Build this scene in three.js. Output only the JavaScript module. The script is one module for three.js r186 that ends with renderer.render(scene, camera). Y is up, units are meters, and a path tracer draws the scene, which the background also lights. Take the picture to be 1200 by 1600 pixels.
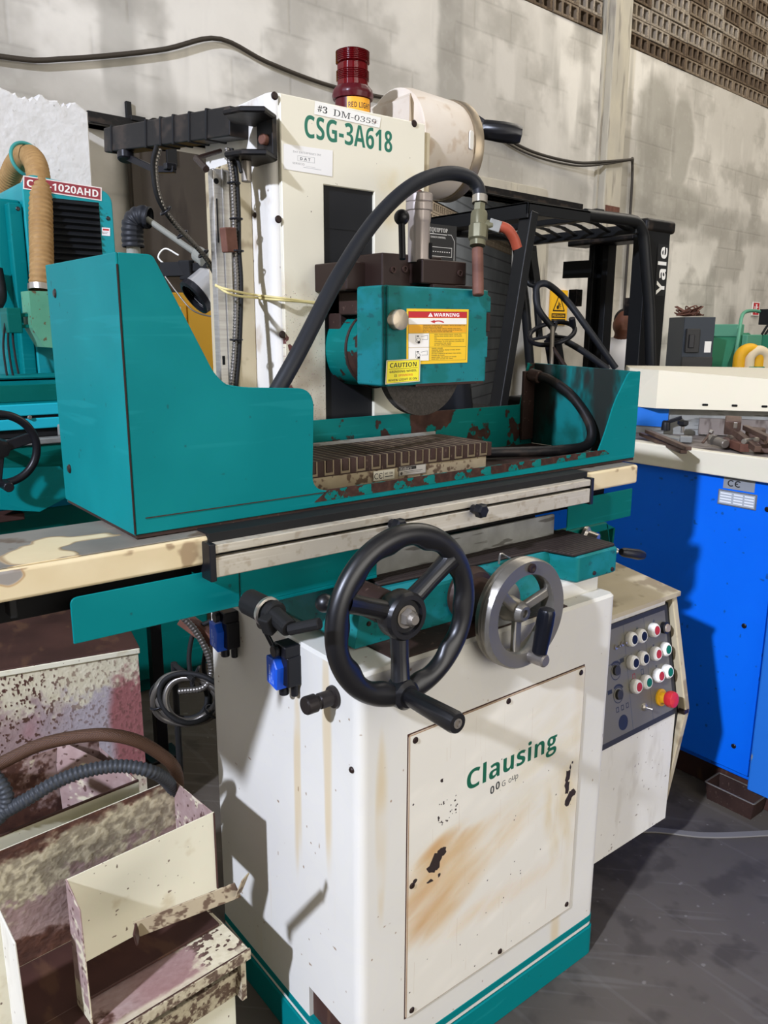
import * as THREE from 'three';
import { RoundedBoxGeometry } from 'three/addons/geometries/RoundedBoxGeometry.js';
import { ConvexGeometry } from 'three/addons/geometries/ConvexGeometry.js';
import { mergeGeometries, mergeVertices, toCreasedNormals } from 'three/addons/utils/BufferGeometryUtils.js';
import { MarchingCubes } from 'three/addons/objects/MarchingCubes.js';
import { RectAreaLightUniformsLib } from 'three/addons/lights/RectAreaLightUniformsLib.js';
import { Brush, Evaluator, SUBTRACTION } from 'three-bvh-csg';

// ---------- camera, light, exposure ----------
const scene = new THREE.Scene();
scene.background = new THREE.Color(0x11110f);
const camera = new THREE.PerspectiveCamera(65.93, 0.75, 0.05, 60);
camera.position.set(-0.737, 1.515, 1.0);
camera.rotation.order = 'YXZ';
camera.rotation.set(THREE.MathUtils.degToRad(-12.893), THREE.MathUtils.degToRad(-38.322), THREE.MathUtils.degToRad(0.278));
const renderer = new THREE.WebGLRenderer({ antialias: true });
renderer.toneMapping = THREE.LinearToneMapping;
renderer.toneMappingExposure = 0.77;
renderer.shadowMap.enabled = true;
renderer.shadowMap.type = THREE.PCFSoftShadowMap;
RectAreaLightUniformsLib.init();
const KEY = { pos: [-6.6, 5.3, 1.9], aim: [0.5, 0.9, -0.4], color: 0xdfe7ff, power: 420 };  // unseen lamp, placed to light left sides and cast shadows rightwards
const FILLS = [   // added ceiling fill panels, out of view: centre x, z, width, depth, power
  [-0.5, 4.6, 3.6, 2.2, 1.2], [7.2, -1.6, 7.0, 1.6, 6.0], [5.2, 1.6, 3.6, 2.2, 2.6], [-4.2, 0.2, 2.2, 2.2, 1.4], [10.2, 0.2, 3.0, 2.2, 3],
];
const UNSEEN_FRONT = { x: 1.6, w: 8.0, h: 4.6, y: 2.6, power: 4.2 };  // unseen bright area behind the camera, lights the front faces

// ---------- helpers ----------
const PI = Math.PI, V = (x, y, z) => (Array.isArray(x) ? new THREE.Vector3(...x) : new THREE.Vector3(x, y, z));
let seed = 7;
function rnd() { seed = (seed * 1664525 + 1013904223) >>> 0; return seed / 4294967296; }
const rr = (a, b) => a + (b - a) * rnd();
const names = {};
function numbered(n) { names[n] = (names[n] ?? -1) + 1; return names[n] ? n + '_' + String(names[n]).padStart(3, '0') : n; }
const origin = new Map();
function thing(name, label, category, p = [0, 0, 0], group) {
  const o = new THREE.Group(); o.name = numbered(name); o.position.set(...p); scene.add(o);
  o.userData = { label, category }; if (group) o.userData.group = group;
  origin.set(o, p); return o;
}
function noIndex(g) { const q = g.index ? g.toNonIndexed() : g; return q; }
function boxUV(g) {       // uv in metres from the dominant axis of each face
  const p = g.attributes.position, n = p.count, uv = new Float32Array(n * 2);
  const a = V(0, 0, 0), b = V(0, 0, 0), c = V(0, 0, 0);
  for (let i = 0; i < n; i += 3) {
    a.fromBufferAttribute(p, i); b.fromBufferAttribute(p, i + 1); c.fromBufferAttribute(p, i + 2);
    const N = b.clone().sub(a).cross(c.clone().sub(a)); const x = Math.abs(N.x), y = Math.abs(N.y), z = Math.abs(N.z);
    [a, b, c].forEach((q, k) => {
      const [s, t] = z >= x && z >= y ? [q.x, q.y] : x >= y ? [q.z, q.y] : [q.x, q.z];
      uv[(i + k) * 2] = s; uv[(i + k) * 2 + 1] = t;
    });
  }
  g.setAttribute('uv', new THREE.BufferAttribute(uv, 2)); return g;
}
function clean(g, keepUV) {
  let q = noIndex(g);
  if (!q.attributes.normal) q.computeVertexNormals();
  for (const k of Object.keys(q.attributes)) if (!['position', 'normal', 'uv'].includes(k)) q.deleteAttribute(k);
  if (!keepUV || !q.attributes.uv) boxUV(q);
  q.morphAttributes = {}; return q;
}
function geom(list, keepUV) {
  const gs = (Array.isArray(list) ? list : [list]).map((g) => clean(g, keepUV));
  return gs.length > 1 ? mergeGeometries(gs) : gs[0];
}
// one named mesh; geometry is given in world coordinates and moved to the parent's origin
function mesh(name, list, mat, parent = scene, keepUV = false) {
  const g = geom(list, keepUV), o = origin.get(parent);
  if (o) g.translate(-o[0], -o[1], -o[2]);
  const m = new THREE.Mesh(g, mat); m.castShadow = m.receiveShadow = true;
  if (parent === scene) { m.name = numbered(name); } else { m.name = name; const c = cnt(parent); c[name] = (c[name] ?? -1) + 1; if (c[name]) m.name = name + '_' + String(c[name]).padStart(3, '0'); }
  parent.add(m); if (o) origin.set(m, o); return m;
}
const counters = new Map();
function cnt(p) { if (!counters.has(p)) counters.set(p, {}); return counters.get(p); }
function solo(name, label, category, list, mat, group, keepUV) {
  const gs = geom(list, keepUV); gs.computeBoundingBox(); const b = gs.boundingBox;
  const c = [(b.min.x + b.max.x) / 2, b.min.y, (b.min.z + b.max.z) / 2];
  gs.translate(-c[0], -c[1], -c[2]);
  const m = new THREE.Mesh(gs, mat); m.castShadow = m.receiveShadow = true; m.name = numbered(name); m.position.set(...c);
  m.userData = { label, category }; if (group) m.userData.group = group; scene.add(m); origin.set(m, c); return m;
}
function struct(name, list, mat, keepUV) { const m = mesh(name, list, mat, scene, keepUV); m.userData = { kind: 'structure' }; return m; }
function bb(x0, x1, y0, y1, z0, z1, r = 0.003, seg = 2) {
  const w = Math.abs(x1 - x0), h = Math.abs(y1 - y0), d = Math.abs(z1 - z0); r = Math.min(r, w / 2.05, h / 2.05, d / 2.05);
  const g = r > 0.0004 ? new RoundedBoxGeometry(w, h, d, seg, r) : new THREE.BoxGeometry(w, h, d);
  return g.translate((x0 + x1) / 2, (y0 + y1) / 2, (z0 + z1) / 2);
}
// box with own axes: centre c, size s, euler e
function ob(c, s, e = [0, 0, 0], r = 0.003) {
  const g = bb(-s[0] / 2, s[0] / 2, -s[1] / 2, s[1] / 2, -s[2] / 2, s[2] / 2, r);
  g.applyMatrix4(new THREE.Matrix4().makeRotationFromEuler(new THREE.Euler(e[0], e[1], e[2], 'YXZ'))); return g.translate(...c);
}
function align(g, a, b) {      // geometry along +y from 0 .. length moved to run from a towards b
  const A = V(a), d = V(b).sub(A).normalize();
  g.applyQuaternion(new THREE.Quaternion().setFromUnitVectors(V(0, 1, 0), d)); return g.translate(A.x, A.y, A.z);
}
function lathe(profile, a, b, seg = 32) {   // profile [[radius, distance from a], ...]
  return align(toCreasedNormals(new THREE.LatheGeometry(profile.map(([r, y]) => new THREE.Vector2(Math.max(r, 0.00001), y)), seg), 0.6), a, b);
}
const dist = (a, b) => V(a).distanceTo(V(b));
function rod(a, b, r, seg = 20, ch = 0.15) {
  const L = dist(a, b), c = Math.min(r * ch, L * 0.2);
  return lathe([[0, 0], [r - c, 0], [r, c], [r, L - c], [r - c, L], [0, L]], a, b, seg);
}
function bar(a, b, w, h, up = [0, 1, 0], r = 0.002) {     // rectangular bar from a to b
  const A = V(a), B = V(b), z = B.clone().sub(A), L = z.length(); z.normalize();
  const x = V(up).cross(z).normalize(), y = z.clone().cross(x);
  const g = bb(-w / 2, w / 2, -h / 2, h / 2, 0, L, r);
  g.applyMatrix4(new THREE.Matrix4().makeBasis(x, y, z)); return g.translate(A.x, A.y, A.z);
}
function curve(pts, closed = false, tension = 0.5) { return new THREE.CatmullRomCurve3(pts.map((p) => V(p)), closed, 'catmullrom', tension); }
function tube(pts, r, n = 60, rs = 12, closed = false) {
  const c = Array.isArray(pts) ? curve(pts, closed) : pts;
  const g = new THREE.TubeGeometry(c, n, r, rs, closed);
  if (closed) return g;
  const out = [noIndex(g)];
  for (const t of [0, 1]) { const p = c.getPoint(t), d = c.getTangent(t).multiplyScalar(t ? 1 : -1); out.push(noIndex(align(new THREE.CircleGeometry(r, rs).rotateX(-PI / 2), p.toArray(), p.clone().add(d).toArray()))); }
  return mergeGeometries(out.map((q) => clean(q)));
}
function ribbed(pts, r, pitch, amp, rs = 14) {     // corrugated hose
  const c = curve(pts), L = c.getLength(), n = Math.min(900, Math.round(L / pitch * 4)), g = new THREE.TubeGeometry(c, n, r, rs, false);
  const p = g.attributes.position, q = V(0, 0, 0);
  for (let i = 0; i <= n; i++) {
    const o = c.getPointAt(i / n), k = 1 + amp * [0, 1, 1, -1][i % 4];
    for (let j = 0; j <= rs; j++) { const id = i * (rs + 1) + j; q.fromBufferAttribute(p, id).sub(o).multiplyScalar(k).add(o); p.setXYZ(id, q.x, q.y, q.z); }
  }
  g.computeVertexNormals(); return g;
}
function shape(pts) { const s = new THREE.Shape(); pts.forEach((p, i) => (i ? s.lineTo(p[0], p[1]) : s.moveTo(p[0], p[1]))); s.closePath(); return s; }
function roundPoly(pts, radii) {     // polygon with rounded corners
  const s = new THREE.Shape(), n = pts.length;
  for (let i = 0; i < n; i++) {
    const p = new THREE.Vector2(...pts[i]), a = new THREE.Vector2(...pts[(i + n - 1) % n]), b = new THREE.Vector2(...pts[(i + 1) % n]), r = radii?.[i] ?? 0;
    const q = p.clone().add(a.clone().sub(p).setLength(r)), t = p.clone().add(b.clone().sub(p).setLength(r));
    if (i) s.lineTo(q.x, q.y); else s.moveTo(q.x, q.y);
    if (r) s.quadraticCurveTo(p.x, p.y, t.x, t.y);
  }
  s.closePath(); return s;
}
// extrusions: outline in (x,y), (z,y) or (x,z), thickness from a to b along the third axis
function ext(sh, a, b, plane = 'xy', bevel = 0.0015, cs = 10) {
  const s = Array.isArray(sh) ? shape(sh) : sh, d = Math.abs(b - a), bv = Math.min(bevel, d / 2.2);
  const g = new THREE.ExtrudeGeometry(s, { depth: Math.max(d - 2 * bv, 1e-5), bevelEnabled: bv > 0, bevelThickness: bv, bevelSize: bv, bevelOffset: -bv, bevelSegments: 1, curveSegments: cs });
  g.translate(0, 0, bv + Math.min(a, b));
  if (plane === 'zy') { g.applyMatrix4(new THREE.Matrix4().set(0, 0, 1, 0, 0, 1, 0, 0, 1, 0, 0, 0, 0, 0, 0, 1)); flip(g); }
  if (plane === 'xz') { g.applyMatrix4(new THREE.Matrix4().set(1, 0, 0, 0, 0, 0, 1, 0, 0, 1, 0, 0, 0, 0, 0, 1)); flip(g); }
  return g;
}
function flip(g) {     // mirrored extrusion: turn the triangles round again
  const p = g.attributes.position;
  for (const k of Object.keys(g.attributes)) {
    const t = g.attributes[k], s = t.itemSize;
    for (let i = 0; i < p.count; i += 3) for (let j = 0; j < s; j++) { const v = t.array[(i + 1) * s + j]; t.array[(i + 1) * s + j] = t.array[(i + 2) * s + j]; t.array[(i + 2) * s + j] = v; }
  }
  g.computeVertexNormals();
}
function hull(...pts) { return new ConvexGeometry(pts.map((p) => V(p))); }
function torus(c, R, r, normal, rs = 14, ts = 48, arc = 2 * PI) {
  const g = new THREE.TorusGeometry(R, r, rs, ts, arc); g.applyQuaternion(new THREE.Quaternion().setFromUnitVectors(V(0, 0, 1), V(normal).normalize())); return g.translate(...c);
}
function ball(c, r, s = 16) { return new THREE.SphereGeometry(r, s, s).translate(...c); }
const lerp3 = (a, b, t) => [a[0] + (b[0] - a[0]) * t, a[1] + (b[1] - a[1]) * t, a[2] + (b[2] - a[2]) * t];
const add3 = (a, b, k = 1) => [a[0] + b[0] * k, a[1] + b[1] * k, a[2] + b[2] * k];
// flat print: a plane of w x h facing +n with its picture
function print(c, w, h, rot = [0, 0, 0]) { const g = new THREE.PlaneGeometry(w, h); g.applyMatrix4(new THREE.Matrix4().makeRotationFromEuler(new THREE.Euler(...rot, 'YXZ'))); return g.translate(...c); }
// thin four-cornered sheet (label plates that are tilted), corners bl, br, tr, tl
function quad(bl, br, tr, tl) {
  const g = new THREE.BufferGeometry(); const P = [bl, br, tr, bl, tr, tl], U = [[0, 0], [1, 0], [1, 1], [0, 0], [1, 1], [0, 1]];
  g.setAttribute('position', new THREE.Float32BufferAttribute(P.flat(), 3)); g.setAttribute('uv', new THREE.Float32BufferAttribute(U.flat(), 2)); g.computeVertexNormals(); return g;
}
function screwAt(p, n, r = 0.006) { return lathe([[0, 0.0035], [r * 0.7, 0.003], [r, 0.001], [r, -0.001]].map(([a, b]) => [a, b]).reverse(), p, add3(p, n)); }

// ---------- procedural textures ----------
const TEXTURE_SCALE = 1;
const LAT = []; { let s = 12345; for (let k = 0; k < 16; k++) { const t = new Float32Array(65536); for (let i = 0; i < 65536; i++) { s = (s * 1664525 + 1013904223) >>> 0; t[i] = s / 4294967296; } LAT.push(t); } }
function vnoise(x, y, px, py, t) {
  let x0 = x | 0, y0 = y | 0; const fx = x - x0, fy = y - y0, ux = fx * fx * (3 - 2 * fx), uy = fy * fy * (3 - 2 * fy);
  const x1 = x0 + 1 === px ? 0 : x0 + 1, y1 = y0 + 1 === py ? 0 : y0 + 1;
  const a = t[((y0 & 255) << 8) | (x0 & 255)], b = t[((y0 & 255) << 8) | (x1 & 255)], c = t[((y1 & 255) << 8) | (x0 & 255)], d = t[((y1 & 255) << 8) | (x1 & 255)];
  return a + (b - a) * ux + (c - a + (a - b - c + d) * ux) * uy;
}
function fbm(u, v, fx, fy, oct, k) {
  let s = 0, a = 0.5, n = 0; for (let o = 0; o < oct; o++) { s += a * vnoise(u * fx, v * fy, fx, fy, LAT[(k + o) & 15]); n += a; a *= 0.5; fx *= 2; fy *= 2; } return s / n;
}
const sm = (a, b, x) => { const t = Math.min(1, Math.max(0, (x - a) / (b - a))); return t * t * (3 - 2 * t); };
const mix = (a, b, t) => [a[0] + (b[0] - a[0]) * t, a[1] + (b[1] - a[1]) * t, a[2] + (b[2] - a[2]) * t];
// a material whose colour, roughness and relief come from fn(u, v) -> [rgb, roughness, height]; size in metres
function paint(px, size, fn, o = {}) {
  const [W, H] = (Array.isArray(px) ? px : [px, px]).map((n) => Math.round(n * TEXTURE_SCALE)), [sx, sy] = Array.isArray(size) ? size : [size, size];
  const c = new Uint8Array(W * H * 4), r = new Uint8Array(o.rmap ? W * H * 4 : 4), b = new Uint8Array(W * H * 4);
  let rs = 0;
  for (let y = 0; y < H; y++) for (let x = 0; x < W; x++) {
    const [col, ro, he] = fn(x / W, y / H), i = (y * W + x) * 4;
    c[i] = col[0]; c[i + 1] = col[1]; c[i + 2] = col[2]; c[i + 3] = 255;
    rs += ro; if (o.rmap) { r[i] = r[i + 1] = r[i + 2] = Math.max(0, Math.min(255, ro * 255)); r[i + 3] = 255; }
    const h = Math.max(0, Math.min(255, he * 255)); b[i] = b[i + 1] = b[i + 2] = h; b[i + 3] = 255;
  }
  const mk = (d, srgb) => { const t = new THREE.DataTexture(d, W, H); t.wrapS = t.wrapT = THREE.RepeatWrapping; t.magFilter = THREE.LinearFilter; t.minFilter = THREE.LinearMipmapLinearFilter; t.generateMipmaps = true; t.repeat.set(1 / sx, 1 / sy); if (srgb) t.colorSpace = THREE.SRGBColorSpace; t.needsUpdate = true; return t; };
  const m = new THREE.MeshPhysicalMaterial({ specularIntensity: o.spec ?? 0.45, map: mk(c, true), roughness: o.rmap ? 1 : rs / (W * H), metalness: o.metal ?? 0 });
  if (o.rmap) m.roughnessMap = mk(r);
  if (o.bump) { m.bumpMap = mk(b); m.bumpScale = o.bump; }
  if (o.clearcoat) { m.clearcoat = o.clearcoat; m.clearcoatRoughness = 0.25; }
  return m;
}
const plain = (hex, rough = 0.6, metal = 0, extra = {}) => new THREE.MeshPhysicalMaterial({ specularIntensity: metal > 0.2 ? 1 : 0.6, color: hex, roughness: rough, metalness: metal, ...extra });
// canvas print
function canvasMat(w, h, draw, o = {}) {
  const cv = document.createElement('canvas'); cv.width = w; cv.height = h; const g = cv.getContext('2d'); draw(g, w, h);
  const t = new THREE.CanvasTexture(cv); t.colorSpace = THREE.SRGBColorSpace; t.magFilter = THREE.LinearFilter;
  if (o.repeat) { t.wrapS = t.wrapT = THREE.RepeatWrapping; t.repeat.set(...o.repeat); }
  return new THREE.MeshStandardMaterial({ map: t, roughness: o.rough ?? 0.5, metalness: o.metal ?? 0 });
}

// ---------- materials ----------
const M = {};
// cream machine enamel: yellowed blotches, rust runs, freckles
M.cream = paint(1024, 1.3, (u, v) => {
  const b = fbm(u, v, 3, 3, 4, 0), run = fbm(u, v, 26, 2, 3, 3), f = fbm(u, v, 90, 90, 2, 5), w = fbm(u, v, 7, 5, 4, 6);
  let c = mix([206, 203, 192], [226, 223, 213], b);
  c = mix(c, [205, 178, 128], 0.55 * sm(0.62, 0.8, run) * sm(0.45, 0.7, w));
  c = mix(c, [120, 88, 60], 0.6 * sm(0.9, 0.93, f));
  return [c, 0.42 + 0.18 * w, 0.5 + 0.2 * b - 0.3 * sm(0.9, 0.93, f)];
}, { bump: 0.0006 });
M.creamPale = paint(512, 0.8, (u, v) => {
  const b = fbm(u, v, 4, 4, 4, 1), g = fbm(u, v, 30, 12, 3, 4), f = fbm(u, v, 80, 80, 2, 9);
  let c = mix([212, 208, 194], [228, 224, 210], b); c = mix(c, [182, 174, 156], 0.3 * sm(0.55, 0.85, g)); c = mix(c, [90, 72, 58], 0.6 * sm(0.87, 0.9, f));
  return [c, 0.5, 0.5];
});
M.creamTop = paint(512, 0.7, (u, v) => { const b = fbm(u, v, 4, 4, 4, 2), g = fbm(u, v, 14, 14, 4, 7); return [mix(mix([196, 184, 154], [178, 164, 132], b), [120, 104, 80], 0.6 * sm(0.55, 0.75, g)), 0.6, g]; });
// teal enamel
const tealFn = (worn, base = [1, 116, 117], pale = [14, 132, 132]) => (u, v) => {
  const b = fbm(u, v, 3, 3, 5, 2), s = fbm(u, v, 5, 60, 3, 6), f = fbm(u, v, 70, 70, 2, 1), g = fbm(u, v, 9, 9, 5, 8);
  let c = mix(base, pale, 0.6 * sm(0.45, 0.75, b)); c = mix(c, [60, 150, 150], 0.2 * sm(0.66, 0.78, s));
  c = mix(c, [58, 62, 58], 0.4 * sm(0.89, 0.93, f));
  const k = worn ? sm(0.62 - worn * 0.3, 0.66 - worn * 0.3, g) : 0;
  const br = mix([48, 32, 28], [80, 56, 46], fbm(u, v, 20, 20, 3, 4));
  return [mix(c, br, k), 0.4 + 0.2 * b + 0.25 * k, 0.5 + 0.1 * f - 0.35 * k];
};
M.teal = paint(768, 0.9, tealFn(0), { bump: 0.0004, spec: 0.15 });
M.tealWorn = paint(512, 0.45, tealFn(0.1, [4, 104, 98], [16, 122, 114]), { bump: 0.0008, spec: 0.2 });
M.tealRust = paint(512, 0.16, tealFn(0.66, [8, 104, 98], [22, 124, 116]), { bump: 0.0008, spec: 0.2 });
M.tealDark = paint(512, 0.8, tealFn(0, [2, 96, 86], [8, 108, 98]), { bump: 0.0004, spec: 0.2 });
M.tealBright = paint(256, 0.8, tealFn(0, [8, 142, 148], [26, 158, 162]));
M.tealGuard = paint(512, 0.3, (u, v) => { const b = fbm(u, v, 5, 8, 5, 3), g = fbm(u, v, 14, 20, 4, 9), f = fbm(u, v, 40, 40, 3, 5);
  let c = mix([8, 106, 102], [20, 118, 122], sm(0.4, 0.65, b)); c = mix(c, [22, 70, 72], 0.5 * sm(0.68, 0.78, g)); c = mix(c, [40, 40, 38], 0.7 * sm(0.82, 0.86, f)); return [c, 0.5, b]; }, { bump: 0.0008 });
// brown oily grime over iron
M.grime = paint(512, 0.4, (u, v) => { const b = fbm(u, v, 6, 6, 5, 1), f = fbm(u, v, 60, 60, 2, 3); return [mix(mix([40, 27, 23], [66, 47, 40], b), [140, 122, 108], 0.35 * sm(0.78, 0.86, f)), 0.45 + 0.3 * b, 0.4 + 0.4 * f]; }, { bump: 0.0006 });
M.grimeLight = paint(512, 0.4, (u, v) => { const b = fbm(u, v, 8, 8, 5, 5), f = fbm(u, v, 40, 40, 3, 8); let c = mix([150, 134, 108], [186, 172, 140], b); c = mix(c, [84, 64, 50], 0.8 * sm(0.55, 0.72, f)); return [c, 0.6, b]; });
// hood interior: grime runs over teal
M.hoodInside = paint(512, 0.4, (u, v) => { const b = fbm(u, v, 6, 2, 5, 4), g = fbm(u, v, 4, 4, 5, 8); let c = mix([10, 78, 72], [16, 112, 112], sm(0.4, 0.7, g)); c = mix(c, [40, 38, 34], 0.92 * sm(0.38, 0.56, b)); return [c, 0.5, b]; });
M.ribbedMat = paint(256, 0.05, (u, v) => { const f = fbm(u, v, 24, 24, 3, 2), k = 0.5 + 0.5 * Math.cos(v * 2 * PI * 5); return [mix([38, 30, 28], [66, 56, 52], 0.5 * k + 0.5 * f), 0.6, k]; }, { bump: 0.001 });
M.slab = paint([1024, 512], [0.9, 0.45], (u, v) => {      // cream casting top with grey filler showing where paint has flaked off
  const b = fbm(u, v, 5, 3, 4, 3), g = fbm(u, v, 10, 5, 5, 9), k = sm(0.42, 0.43, b), e = sm(0.4, 0.42, b) * (1 - k); let c = mix([222, 206, 168], [204, 184, 142], g);
  c = mix(c, mix([104, 99, 91], [140, 134, 122], g), k); c = mix(c, [120, 92, 64], 0.6 * e); c = mix(c, [88, 70, 54], 0.7 * sm(0.66, 0.74, g)); return [c, 0.62, 0.7 - 0.5 * k];
}, { bump: 0.0016 });
M.slabFace = paint([1024, 256], [1.2, 0.3], (u, v) => { const b = fbm(u, v, 6, 2, 4, 5), g = fbm(u, v, 20, 6, 4, 1), k = sm(0.63, 0.64, b); let c = mix([224, 208, 170], [208, 188, 146], g); c = mix(c, [146, 140, 132], k); c = mix(c, [150, 112, 72], 0.6 * sm(0.62, 0.63, b) * (1 - k)); c = mix(c, [110, 84, 60], 0.5 * sm(0.7, 0.78, g)); return [c, 0.55, 0.7 - 0.5 * k]; }, { bump: 0.0012 });
M.rail = paint([1024, 256], [0.8, 0.2], (u, v) => { const b = fbm(u, v, 6, 3, 4, 2), s = fbm(u, v, 4, 50, 3, 6), f = fbm(u, v, 60, 16, 3, 8); let c = mix([172, 164, 146], [198, 190, 172], b); c = mix(c, [136, 118, 94], 0.35 * sm(0.55, 0.8, f)); c = mix(c, [212, 206, 192], 0.4 * sm(0.6, 0.75, s)); return [c, 0.48, 0.5]; }, { metal: 0.15 });
M.zinc = paint(512, 0.4, (u, v) => { const b = fbm(u, v, 12, 12, 5, 3), s = fbm(u, v, 6, 40, 3, 5); let c = mix([124, 124, 118], [164, 164, 158], b); c = mix(c, [70, 66, 60], 0.6 * sm(0.66, 0.76, s)); return [c, 0.5, b]; }, { metal: 0.25 });
M.steel = plain(0xb2aca2, 0.34, 0.85); M.steelDull = plain(0x8d867c, 0.5, 0.7); M.chrome = plain(0xe6e4e0, 0.12, 1.0);
M.alu = paint(256, 0.2, (u, v) => { const s = fbm(u, v, 4, 60, 3, 2); return [mix([150, 147, 140], [182, 178, 170], s), 0.4, 0.5]; }, { metal: 0.6 });
M.black = plain(0x16161a, 0.36); M.blackMatt = plain(0x141414, 0.7); M.rubber = plain(0x1c1e22, 0.5); M.blackPaint = plain(0x18191a, 0.42); M.blackWorn = paint(256, 0.3, (u, v) => { const b = fbm(u, v, 6, 10, 4, 2); return [mix([20, 19, 19], [52, 44, 38], sm(0.45, 0.75, b)), 0.45, b]; });
M.dark = plain(0x0a0a0a, 0.9); M.bakelite = new THREE.MeshPhysicalMaterial({ color: 0x0d0d10, roughness: 0.38, clearcoat: 0.25, clearcoatRoughness: 0.35 });
M.brown = plain(0x291b16, 0.45, 0.1); M.rustPipe = paint(256, 0.2, (u, v) => { const b = fbm(u, v, 8, 8, 4, 1); return [mix([84, 54, 44], [122, 84, 70], b), 0.6, b]; });
M.brass = plain(0x7c6d54, 0.5, 0.3); M.orangeHose = plain(0x9a4630, 0.5); M.valve = plain(0x6d6a52, 0.5, 0.4); M.blueSwitch = plain(0x1553c8, 0.4); M.white = plain(0xefece2, 0.4);
M.red = plain(0xb02c26, 0.4); M.green = plain(0x0c6a4c, 0.4); M.capBlack = plain(0x111114, 0.4); M.yellow = plain(0xe0a81c, 0.5); M.redCap = plain(0xc22a30, 0.35);
M.beacon = new THREE.MeshPhysicalMaterial({ color: 0x6a0810, roughness: 0.16, transmission: 0.25, thickness: 0.02, ior: 1.49, attenuationColor: new THREE.Color(0x8c0610), attenuationDistance: 0.02 });
M.beaconBase = plain(0x4b0f16, 0.3); M.amber = plain(0xe6961a, 0.5); M.wheelStone = paint(256, 0.2, (u, v) => { const f = fbm(u, v, 60, 60, 2, 4); return [mix([66, 62, 58], [92, 88, 82], f), 0.85, f]; }, { bump: 0.0008 });
M.cord = plain(0xd8c98c, 0.7); M.panelGrey = plain(0x5b6268, 0.5); M.panelRim = plain(0x302f2d, 0.5); M.flexMetal = plain(0x6e6a64, 0.35, 0.7);
M.column = paint([512, 1024], [0.7, 1.4], (u, v) => { const b = fbm(u, v, 3, 4, 4, 5), g = fbm(u, v, 10, 14, 5, 3), f = fbm(u, v, 60, 110, 2, 6); let c = mix([214, 210, 200], [228, 224, 214], b); c = mix(c, [150, 128, 100], 0.4 * sm(0.62, 0.8, g)); c = mix(c, [88, 66, 54], 0.6 * sm(0.9, 0.93, f)); return [c, 0.5, b]; });
M.hubCream = paint(512, 0.4, (u, v) => { const b = fbm(u, v, 4, 4, 5, 7), g = fbm(u, v, 10, 10, 4, 2); let c = mix([218, 210, 196], [200, 184, 162], b); c = mix(c, [166, 136, 104], 0.4 * sm(0.6, 0.8, g)); return [c, 0.5, b]; });
// building
M.concrete = paint([2048, 1024], [8, 4], (u, v) => {
  const X = u * 8, Y = v * 4, b = fbm(u, v, 6, 4, 6, 0), g = fbm(u, v, 24, 14, 5, 4), st = fbm(u, v, 34, 3, 4, 8), f = fbm(u, v, 200, 100, 2, 3);
  let c = mix([190, 185, 174], [224, 219, 207], sm(0.3, 0.7, b)); c = mix(c, [158, 153, 142], 0.6 * sm(0.42, 0.72, g)); c = mix(c, [228, 223, 212], 0.35 * sm(0.6, 0.42, g) * sm(0.5, 0.7, st)); c = mix(c, [148, 144, 134], 0.5 * sm(0.58, 0.75, st) * sm(0.4, 0.6, b));
  const damp = (cx, cy, rx, ry) => sm(1.3, 0.85, Math.hypot((X - cx) / rx, (Y - cy) / ry) + 0.9 * (g - 0.5) + 0.5 * (b - 0.5)); c = mix(c, [140, 136, 124], 0.62 * Math.max(damp(6.12, 3.2, 0.36, 0.52), damp(6.45, 2.75, 0.75, 0.22), damp(6.6, 3.25, 0.2, 0.4), damp(6.0, 2.2, 0.5, 0.3)));
  c = mix(c, [146, 142, 132], 0.6 * sm(0.16, 0.1, Math.abs(X - 3.36 + 0.1 * (g - 0.5))) * sm(2.4, 3.2, Y)); c = mix(c, [140, 136, 126], 0.3 * sm(0.2, 0.1, Math.abs(Y - 2.62 + 0.5 * (b - 0.5))));
  const row = Y / 0.2, jr = Math.abs(row - Math.round(row)) * 0.2, off = (Math.floor(row) % 2) * 0.2, cl = (X + off) / 0.4, jc = Math.abs(cl - Math.round(cl)) * 0.4, j = Math.max(1 - jr / 0.014, 1 - jc / 0.014, 0) * sm(0.42, 0.62, g);
  c = mix(c, [136, 132, 122], 0.22 * j); c = mix(c, [206, 202, 192], 0.1 * sm(0.6, 0.8, f)); return [c, 0.9, 0.5 + 0.3 * b + 0.15 * f - 0.25 * j];
}, { bump: 0.006 });
M.floor = paint([1024, 1024], [2.2, 2.2], (u, v) => {
  const b = fbm(u, v, 5, 5, 6, 1), g = fbm(u, v, 30, 30, 4, 5), s1 = fbm((u + v) % 1, (v - u + 1) % 1, 6, 110, 2, 8), s2 = fbm(u, v, 120, 6, 2, 2), f = fbm(u, v, 110, 110, 2, 11);
  let c = mix([72, 66, 59], [101, 94, 86], b); c = mix(c, [58, 53, 48], 0.5 * sm(0.5, 0.75, g)); c = mix(c, [132, 128, 124], 0.2 * sm(0.7, 0.84, s1)); c = mix(c, [124, 120, 116], 0.16 * sm(0.7, 0.84, s2)); c = mix(c, [160, 156, 150], 0.4 * sm(0.86, 0.92, f));
  return [c, 0.55 + 0.3 * g, 0.5 + 0.3 * f];
}, { bump: 0.0012 });
M.whiteStucco = paint(512, 1.2, (u, v) => { const b = fbm(u, v, 20, 20, 4, 3), f = fbm(u, v, 60, 60, 3, 7), d = fbm(u, v, 7, 4, 5, 2); let c = mix([204, 201, 194], [226, 224, 220], b); c = mix(c, [150, 142, 132], 0.5 * sm(0.72, 0.84, d)); c = mix(c, [120, 112, 104], 0.5 * sm(0.83, 0.88, f)); return [c, 0.9, 0.5 * b + 0.5 * f]; }, { bump: 0.006 });
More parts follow.
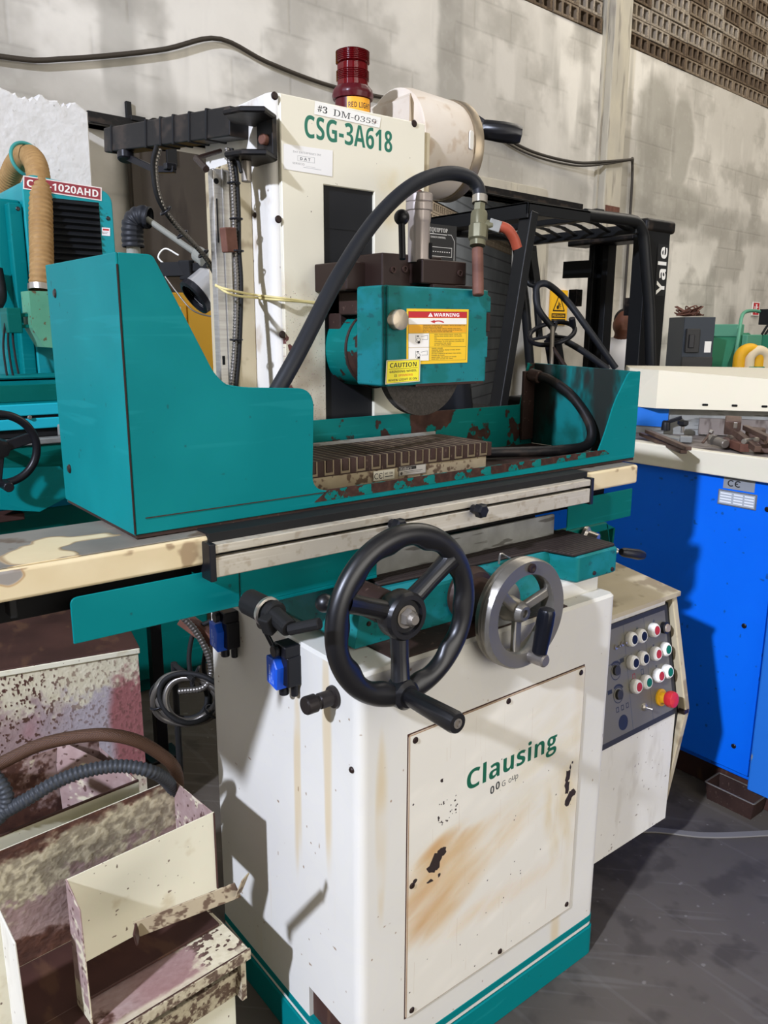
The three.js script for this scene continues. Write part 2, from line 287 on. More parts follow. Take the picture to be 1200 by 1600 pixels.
M.block = paint(256, 0.5, (u, v) => { const b = fbm(u, v, 6, 6, 4, 2), f = fbm(u, v, 30, 30, 3, 5); return [mix(mix([128, 118, 104], [178, 166, 148], b), [80, 70, 60], 0.5 * sm(0.5, 0.75, f)), 0.9, f]; }, { bump: 0.003 });
M.blockDark = plain(0x3a322a, 0.95); M.pillar = paint([256, 512], [0.6, 1.6], (u, v) => { const b = fbm(u, v, 6, 8, 5, 3), g = fbm(u, v, 12, 4, 4, 7); let c = mix([196, 188, 166], [170, 164, 150], b); c = mix(c, [120, 114, 106], 0.6 * sm(0.55, 0.72, g)); return [c, 0.85, b]; }, { bump: 0.004 });
M.darkSteelSheet = paint(512, 1.2, (u, v) => { const b = fbm(u, v, 4, 3, 5, 6), g = fbm(u, v, 16, 4, 4, 2); return [mix(mix([52, 46, 40], [78, 70, 60], b), [40, 34, 30], 0.6 * sm(0.5, 0.75, g)), 0.6, b]; });
M.greyBlockWall = paint(512, [2.4, 2.4], (u, v) => { const X = u * 2.4, Y = v * 2.4, b = fbm(u, v, 6, 6, 5, 3), row = Y / 0.2, jr = Math.abs(row - Math.round(row)) * 0.2; return [mix(mix([92, 94, 96], [128, 130, 130], b), [58, 58, 58], jr < 0.012 ? 0.6 : 0), 0.9, 0.5]; });
// bins: flaking cream, pink primer, brown rust
const flake = (u, v, fx, fy) => { const a = fbm(u, v, fx, fy, 4, 6), b = fbm(u, v, fx * 4, fy * 4, 3, 3); return 0.6 * a + 0.4 * b; };
const CREAM = (t) => mix([196, 186, 156], [216, 208, 182], t), PINK = (t) => mix([146, 120, 114], [170, 148, 142], t), RUST = (t) => mix([62, 42, 37], [104, 70, 56], t);
const binFn = (pink, rust) => (u, v) => {
  const f = flake(u, v, 10, 10), g = fbm(u, v, 3, 3, 4, 10), t = fbm(u, v, 30, 30, 3, 1), d = fbm(u, v, 48, 40, 2, 8);
  let c = CREAM(t); c = mix(c, PINK(t), sm(-0.06, 0.06, pink - 0.5 + (f - 0.5) * 0.9 + (g - 0.5) * 0.8)); c = mix(c, RUST(t), sm(-0.08, 0.08, rust - 0.5 + (f - 0.5) * 0.8 + (0.5 - g) * 0.8)); c = mix(c, [66, 42, 36], 0.7 * sm(0.74, 0.82, d)); return [c, 0.62, f];
};
// panels with their own wear pattern, u along and v up the panel
M.tankFront = paint([640, 512], 1, (u, v) => { const f = flake(u, v, 12, 9) - 0.5, t = fbm(u, v, 40, 30, 3, 1), d = fbm(u, v, 90, 60, 2, 8), w = fbm(u, v, 4, 3, 4, 2) - 0.5;
  let c = mix(PINK(t), [168, 158, 160], sm(0.4, 0.8, u + w)); c = mix(c, [160, 92, 88], 0.6 * sm(0.0, 0.25, w) * sm(0.75, 0.5, u)); c = mix(c, [142, 78, 76], 0.8 * sm(0.84, 0.88, u + 0.1 * w)); c = mix(c, CREAM(t), sm(0.74, 0.86, v + f * 0.4 - 0.1 * u + 0.05) + sm(0.4, 0.25, v + f * 0.5) * sm(0.8, 0.95, u)); c = mix(c, [92, 66, 56], 0.7 * sm(0.6, 0.74, d) * sm(0.75, 0.5, u) + 0.4 * sm(0.62, 0.72, d)); return [c, 0.55, d]; }, { bump: 0.0015 });
M.ledgeTop = paint([640, 256], 1, (u, v) => { const f = flake(u, v, 16, 5) - 0.5, t = fbm(u, v, 60, 20, 3, 1), k = sm(-0.05, 0.05, f + 0.08);
  let c = mix(RUST(t), PINK(t), sm(0.5, 0.62, u + 0.2 * v + f * 0.5)); c = mix(c, [140, 98, 96], 0.5 * sm(0.62, 0.7, u) * (1 - v)); c = mix(c, k > 0.5 ? CREAM(t) : [86, 66, 58], sm(0.83, 0.87, u + f * 0.15)); c = mix(c, CREAM(t), 0.8 * sm(0.12, 0.04, v + f * 0.15) * sm(0.3, 0.5, u)); return [c, 0.55, f + 0.5]; }, { bump: 0.002 });
M.binBack = paint([640, 320], 1, (u, v) => { const f = flake(u, v, 14, 7) - 0.5, t = fbm(u, v, 50, 24, 3, 1), w = fbm(u, v, 5, 3, 4, 2) - 0.5;
  let c = mix([150, 140, 118], [200, 190, 160], sm(0.3, 0.7, t + f)); c = mix(c, PINK(t), sm(0.56, 0.44, v + f * 0.5 + 0.25 * w - 0.12 * u)); c = mix(c, RUST(t), sm(0.36, 0.26, v + f * 0.35 + 0.16 * u + w * 0.3)); c = mix(c, RUST(t), sm(0.9, 0.98, v + f * 0.25 + 0.12 * (0.8 - u))); return [c, 0.6, t]; }, { bump: 0.002 });
M.binCream = paint(512, 0.5, (u, v) => { const b = fbm(u, v, 3, 3, 4, 1), g = fbm(u, v, 10, 10, 5, 5), f = fbm(u, v, 60, 60, 2, 8); let c = mix([214, 208, 182], [226, 221, 198], b); c = mix(c, [170, 150, 112], 0.35 * sm(0.6, 0.8, g)); c = mix(c, [70, 50, 40], 0.7 * sm(0.87, 0.9, f)); return [c, 0.45, b]; });
M.binPink = paint(512, 0.42, binFn(0.5, 0.34));
M.binRust = paint(512, 0.42, binFn(0.6, 0.62));
M.binCrust = paint(512, 0.3, (u, v) => { const f = flake(u, v, 14, 14), t = fbm(u, v, 60, 60, 2, 2); return [mix(mix([120, 104, 86], [84, 64, 54], t), mix([176, 164, 138], [200, 190, 162], t), sm(0.4, 0.55, f)), 0.7, f]; }, { bump: 0.0015 });
M.darkRust = paint(512, 0.6, (u, v) => { const b = fbm(u, v, 4, 5, 5, 7), g = fbm(u, v, 20, 8, 4, 3); return [mix(mix([50, 33, 29], [86, 58, 50], b), [120, 90, 62], 0.35 * sm(0.6, 0.8, g)), 0.5, b]; });
M.blue = paint(512, 1.0, (u, v) => { const b = fbm(u, v, 3, 3, 4, 2), f = fbm(u, v, 50, 50, 2, 5); return [mix(mix([3, 100, 224], [10, 110, 236], b), [30, 60, 100], 0.5 * sm(0.85, 0.88, f)), 0.4, b]; });
M.blueWorn = paint(512, 0.5, (u, v) => { const b = fbm(u, v, 6, 3, 5, 4); return [mix([36, 112, 204], [150, 140, 120], sm(0.55, 0.6, b)), 0.5, b]; });
M.ivory = paint(256, 0.8, (u, v) => { const b = fbm(u, v, 3, 3, 4, 4); return [mix([222, 214, 190], [230, 223, 200], b), 0.45, 0.5]; });
M.steelTop = paint(512, 0.6, (u, v) => { const b = fbm(u, v, 6, 6, 5, 3), g = fbm(u, v, 30, 10, 3, 1); return [mix(mix([112, 104, 98], [146, 136, 128], b), [70, 60, 54], 0.6 * sm(0.55, 0.75, g)), 0.55, b]; }, { metal: 0.2 });
M.toolSteel = paint(256, 0.2, (u, v) => { const b = fbm(u, v, 8, 8, 4, 5); return [mix([66, 52, 46], [120, 96, 82], b), 0.5, b]; }, { metal: 0.3 });
M.tan = paint(256, 0.2, (u, v) => { const b = fbm(u, v, 8, 8, 4, 2); return [mix([146, 112, 68], [176, 142, 94], b), 0.6, b]; }); M.mint = paint(256, 0.4, (u, v) => { const b = fbm(u, v, 6, 6, 4, 2), f = fbm(u, v, 30, 30, 3, 9); return [mix(mix([84, 150, 118], [104, 166, 134], b), [104, 70, 46], 0.8 * sm(0.74, 0.8, f)), 0.5, b]; });
M.skin = plain(0x5a3524, 0.6); M.shirt = plain(0xe6e6ea, 0.8); M.hair = plain(0x0e0b0a, 0.8); M.trouser = plain(0x23262e, 0.85);
M.greenMachine = plain(0x2f7a5c, 0.5); M.greenPale = plain(0x5c9c80, 0.5); M.darkCabinet = plain(0x33393f, 0.5); M.greyPipe = plain(0x8b8b80, 0.55); M.roof = plain(0x8c8a84, 0.9);

// ---------- lights (lamp fittings are built with the ceiling) ----------
{
  const key = new THREE.SpotLight(KEY.color, KEY.power, 0, 1.0, 0.4, 2);
  key.position.set(...KEY.pos); key.target.position.set(...KEY.aim); scene.add(key, key.target);
  key.castShadow = true; key.shadow.radius = 8; key.shadow.mapSize.set(2048, 2048); key.name = 'unseen_key_light';
}

// ---------- the building ----------
const WA = THREE.MathUtils.degToRad(3.9), WO = [5.3, 0, -3.6], WE = [Math.cos(WA), 0, -Math.sin(WA)], WN = [Math.sin(WA), 0, Math.cos(WA)];
const wl = (s, y, o = 0) => [WO[0] + WE[0] * s + WN[0] * o, y, WO[2] + WE[2] * s + WN[2] * o];
const onWall = (g) => { g.rotateY(WA); return g.translate(...WO); };
const CEIL = 6.4;
const floor = struct('floor', bb(-9, 17, -0.25, 0, -13, 8.2, 0), M.floor);
{
  // back wall: plaster with a wide doorway and two ventilated openings near the top, filled with hollow blocks
  const s = shape([[-13.5, 0], [-3.3, 0], [-3.3, 2.54], [-0.86, 2.54], [-0.86, 0], [12, 0], [12, CEIL], [-13.5, CEIL]]);
  const ventL = [[-2.19, 3.92], [-0.12, 3.92], [-0.12, 4.52], [-2.19, 4.52]], ventR = [[0.25, 3.92], [3.62, 3.92], [3.62, 5.0], [0.25, 5.0]];
  for (const v of [ventL, ventR]) { const h = new THREE.Path(); v.forEach((p, i) => (i ? h.lineTo(...p) : h.moveTo(...p))); h.closePath(); s.holes.push(h); }
  const wall = struct('wall_back', onWall(ext(s, -0.25, 0, 'xy', 0)), M.concrete);
  // hollow ventilation blocks, each with three open cells
  const bw = 0.336, bh = 0.12, blockGeos = [0, 1, 2].map((k) => {
    const q = shape([[0.003, 0.003], [bw - 0.004, 0.003], [bw - 0.003, bh - 0.004], [0.003, bh - 0.003]]);
    for (let i = 0; i < 3; i++) { const x0 = 0.028 + i * 0.1 + (k - 1) * 0.002, h = roundPoly([[x0, 0.024], [x0 + 0.074, 0.024], [x0 + 0.074, bh - 0.02], [x0, bh - 0.02]], [0.008, 0.008, 0.008, 0.008]); q.holes.push(h); }
    return boxUV(noIndex(ext(q, 0, 0.14, 'xy', 0.003, 2)));
  });
  const blockMats = [M.block, M.block.clone(), M.block.clone()]; blockMats[1].color.set(0xd8cfc4); blockMats[2].color.set(0xa89a8c);
  const block = (s0, y0) => {
    const m = new THREE.Mesh(blockGeos[Math.floor(rnd() * 3)], blockMats[Math.floor(rnd() * 3)]); const c = cnt(wall); c.b = (c.b ?? -1) + 1;
    m.name = 'vent_block' + (c.b ? '_' + String(c.b).padStart(3, '0') : ''); m.castShadow = m.receiveShadow = true;
    m.position.set(...wl(s0, y0, -0.135 + rr(-0.006, 0.008))); m.rotation.y = WA; m.rotation.z = rr(-0.006, 0.006); wall.add(m);
  };
  for (let r = 0; r < 9; r++) for (let k = 0; k < 10; k++) block(0.255 + k * bw, 3.92 + r * bh);
  for (let r = 0; r < 5; r++) for (let k = 0; k < 6; k++) block(-2.16 + k * bw, 3.92 + r * bh);
  mesh('vent_dark_sheet', [onWall(bb(-2.3, 0, 3.85, 4.6, -0.245, -0.2, 0)), onWall(bb(0.2, 3.7, 3.85, 5.05, -0.245, -0.2, 0))], M.blockDark, wall);  // dark sheet closing the openings so the cells look dark
  const lin = mesh('lintel', onWall(bb(-3.5, -0.8, 2.54, 2.64, -0.25, 0.02, 0.006)), M.pillar, wall);
  // pillar with its rough edges
  const pil = struct('trim_1', [onWall(bb(-0.085, 0.175, 0, CEIL, -0.1, 0.09, 0.012)), onWall(bb(-0.12, -0.085, 0, CEIL, -0.05, 0.03, 0.006))], M.pillar);
  mesh('steel_plate', onWall(bb(-0.06, 0.16, 2.52, 2.59, 0.08, 0.096, 0.002)), M.rustPipe, pil);
  struct('trim_2', onWall(bb(-0.95, -0.78, 0, 2.54, -0.2, 0.03, 0.01)), M.pillar);
  struct('baseboard_back', onWall(bb(1.5, 5.5, 1.17, 1.215, 0, 0.05, 0.004)), M.blackMatt);
  // stub of whitewashed wall standing in front of it, broken along the top
  const top = []; const pts = [[-8.5, 2.5], [-5.6, 2.56], [-5.2, 2.55], [-5.065, 2.529], [-4.99, 2.5], [-4.9, 2.52], [-4.82, 2.5], [-4.74, 2.52]];
  for (let i = 0; i < pts.length - 1; i++) for (let k = 0; k < 6; k++) { const p = lerp3([...pts[i], 0], [...pts[i + 1], 0], k / 6); top.push([p[0], p[1] + rr(-0.012, 0.012)]); }
  struct('wall_stub', onWall(ext(shape([[-8.5, 0], [-4.73, 0], [-4.715, 1.2], [-4.7, 2.49], ...top.reverse()]), 0.1, 0.34, 'xy', 0.006)), M.whiteStucco);
  // room behind the doorway
  const bd = [0.861, -0.509], bo = [6.3, 0, -7.2], bang = Math.atan2(0.509, 0.861);
  const onBack = (g) => { g.rotateY(bang); return g.translate(...bo); };
  const bs = shape([[-7, 0], [7.5, 0], [7.5, 4.2], [-7, 4.2]]); const bh2 = new THREE.Path(); [[-3, 2.95], [6.5, 2.95], [6.5, 3.25], [-3, 3.25]].forEach((p, i) => (i ? bh2.lineTo(...p) : bh2.moveTo(...p))); bh2.closePath(); bs.holes.push(bh2);
  const wb = struct('wall_beyond', onBack(ext(bs, -0.2, 0, 'xy', 0)), M.greyBlockWall);
  const vg = boxUV(noIndex(ext((() => { const q = shape([[0.003, 0.003], [0.3, 0.003], [0.3, 0.147], [0.003, 0.147]]); for (let i = 0; i < 3; i++) q.holes.push(roundPoly([[0.03 + i * 0.09, 0.03], [0.095 + i * 0.09, 0.03], [0.095 + i * 0.09, 0.12], [0.03 + i * 0.09, 0.12]])); return q; })(), -0.16, -0.02, 'xy', 0)));
  for (let r = 0; r < 2; r++) for (let k = 0; k < 31; k++) { const m = new THREE.Mesh(vg, blockMats[1]); m.name = 'vent_block' + (r + k ? '_' + String(r * 31 + k).padStart(3, '0') : ''); const p = V(-3 + k * 0.303, 2.95 + r * 0.15, 0).applyAxisAngle(V(0, 1, 0), bang); m.position.set(p.x + bo[0], p.y, p.z + bo[2]); m.rotation.y = bang; m.castShadow = m.receiveShadow = true; wb.add(m); }
  struct('wall_rear', bb(-9.2, 17, 0, CEIL, -13.2, -13, 0), M.greyBlockWall);
  // remaining sides of the hall and its roof
  struct('wall_left', bb(-9.2, -9, 0, CEIL, -13, 8.2, 0), M.concrete);
  struct('wall_right', bb(17, 17.2, 0, CEIL, -13, 8.2, 0), M.concrete);
  const f = shape([[-9.2, 0], [17.2, 0], [17.2, CEIL], [-9.2, CEIL]]), fh = new THREE.Path(); const d = UNSEEN_FRONT;
  [[d.x - d.w / 2, d.y - d.h / 2], [d.x + d.w / 2, d.y - d.h / 2], [d.x + d.w / 2, d.y + d.h / 2], [d.x - d.w / 2, d.y + d.h / 2]].forEach((p, i) => (i ? fh.lineTo(...p) : fh.moveTo(...p))); fh.closePath(); f.holes.push(fh);
  struct('wall_front', ext(f, 8.2, 8.4, 'xy', 0), M.concrete);
  struct('ceiling', bb(-9.2, 17.2, CEIL, CEIL + 0.2, -13.2, 8.4, 0), M.roof);
  // added ceiling fill panels, and an unseen bright panel lighting the front faces
  const glow = (k) => new THREE.MeshStandardMaterial({ color: 0xeeeeee, emissive: 0xfffaf0, emissiveIntensity: k, roughness: 0.8 });
  FILLS.forEach(([x, z, w, dp, pw], i) => {
    struct('window_' + (i + 1), bb(x - w / 2, x + w / 2, CEIL - 0.05, CEIL - 0.01, z - dp / 2, z + dp / 2, 0.004), glow(0.9));
    const l = new THREE.RectAreaLight(0xfff6e8, pw, w, dp); l.position.set(x, CEIL - 0.06, z); l.lookAt(x, 0, z); scene.add(l);
  });
  struct('door_1', bb(d.x - d.w / 2, d.x + d.w / 2, d.y - d.h / 2, d.y + d.h / 2, 8.22, 8.26, 0.004), glow(0.9));
  const l = new THREE.RectAreaLight(0xfffaf4, d.power, d.w, d.h); l.position.set(d.x, d.y, 8.15); l.lookAt(d.x, d.y - 0.2, 0); scene.add(l);
  const lb = new THREE.RectAreaLight(0xffffff, 45, 1.6, 1.2); lb.position.set(7.4, 4.1, -5.7); lb.lookAt(7.9, 0, -6.4); scene.add(lb);  // added fill light for the room beyond the doorway
  const wp = thing('added_room_panel', 'added fill panel hanging out of view in the room beyond the doorway', 'lamp', [7.4, 4.1, -5.7]);
  mesh('panel', bb(6.6, 8.2, 4.12, 4.16, -6.3, -5.1, 0.005), glow(0.9), wp); mesh('suspension_rod', [rod([6.8, 4.16, -5.7], [6.8, CEIL, -5.7], 0.01, 8), rod([8, 4.16, -5.7], [8, CEIL, -5.7], 0.01, 8)], M.steel, wp);
  // body of the unseen key lamp, out of view at the front left
  const hb = thing('unseen_key_lamp', 'unseen round metal lamp out of view at the front left, lighting the left sides', 'lamp', KEY.pos);
  const dir = add3(KEY.aim, KEY.pos, -1), q = (t) => add3(KEY.pos, dir, t / Math.hypot(...dir));
  mesh('reflector', lathe([[0.09, 0], [0.1, 0.0], [0.19, 0.2], [0.186, 0.2], [0.095, 0.01]], q(-0.24), q(0)), M.steelDull, hb);
  mesh('bulb', lathe([[0, 0], [0.05, 0.02], [0.06, 0.05], [0.04, 0.08], [0, 0.09]], q(-0.2), q(0)), new THREE.MeshStandardMaterial({ color: 0xffffff, emissive: 0xffffff, emissiveIntensity: 3 }), hb);
  mesh('hanging_rod', rod(q(-0.24), [q(-0.24)[0], CEIL, q(-0.24)[2]], 0.012, 10), M.steelDull, hb);
}

const BUTTONS = [[0.965, 0.252, "b"], [1.007, 0.251, "b"], [1.066, 0.253, "r"], [0.961, 0.191, "b"], [1.006, 0.191, "b"], [1.064, 0.189, "r"], [1.11, 0.19, "g"], [0.965, 0.126, "r"], [1.01, 0.126, "g"], [1.067, 0.128, "r"], [1.109, 0.128, "g"]];
const PANEL = {"pilot": [1.119, 0.247], "stop": [1.077, 0.064], "toggle": [1.0, 0.06], "small": [[0.904, 0.245], [0.931, 0.247]], "knobs": [[0.897, 0.186], [0.898, 0.122]]};

// ---------- the surface grinder ----------
const G = thing('surface_grinder', 'large cream and teal surface grinder in the middle with a red beacon on top', 'grinding machine', [0.36, 0, -0.3]);
{
  const BW = 0.722;
  // base cabinet, with the lifting pocket cut out low on the left side
  const foot = roundPoly([[0, 0], [BW, 0], [BW, -0.56], [0, -0.56]], [0.022, 0.022, 0.004, 0.004]);
  const cut = (g, ...holes) => { const ev = new Evaluator(); ev.attributes = ['position', 'normal', 'uv']; ev.useGroups = false; let a = new Brush(mergeVertices(boxUV(noIndex(g)))); a.updateMatrixWorld(); for (const h of holes) { const b = new Brush(boxUV(noIndex(h))); b.updateMatrixWorld(); a = ev.evaluate(a, b, SUBTRACTION); } return a.geometry; };
  mesh('base_cabinet', cut(ext(foot, 0.078, 0.945, 'xz', 0.006), bb(-0.05, 0.09, 0.06, 0.187, -0.176, -0.012, 0)), M.cream, G);
  mesh('lifting_pocket', bb(0.01, 0.1, 0.07, 0.3, -0.25, -0.006, 0.003), M.darkRust, G);
  mesh('base_plinth', ext(roundPoly([[-0.003, 0.003], [BW + 0.003, 0.003], [BW + 0.003, -0.563], [-0.003, -0.563]], [0.022, 0.022, 0.004, 0.004]), 0, 0.08, 'xz', 0.002), M.teal, G);
  mesh('base_stripe', ext(roundPoly([[-0.0012, 0.0012], [BW + 0.0012, 0.0012], [BW + 0.0012, -0.561], [-0.0012, -0.561]], [0.022, 0.022, 0.004, 0.004]), 0.094, 0.112, 'xz', 0.0006), M.teal, G);
  mesh('base_riser', bb(0.56, BW - 0.012, 0.94, 0.985, -0.54, -0.04, 0.01), M.cream, G);
  mesh('oil_stain', bb(0.09, 0.56, 0.944, 0.9475, -0.1, -0.008, 0.0015), M.grime, G);
  mesh('column_pedestal', bb(0.25, 0.6, 0, 1.2, -0.9, -0.56, 0.006), M.cream, G);
  // access door with the maker's name, rust and chipped paint
  const dx0 = 0.112, dx1 = 0.62, dy0 = 0.178, dy1 = 0.798;
  const doorMat = canvasMat(1024, 1250, (g, w, h) => {
    const X = (x) => (x - dx0) / (dx1 - dx0) * w, Y = (y) => h - (y - dy0) / (dy1 - dy0) * h, S = w / (dx1 - dx0);
    g.fillStyle = '#dfdacb'; g.fillRect(0, 0, w, h);
    let sd = 99; const r = () => { sd = (sd * 1664525 + 1013904223) >>> 0; return sd / 4294967296; };
    const blot = (x, y, rx, ry, col, n, a, rot = -0.35) => { for (let i = 0; i < n; i++) { const t = r() * 6.283, q = Math.sqrt(r()), px = X(x + Math.cos(t) * rx * q), py = Y(y + Math.sin(t) * ry * q), R = (0.006 + r() * 0.03) * S; const gr = g.createRadialGradient(0, 0, 0, 0, 0, R); gr.addColorStop(0, `rgba(${col},${a})`); gr.addColorStop(1, `rgba(${col},0)`); g.save(); g.translate(px, py); g.rotate(rot); g.scale(2.2, 0.7); g.fillStyle = gr; g.fillRect(-R, -R, 2 * R, 2 * R); g.restore(); } };
    blot(0.36, 0.48, 0.3, 0.34, '240,234,218', 90, 0.25); blot(0.5, 0.62, 0.12, 0.14, '206,190,140', 60, 0.1); blot(0.56, 0.45, 0.06, 0.1, '196,164,100', 50, 0.1, 1.4);
    blot(0.2, 0.45, 0.1, 0.1, '200,156,100', 150, 0.11, -0.45); blot(0.16, 0.41, 0.06, 0.07, '190,134,76', 60, 0.1, -0.45); blot(0.3, 0.48, 0.14, 0.06, '208,172,116', 90, 0.09, -0.4); blot(0.22, 0.52, 0.08, 0.03, '190,130,70', 26, 0.1, -0.4); blot(0.36, 0.33, 0.2, 0.02, '214,184,130', 60, 0.07);
    blot(0.6, 0.5, 0.02, 0.3, '206,190,150', 40, 0.12, 1.5);
    for (let i = 0; i < 60; i++) { g.strokeStyle = `rgba(150,110,70,${0.05 + r() * 0.1})`; g.lineWidth = 1 + r() * 2; const x = X(dx0 + r() * 0.5), y = r() * h; g.beginPath(); g.moveTo(x, y); g.lineTo(x + (r() - 0.5) * 5, y + 30 + r() * 120); g.stroke(); }
    const chip = (x, y, R, n = 9, sx = 1, sy = 1) => { g.fillStyle = '#2f2422'; g.beginPath(); for (let i = 0; i < n; i++) { const t = i / n * 6.283, q = R * S * (0.6 + 0.7 * r()); g.lineTo(X(x) + Math.cos(t) * q * sx, Y(y) + Math.sin(t) * q * sy); } g.closePath(); g.fill(); };
    chip(0.185, 0.506, 0.017, 13, 0.95, 1.35); chip(0.197, 0.52, 0.0105, 11, 1.5, 0.9); chip(0.174, 0.496, 0.013, 11); chip(0.17, 0.468, 0.006, 8, 1.5, 0.7); chip(0.13, 0.487, 0.006); chip(0.193, 0.47, 0.004);
    chip(0.581, 0.541, 0.011, 11, 0.75, 1.6); chip(0.581, 0.515, 0.011, 11, 0.8, 1.7); chip(0.59, 0.482, 0.0145, 12, 0.9, 1.1); chip(0.603, 0.49, 0.011); chip(0.588, 0.561, 0.005, 8, 0.6, 1.5); chip(0.594, 0.571, 0.003);
    chip(0.194, 0.677, 0.0045); for (let i = 0; i < 26; i++) chip(0.2 + (r() - 0.5) * 0.05 + 0.012, 0.605 + (r() - 0.5) * 0.05, 0.0008 + r() * 0.0022, 6);
    for (let i = 0; i < 40; i++) chip(dx0 + r() * 0.49, dy0 + r() * 0.5, 0.0005 + r() * 0.0016, 6);
    g.strokeStyle = '#8a6a4a'; g.lineWidth = 3; g.strokeRect(2, 2, w - 4, h - 4);
    g.fillStyle = '#0d5e44'; g.font = 'bold ' + Math.round(0.06 * S) + 'px sans-serif'; g.textBaseline = 'alphabetic'; g.save(); g.translate(X(0.258), Y(0.628)); const tw = g.measureText('Clausing').width; g.scale(0.278 * S / tw, 1.0); g.fillText('Clausing', 0, 0); g.restore();
    g.fillStyle = '#2a2c2a'; g.font = 'bold ' + Math.round(0.024 * S) + 'px sans-serif'; g.fillText('0', X(0.329), Y(0.594)); g.fillText('0', X(0.345), Y(0.598)); g.font = Math.round(0.0185 * S) + 'px sans-serif'; g.fillText('G', X(0.363), Y(0.598)); g.fillText('o', X(0.383), Y(0.599)); g.fillText('u', X(0.393), Y(0.602)); g.fillText('p', X(0.403), Y(0.6));
  }, { rough: 0.42 });
  const plate = ext(roundPoly([[dx0, dy0], [dx1, dy0], [dx1, dy1], [dx0, dy1]], [0.006, 0.006, 0.006, 0.006]), 0.0002, 0.0042, 'xy', 0.001);
  { const p = noIndex(plate), pos = p.attributes.position, uv = new Float32Array(pos.count * 2); for (let i = 0; i < pos.count; i++) { uv[i * 2] = (pos.getX(i) - dx0) / (dx1 - dx0); uv[i * 2 + 1] = (pos.getY(i) - dy0) / (dy1 - dy0); } p.setAttribute('uv', new THREE.BufferAttribute(uv, 2));
    const door = mesh('access_door', p, doorMat, G, true);
    for (const q of [[0.126, 0.785], [0.604, 0.786], [0.373, 0.788], [0.127, 0.192], [0.38, 0.19], [0.606, 0.196], [0.123, 0.48]]) mesh('screw', screwAt([...q, 0.0038], [0, 0, 1], 0.0065), M.brown, door); }
  mesh('door_seam', ext((() => { const s = shape([[dx0 - 0.0018, dy0 - 0.0018], [dx1 + 0.0008, dy0 - 0.0015], [dx1 + 0.0008, dy1 + 0.002], [dx0 - 0.0018, dy1 + 0.002]]); return s; })(), -0.0005, 0.0006, 'xy', 0), M.darkRust, G);
  mesh('screw', [screwAt([-0.001, 0.76, -0.02], [-1, 0, 0], 0.006)], M.brown, G);

  // saddle: teal casting over the base
  const sT = 1.045;
  const saddle = mesh('saddle', [
    hull([0.06, 0.948, -0.093], [0.06, 0.948, -0.5], [0.62, 0.948, -0.085], [0.62, 0.948, -0.5], [0.035, 0.97, -0.13], [0.035, 0.97, -0.5], [0.085, sT, -0.11], [0.06, sT, -0.5], [0.62, sT, -0.09], [0.62, sT, -0.5], [0.075, 1.03, -0.093], [0.62, 1.03, -0.085]),
    ext(roundPoly([[0.585, -0.095], [0.602, -0.02], [0.745, -0.02], [0.755, -0.32], [0.585, -0.32]], [0.012, 0.008, 0.012, 0, 0]), 0.985, sT, 'xz', 0.004),
  ], M.tealGuard, G);
  mesh('ribbed_mat', ext(roundPoly([[0.135, -0.118], [0.575, -0.093], [0.592, -0.024], [0.742, -0.026], [0.75, -0.185], [0.15, -0.185]], [0, 0.01, 0.01, 0.01, 0, 0]), sT, sT + 0.006, 'xz', 0.002), M.ribbedMat, saddle);
  for (const q of [[0.092, 0.99, -0.0925], [0.66, 0.998, -0.0195], [0.725, 0.995, -0.0195]]) mesh('screw', screwAt(q, [0, 0, 1], 0.005), M.brown, saddle);
  mesh('saddle_way', bb(0.08, 0.94, 1.062, 1.148, -0.42, -0.335, 0.004), M.tealDark, saddle);
  mesh('side_bracket', ext(roundPoly([[0.62, 0.985], [1.082, 0.985], [1.077, 0.919], [1.05, 1.008], [0.855, 1.009], [0.62, 1.009]], [0, 0.004, 0.004, 0.01, 0, 0]), -0.3, -0.27, 'xy', 0.003), M.tealDark, saddle);
  mesh('way_cover', [ext(roundPoly([[0.15, 1.035], [0.695, 1.035], [0.695, 1.1], [0.15, 1.1]], [0, 0, 0.006, 0]), -0.172, -0.166, 'xy', 0.001), bb(0.15, 0.695, 1.035, 1.041, -0.172, -0.12, 0.001)], M.zinc, saddle);
  mesh('wire_hook', tube([[0.43, 1.045, -0.09], [0.432, 1.066, -0.088], [0.445, 1.06, -0.086], [0.46, 1.052, -0.088]], 0.0022, 24, 6), M.steel, saddle);
  // table, its front T-slot rail and guards
  const table = mesh('table', [bb(-0.86, 0.955, 1.15, 1.196, -0.33, -0.125, 0.006)], M.slabFace, G);
  mesh('table_top', bb(-0.855, 0.945, 1.1962, 1.1985, -0.325, -0.131, 0.001), M.slab, table);
  mesh('table_way', [bb(-0.62, -0.2, 1.095, 1.152, -0.32, -0.2, 0.003), bb(0.1, 0.9, 1.1, 1.152, -0.32, -0.18, 0.003)], M.dark, table);
  mesh('rack_block', [bb(-0.6, -0.56, 1.125, 1.151, -0.17, -0.14, 0.002), bb(-0.55, -0.52, 1.128, 1.151, -0.17, -0.14, 0.002), bb(-0.5, -0.49, 1.12, 1.151, -0.17, -0.14, 0.002)], M.blackMatt, table);
  const rail = mesh('front_rail', [bb(-0.206, 0.735, 1.1335, 1.1665, -0.15, -0.1, 0.002), bb(-0.206, 0.735, 1.1725, 1.187, -0.15, -0.1, 0.002), bb(-0.206, 0.735, 1.163, 1.176, -0.15, -0.115, 0)], M.rail, G);
  mesh('rail_slot', bb(-0.204, 0.733, 1.1665, 1.1725, -0.15, -0.112, 0), M.dark, rail);
  for (const x of [-0.215, 0.735]) mesh('end_cap', bb(x, x + 0.011, 1.128, 1.19, -0.215, -0.098, 0.002), M.black, rail);
  mesh('rail_dark_strip', [bb(-0.205, 0.746, 1.187, 1.202, -0.2, -0.119, 0.001)], M.blackMatt, rail);  // black strip along the dark gap between rail and splash guard
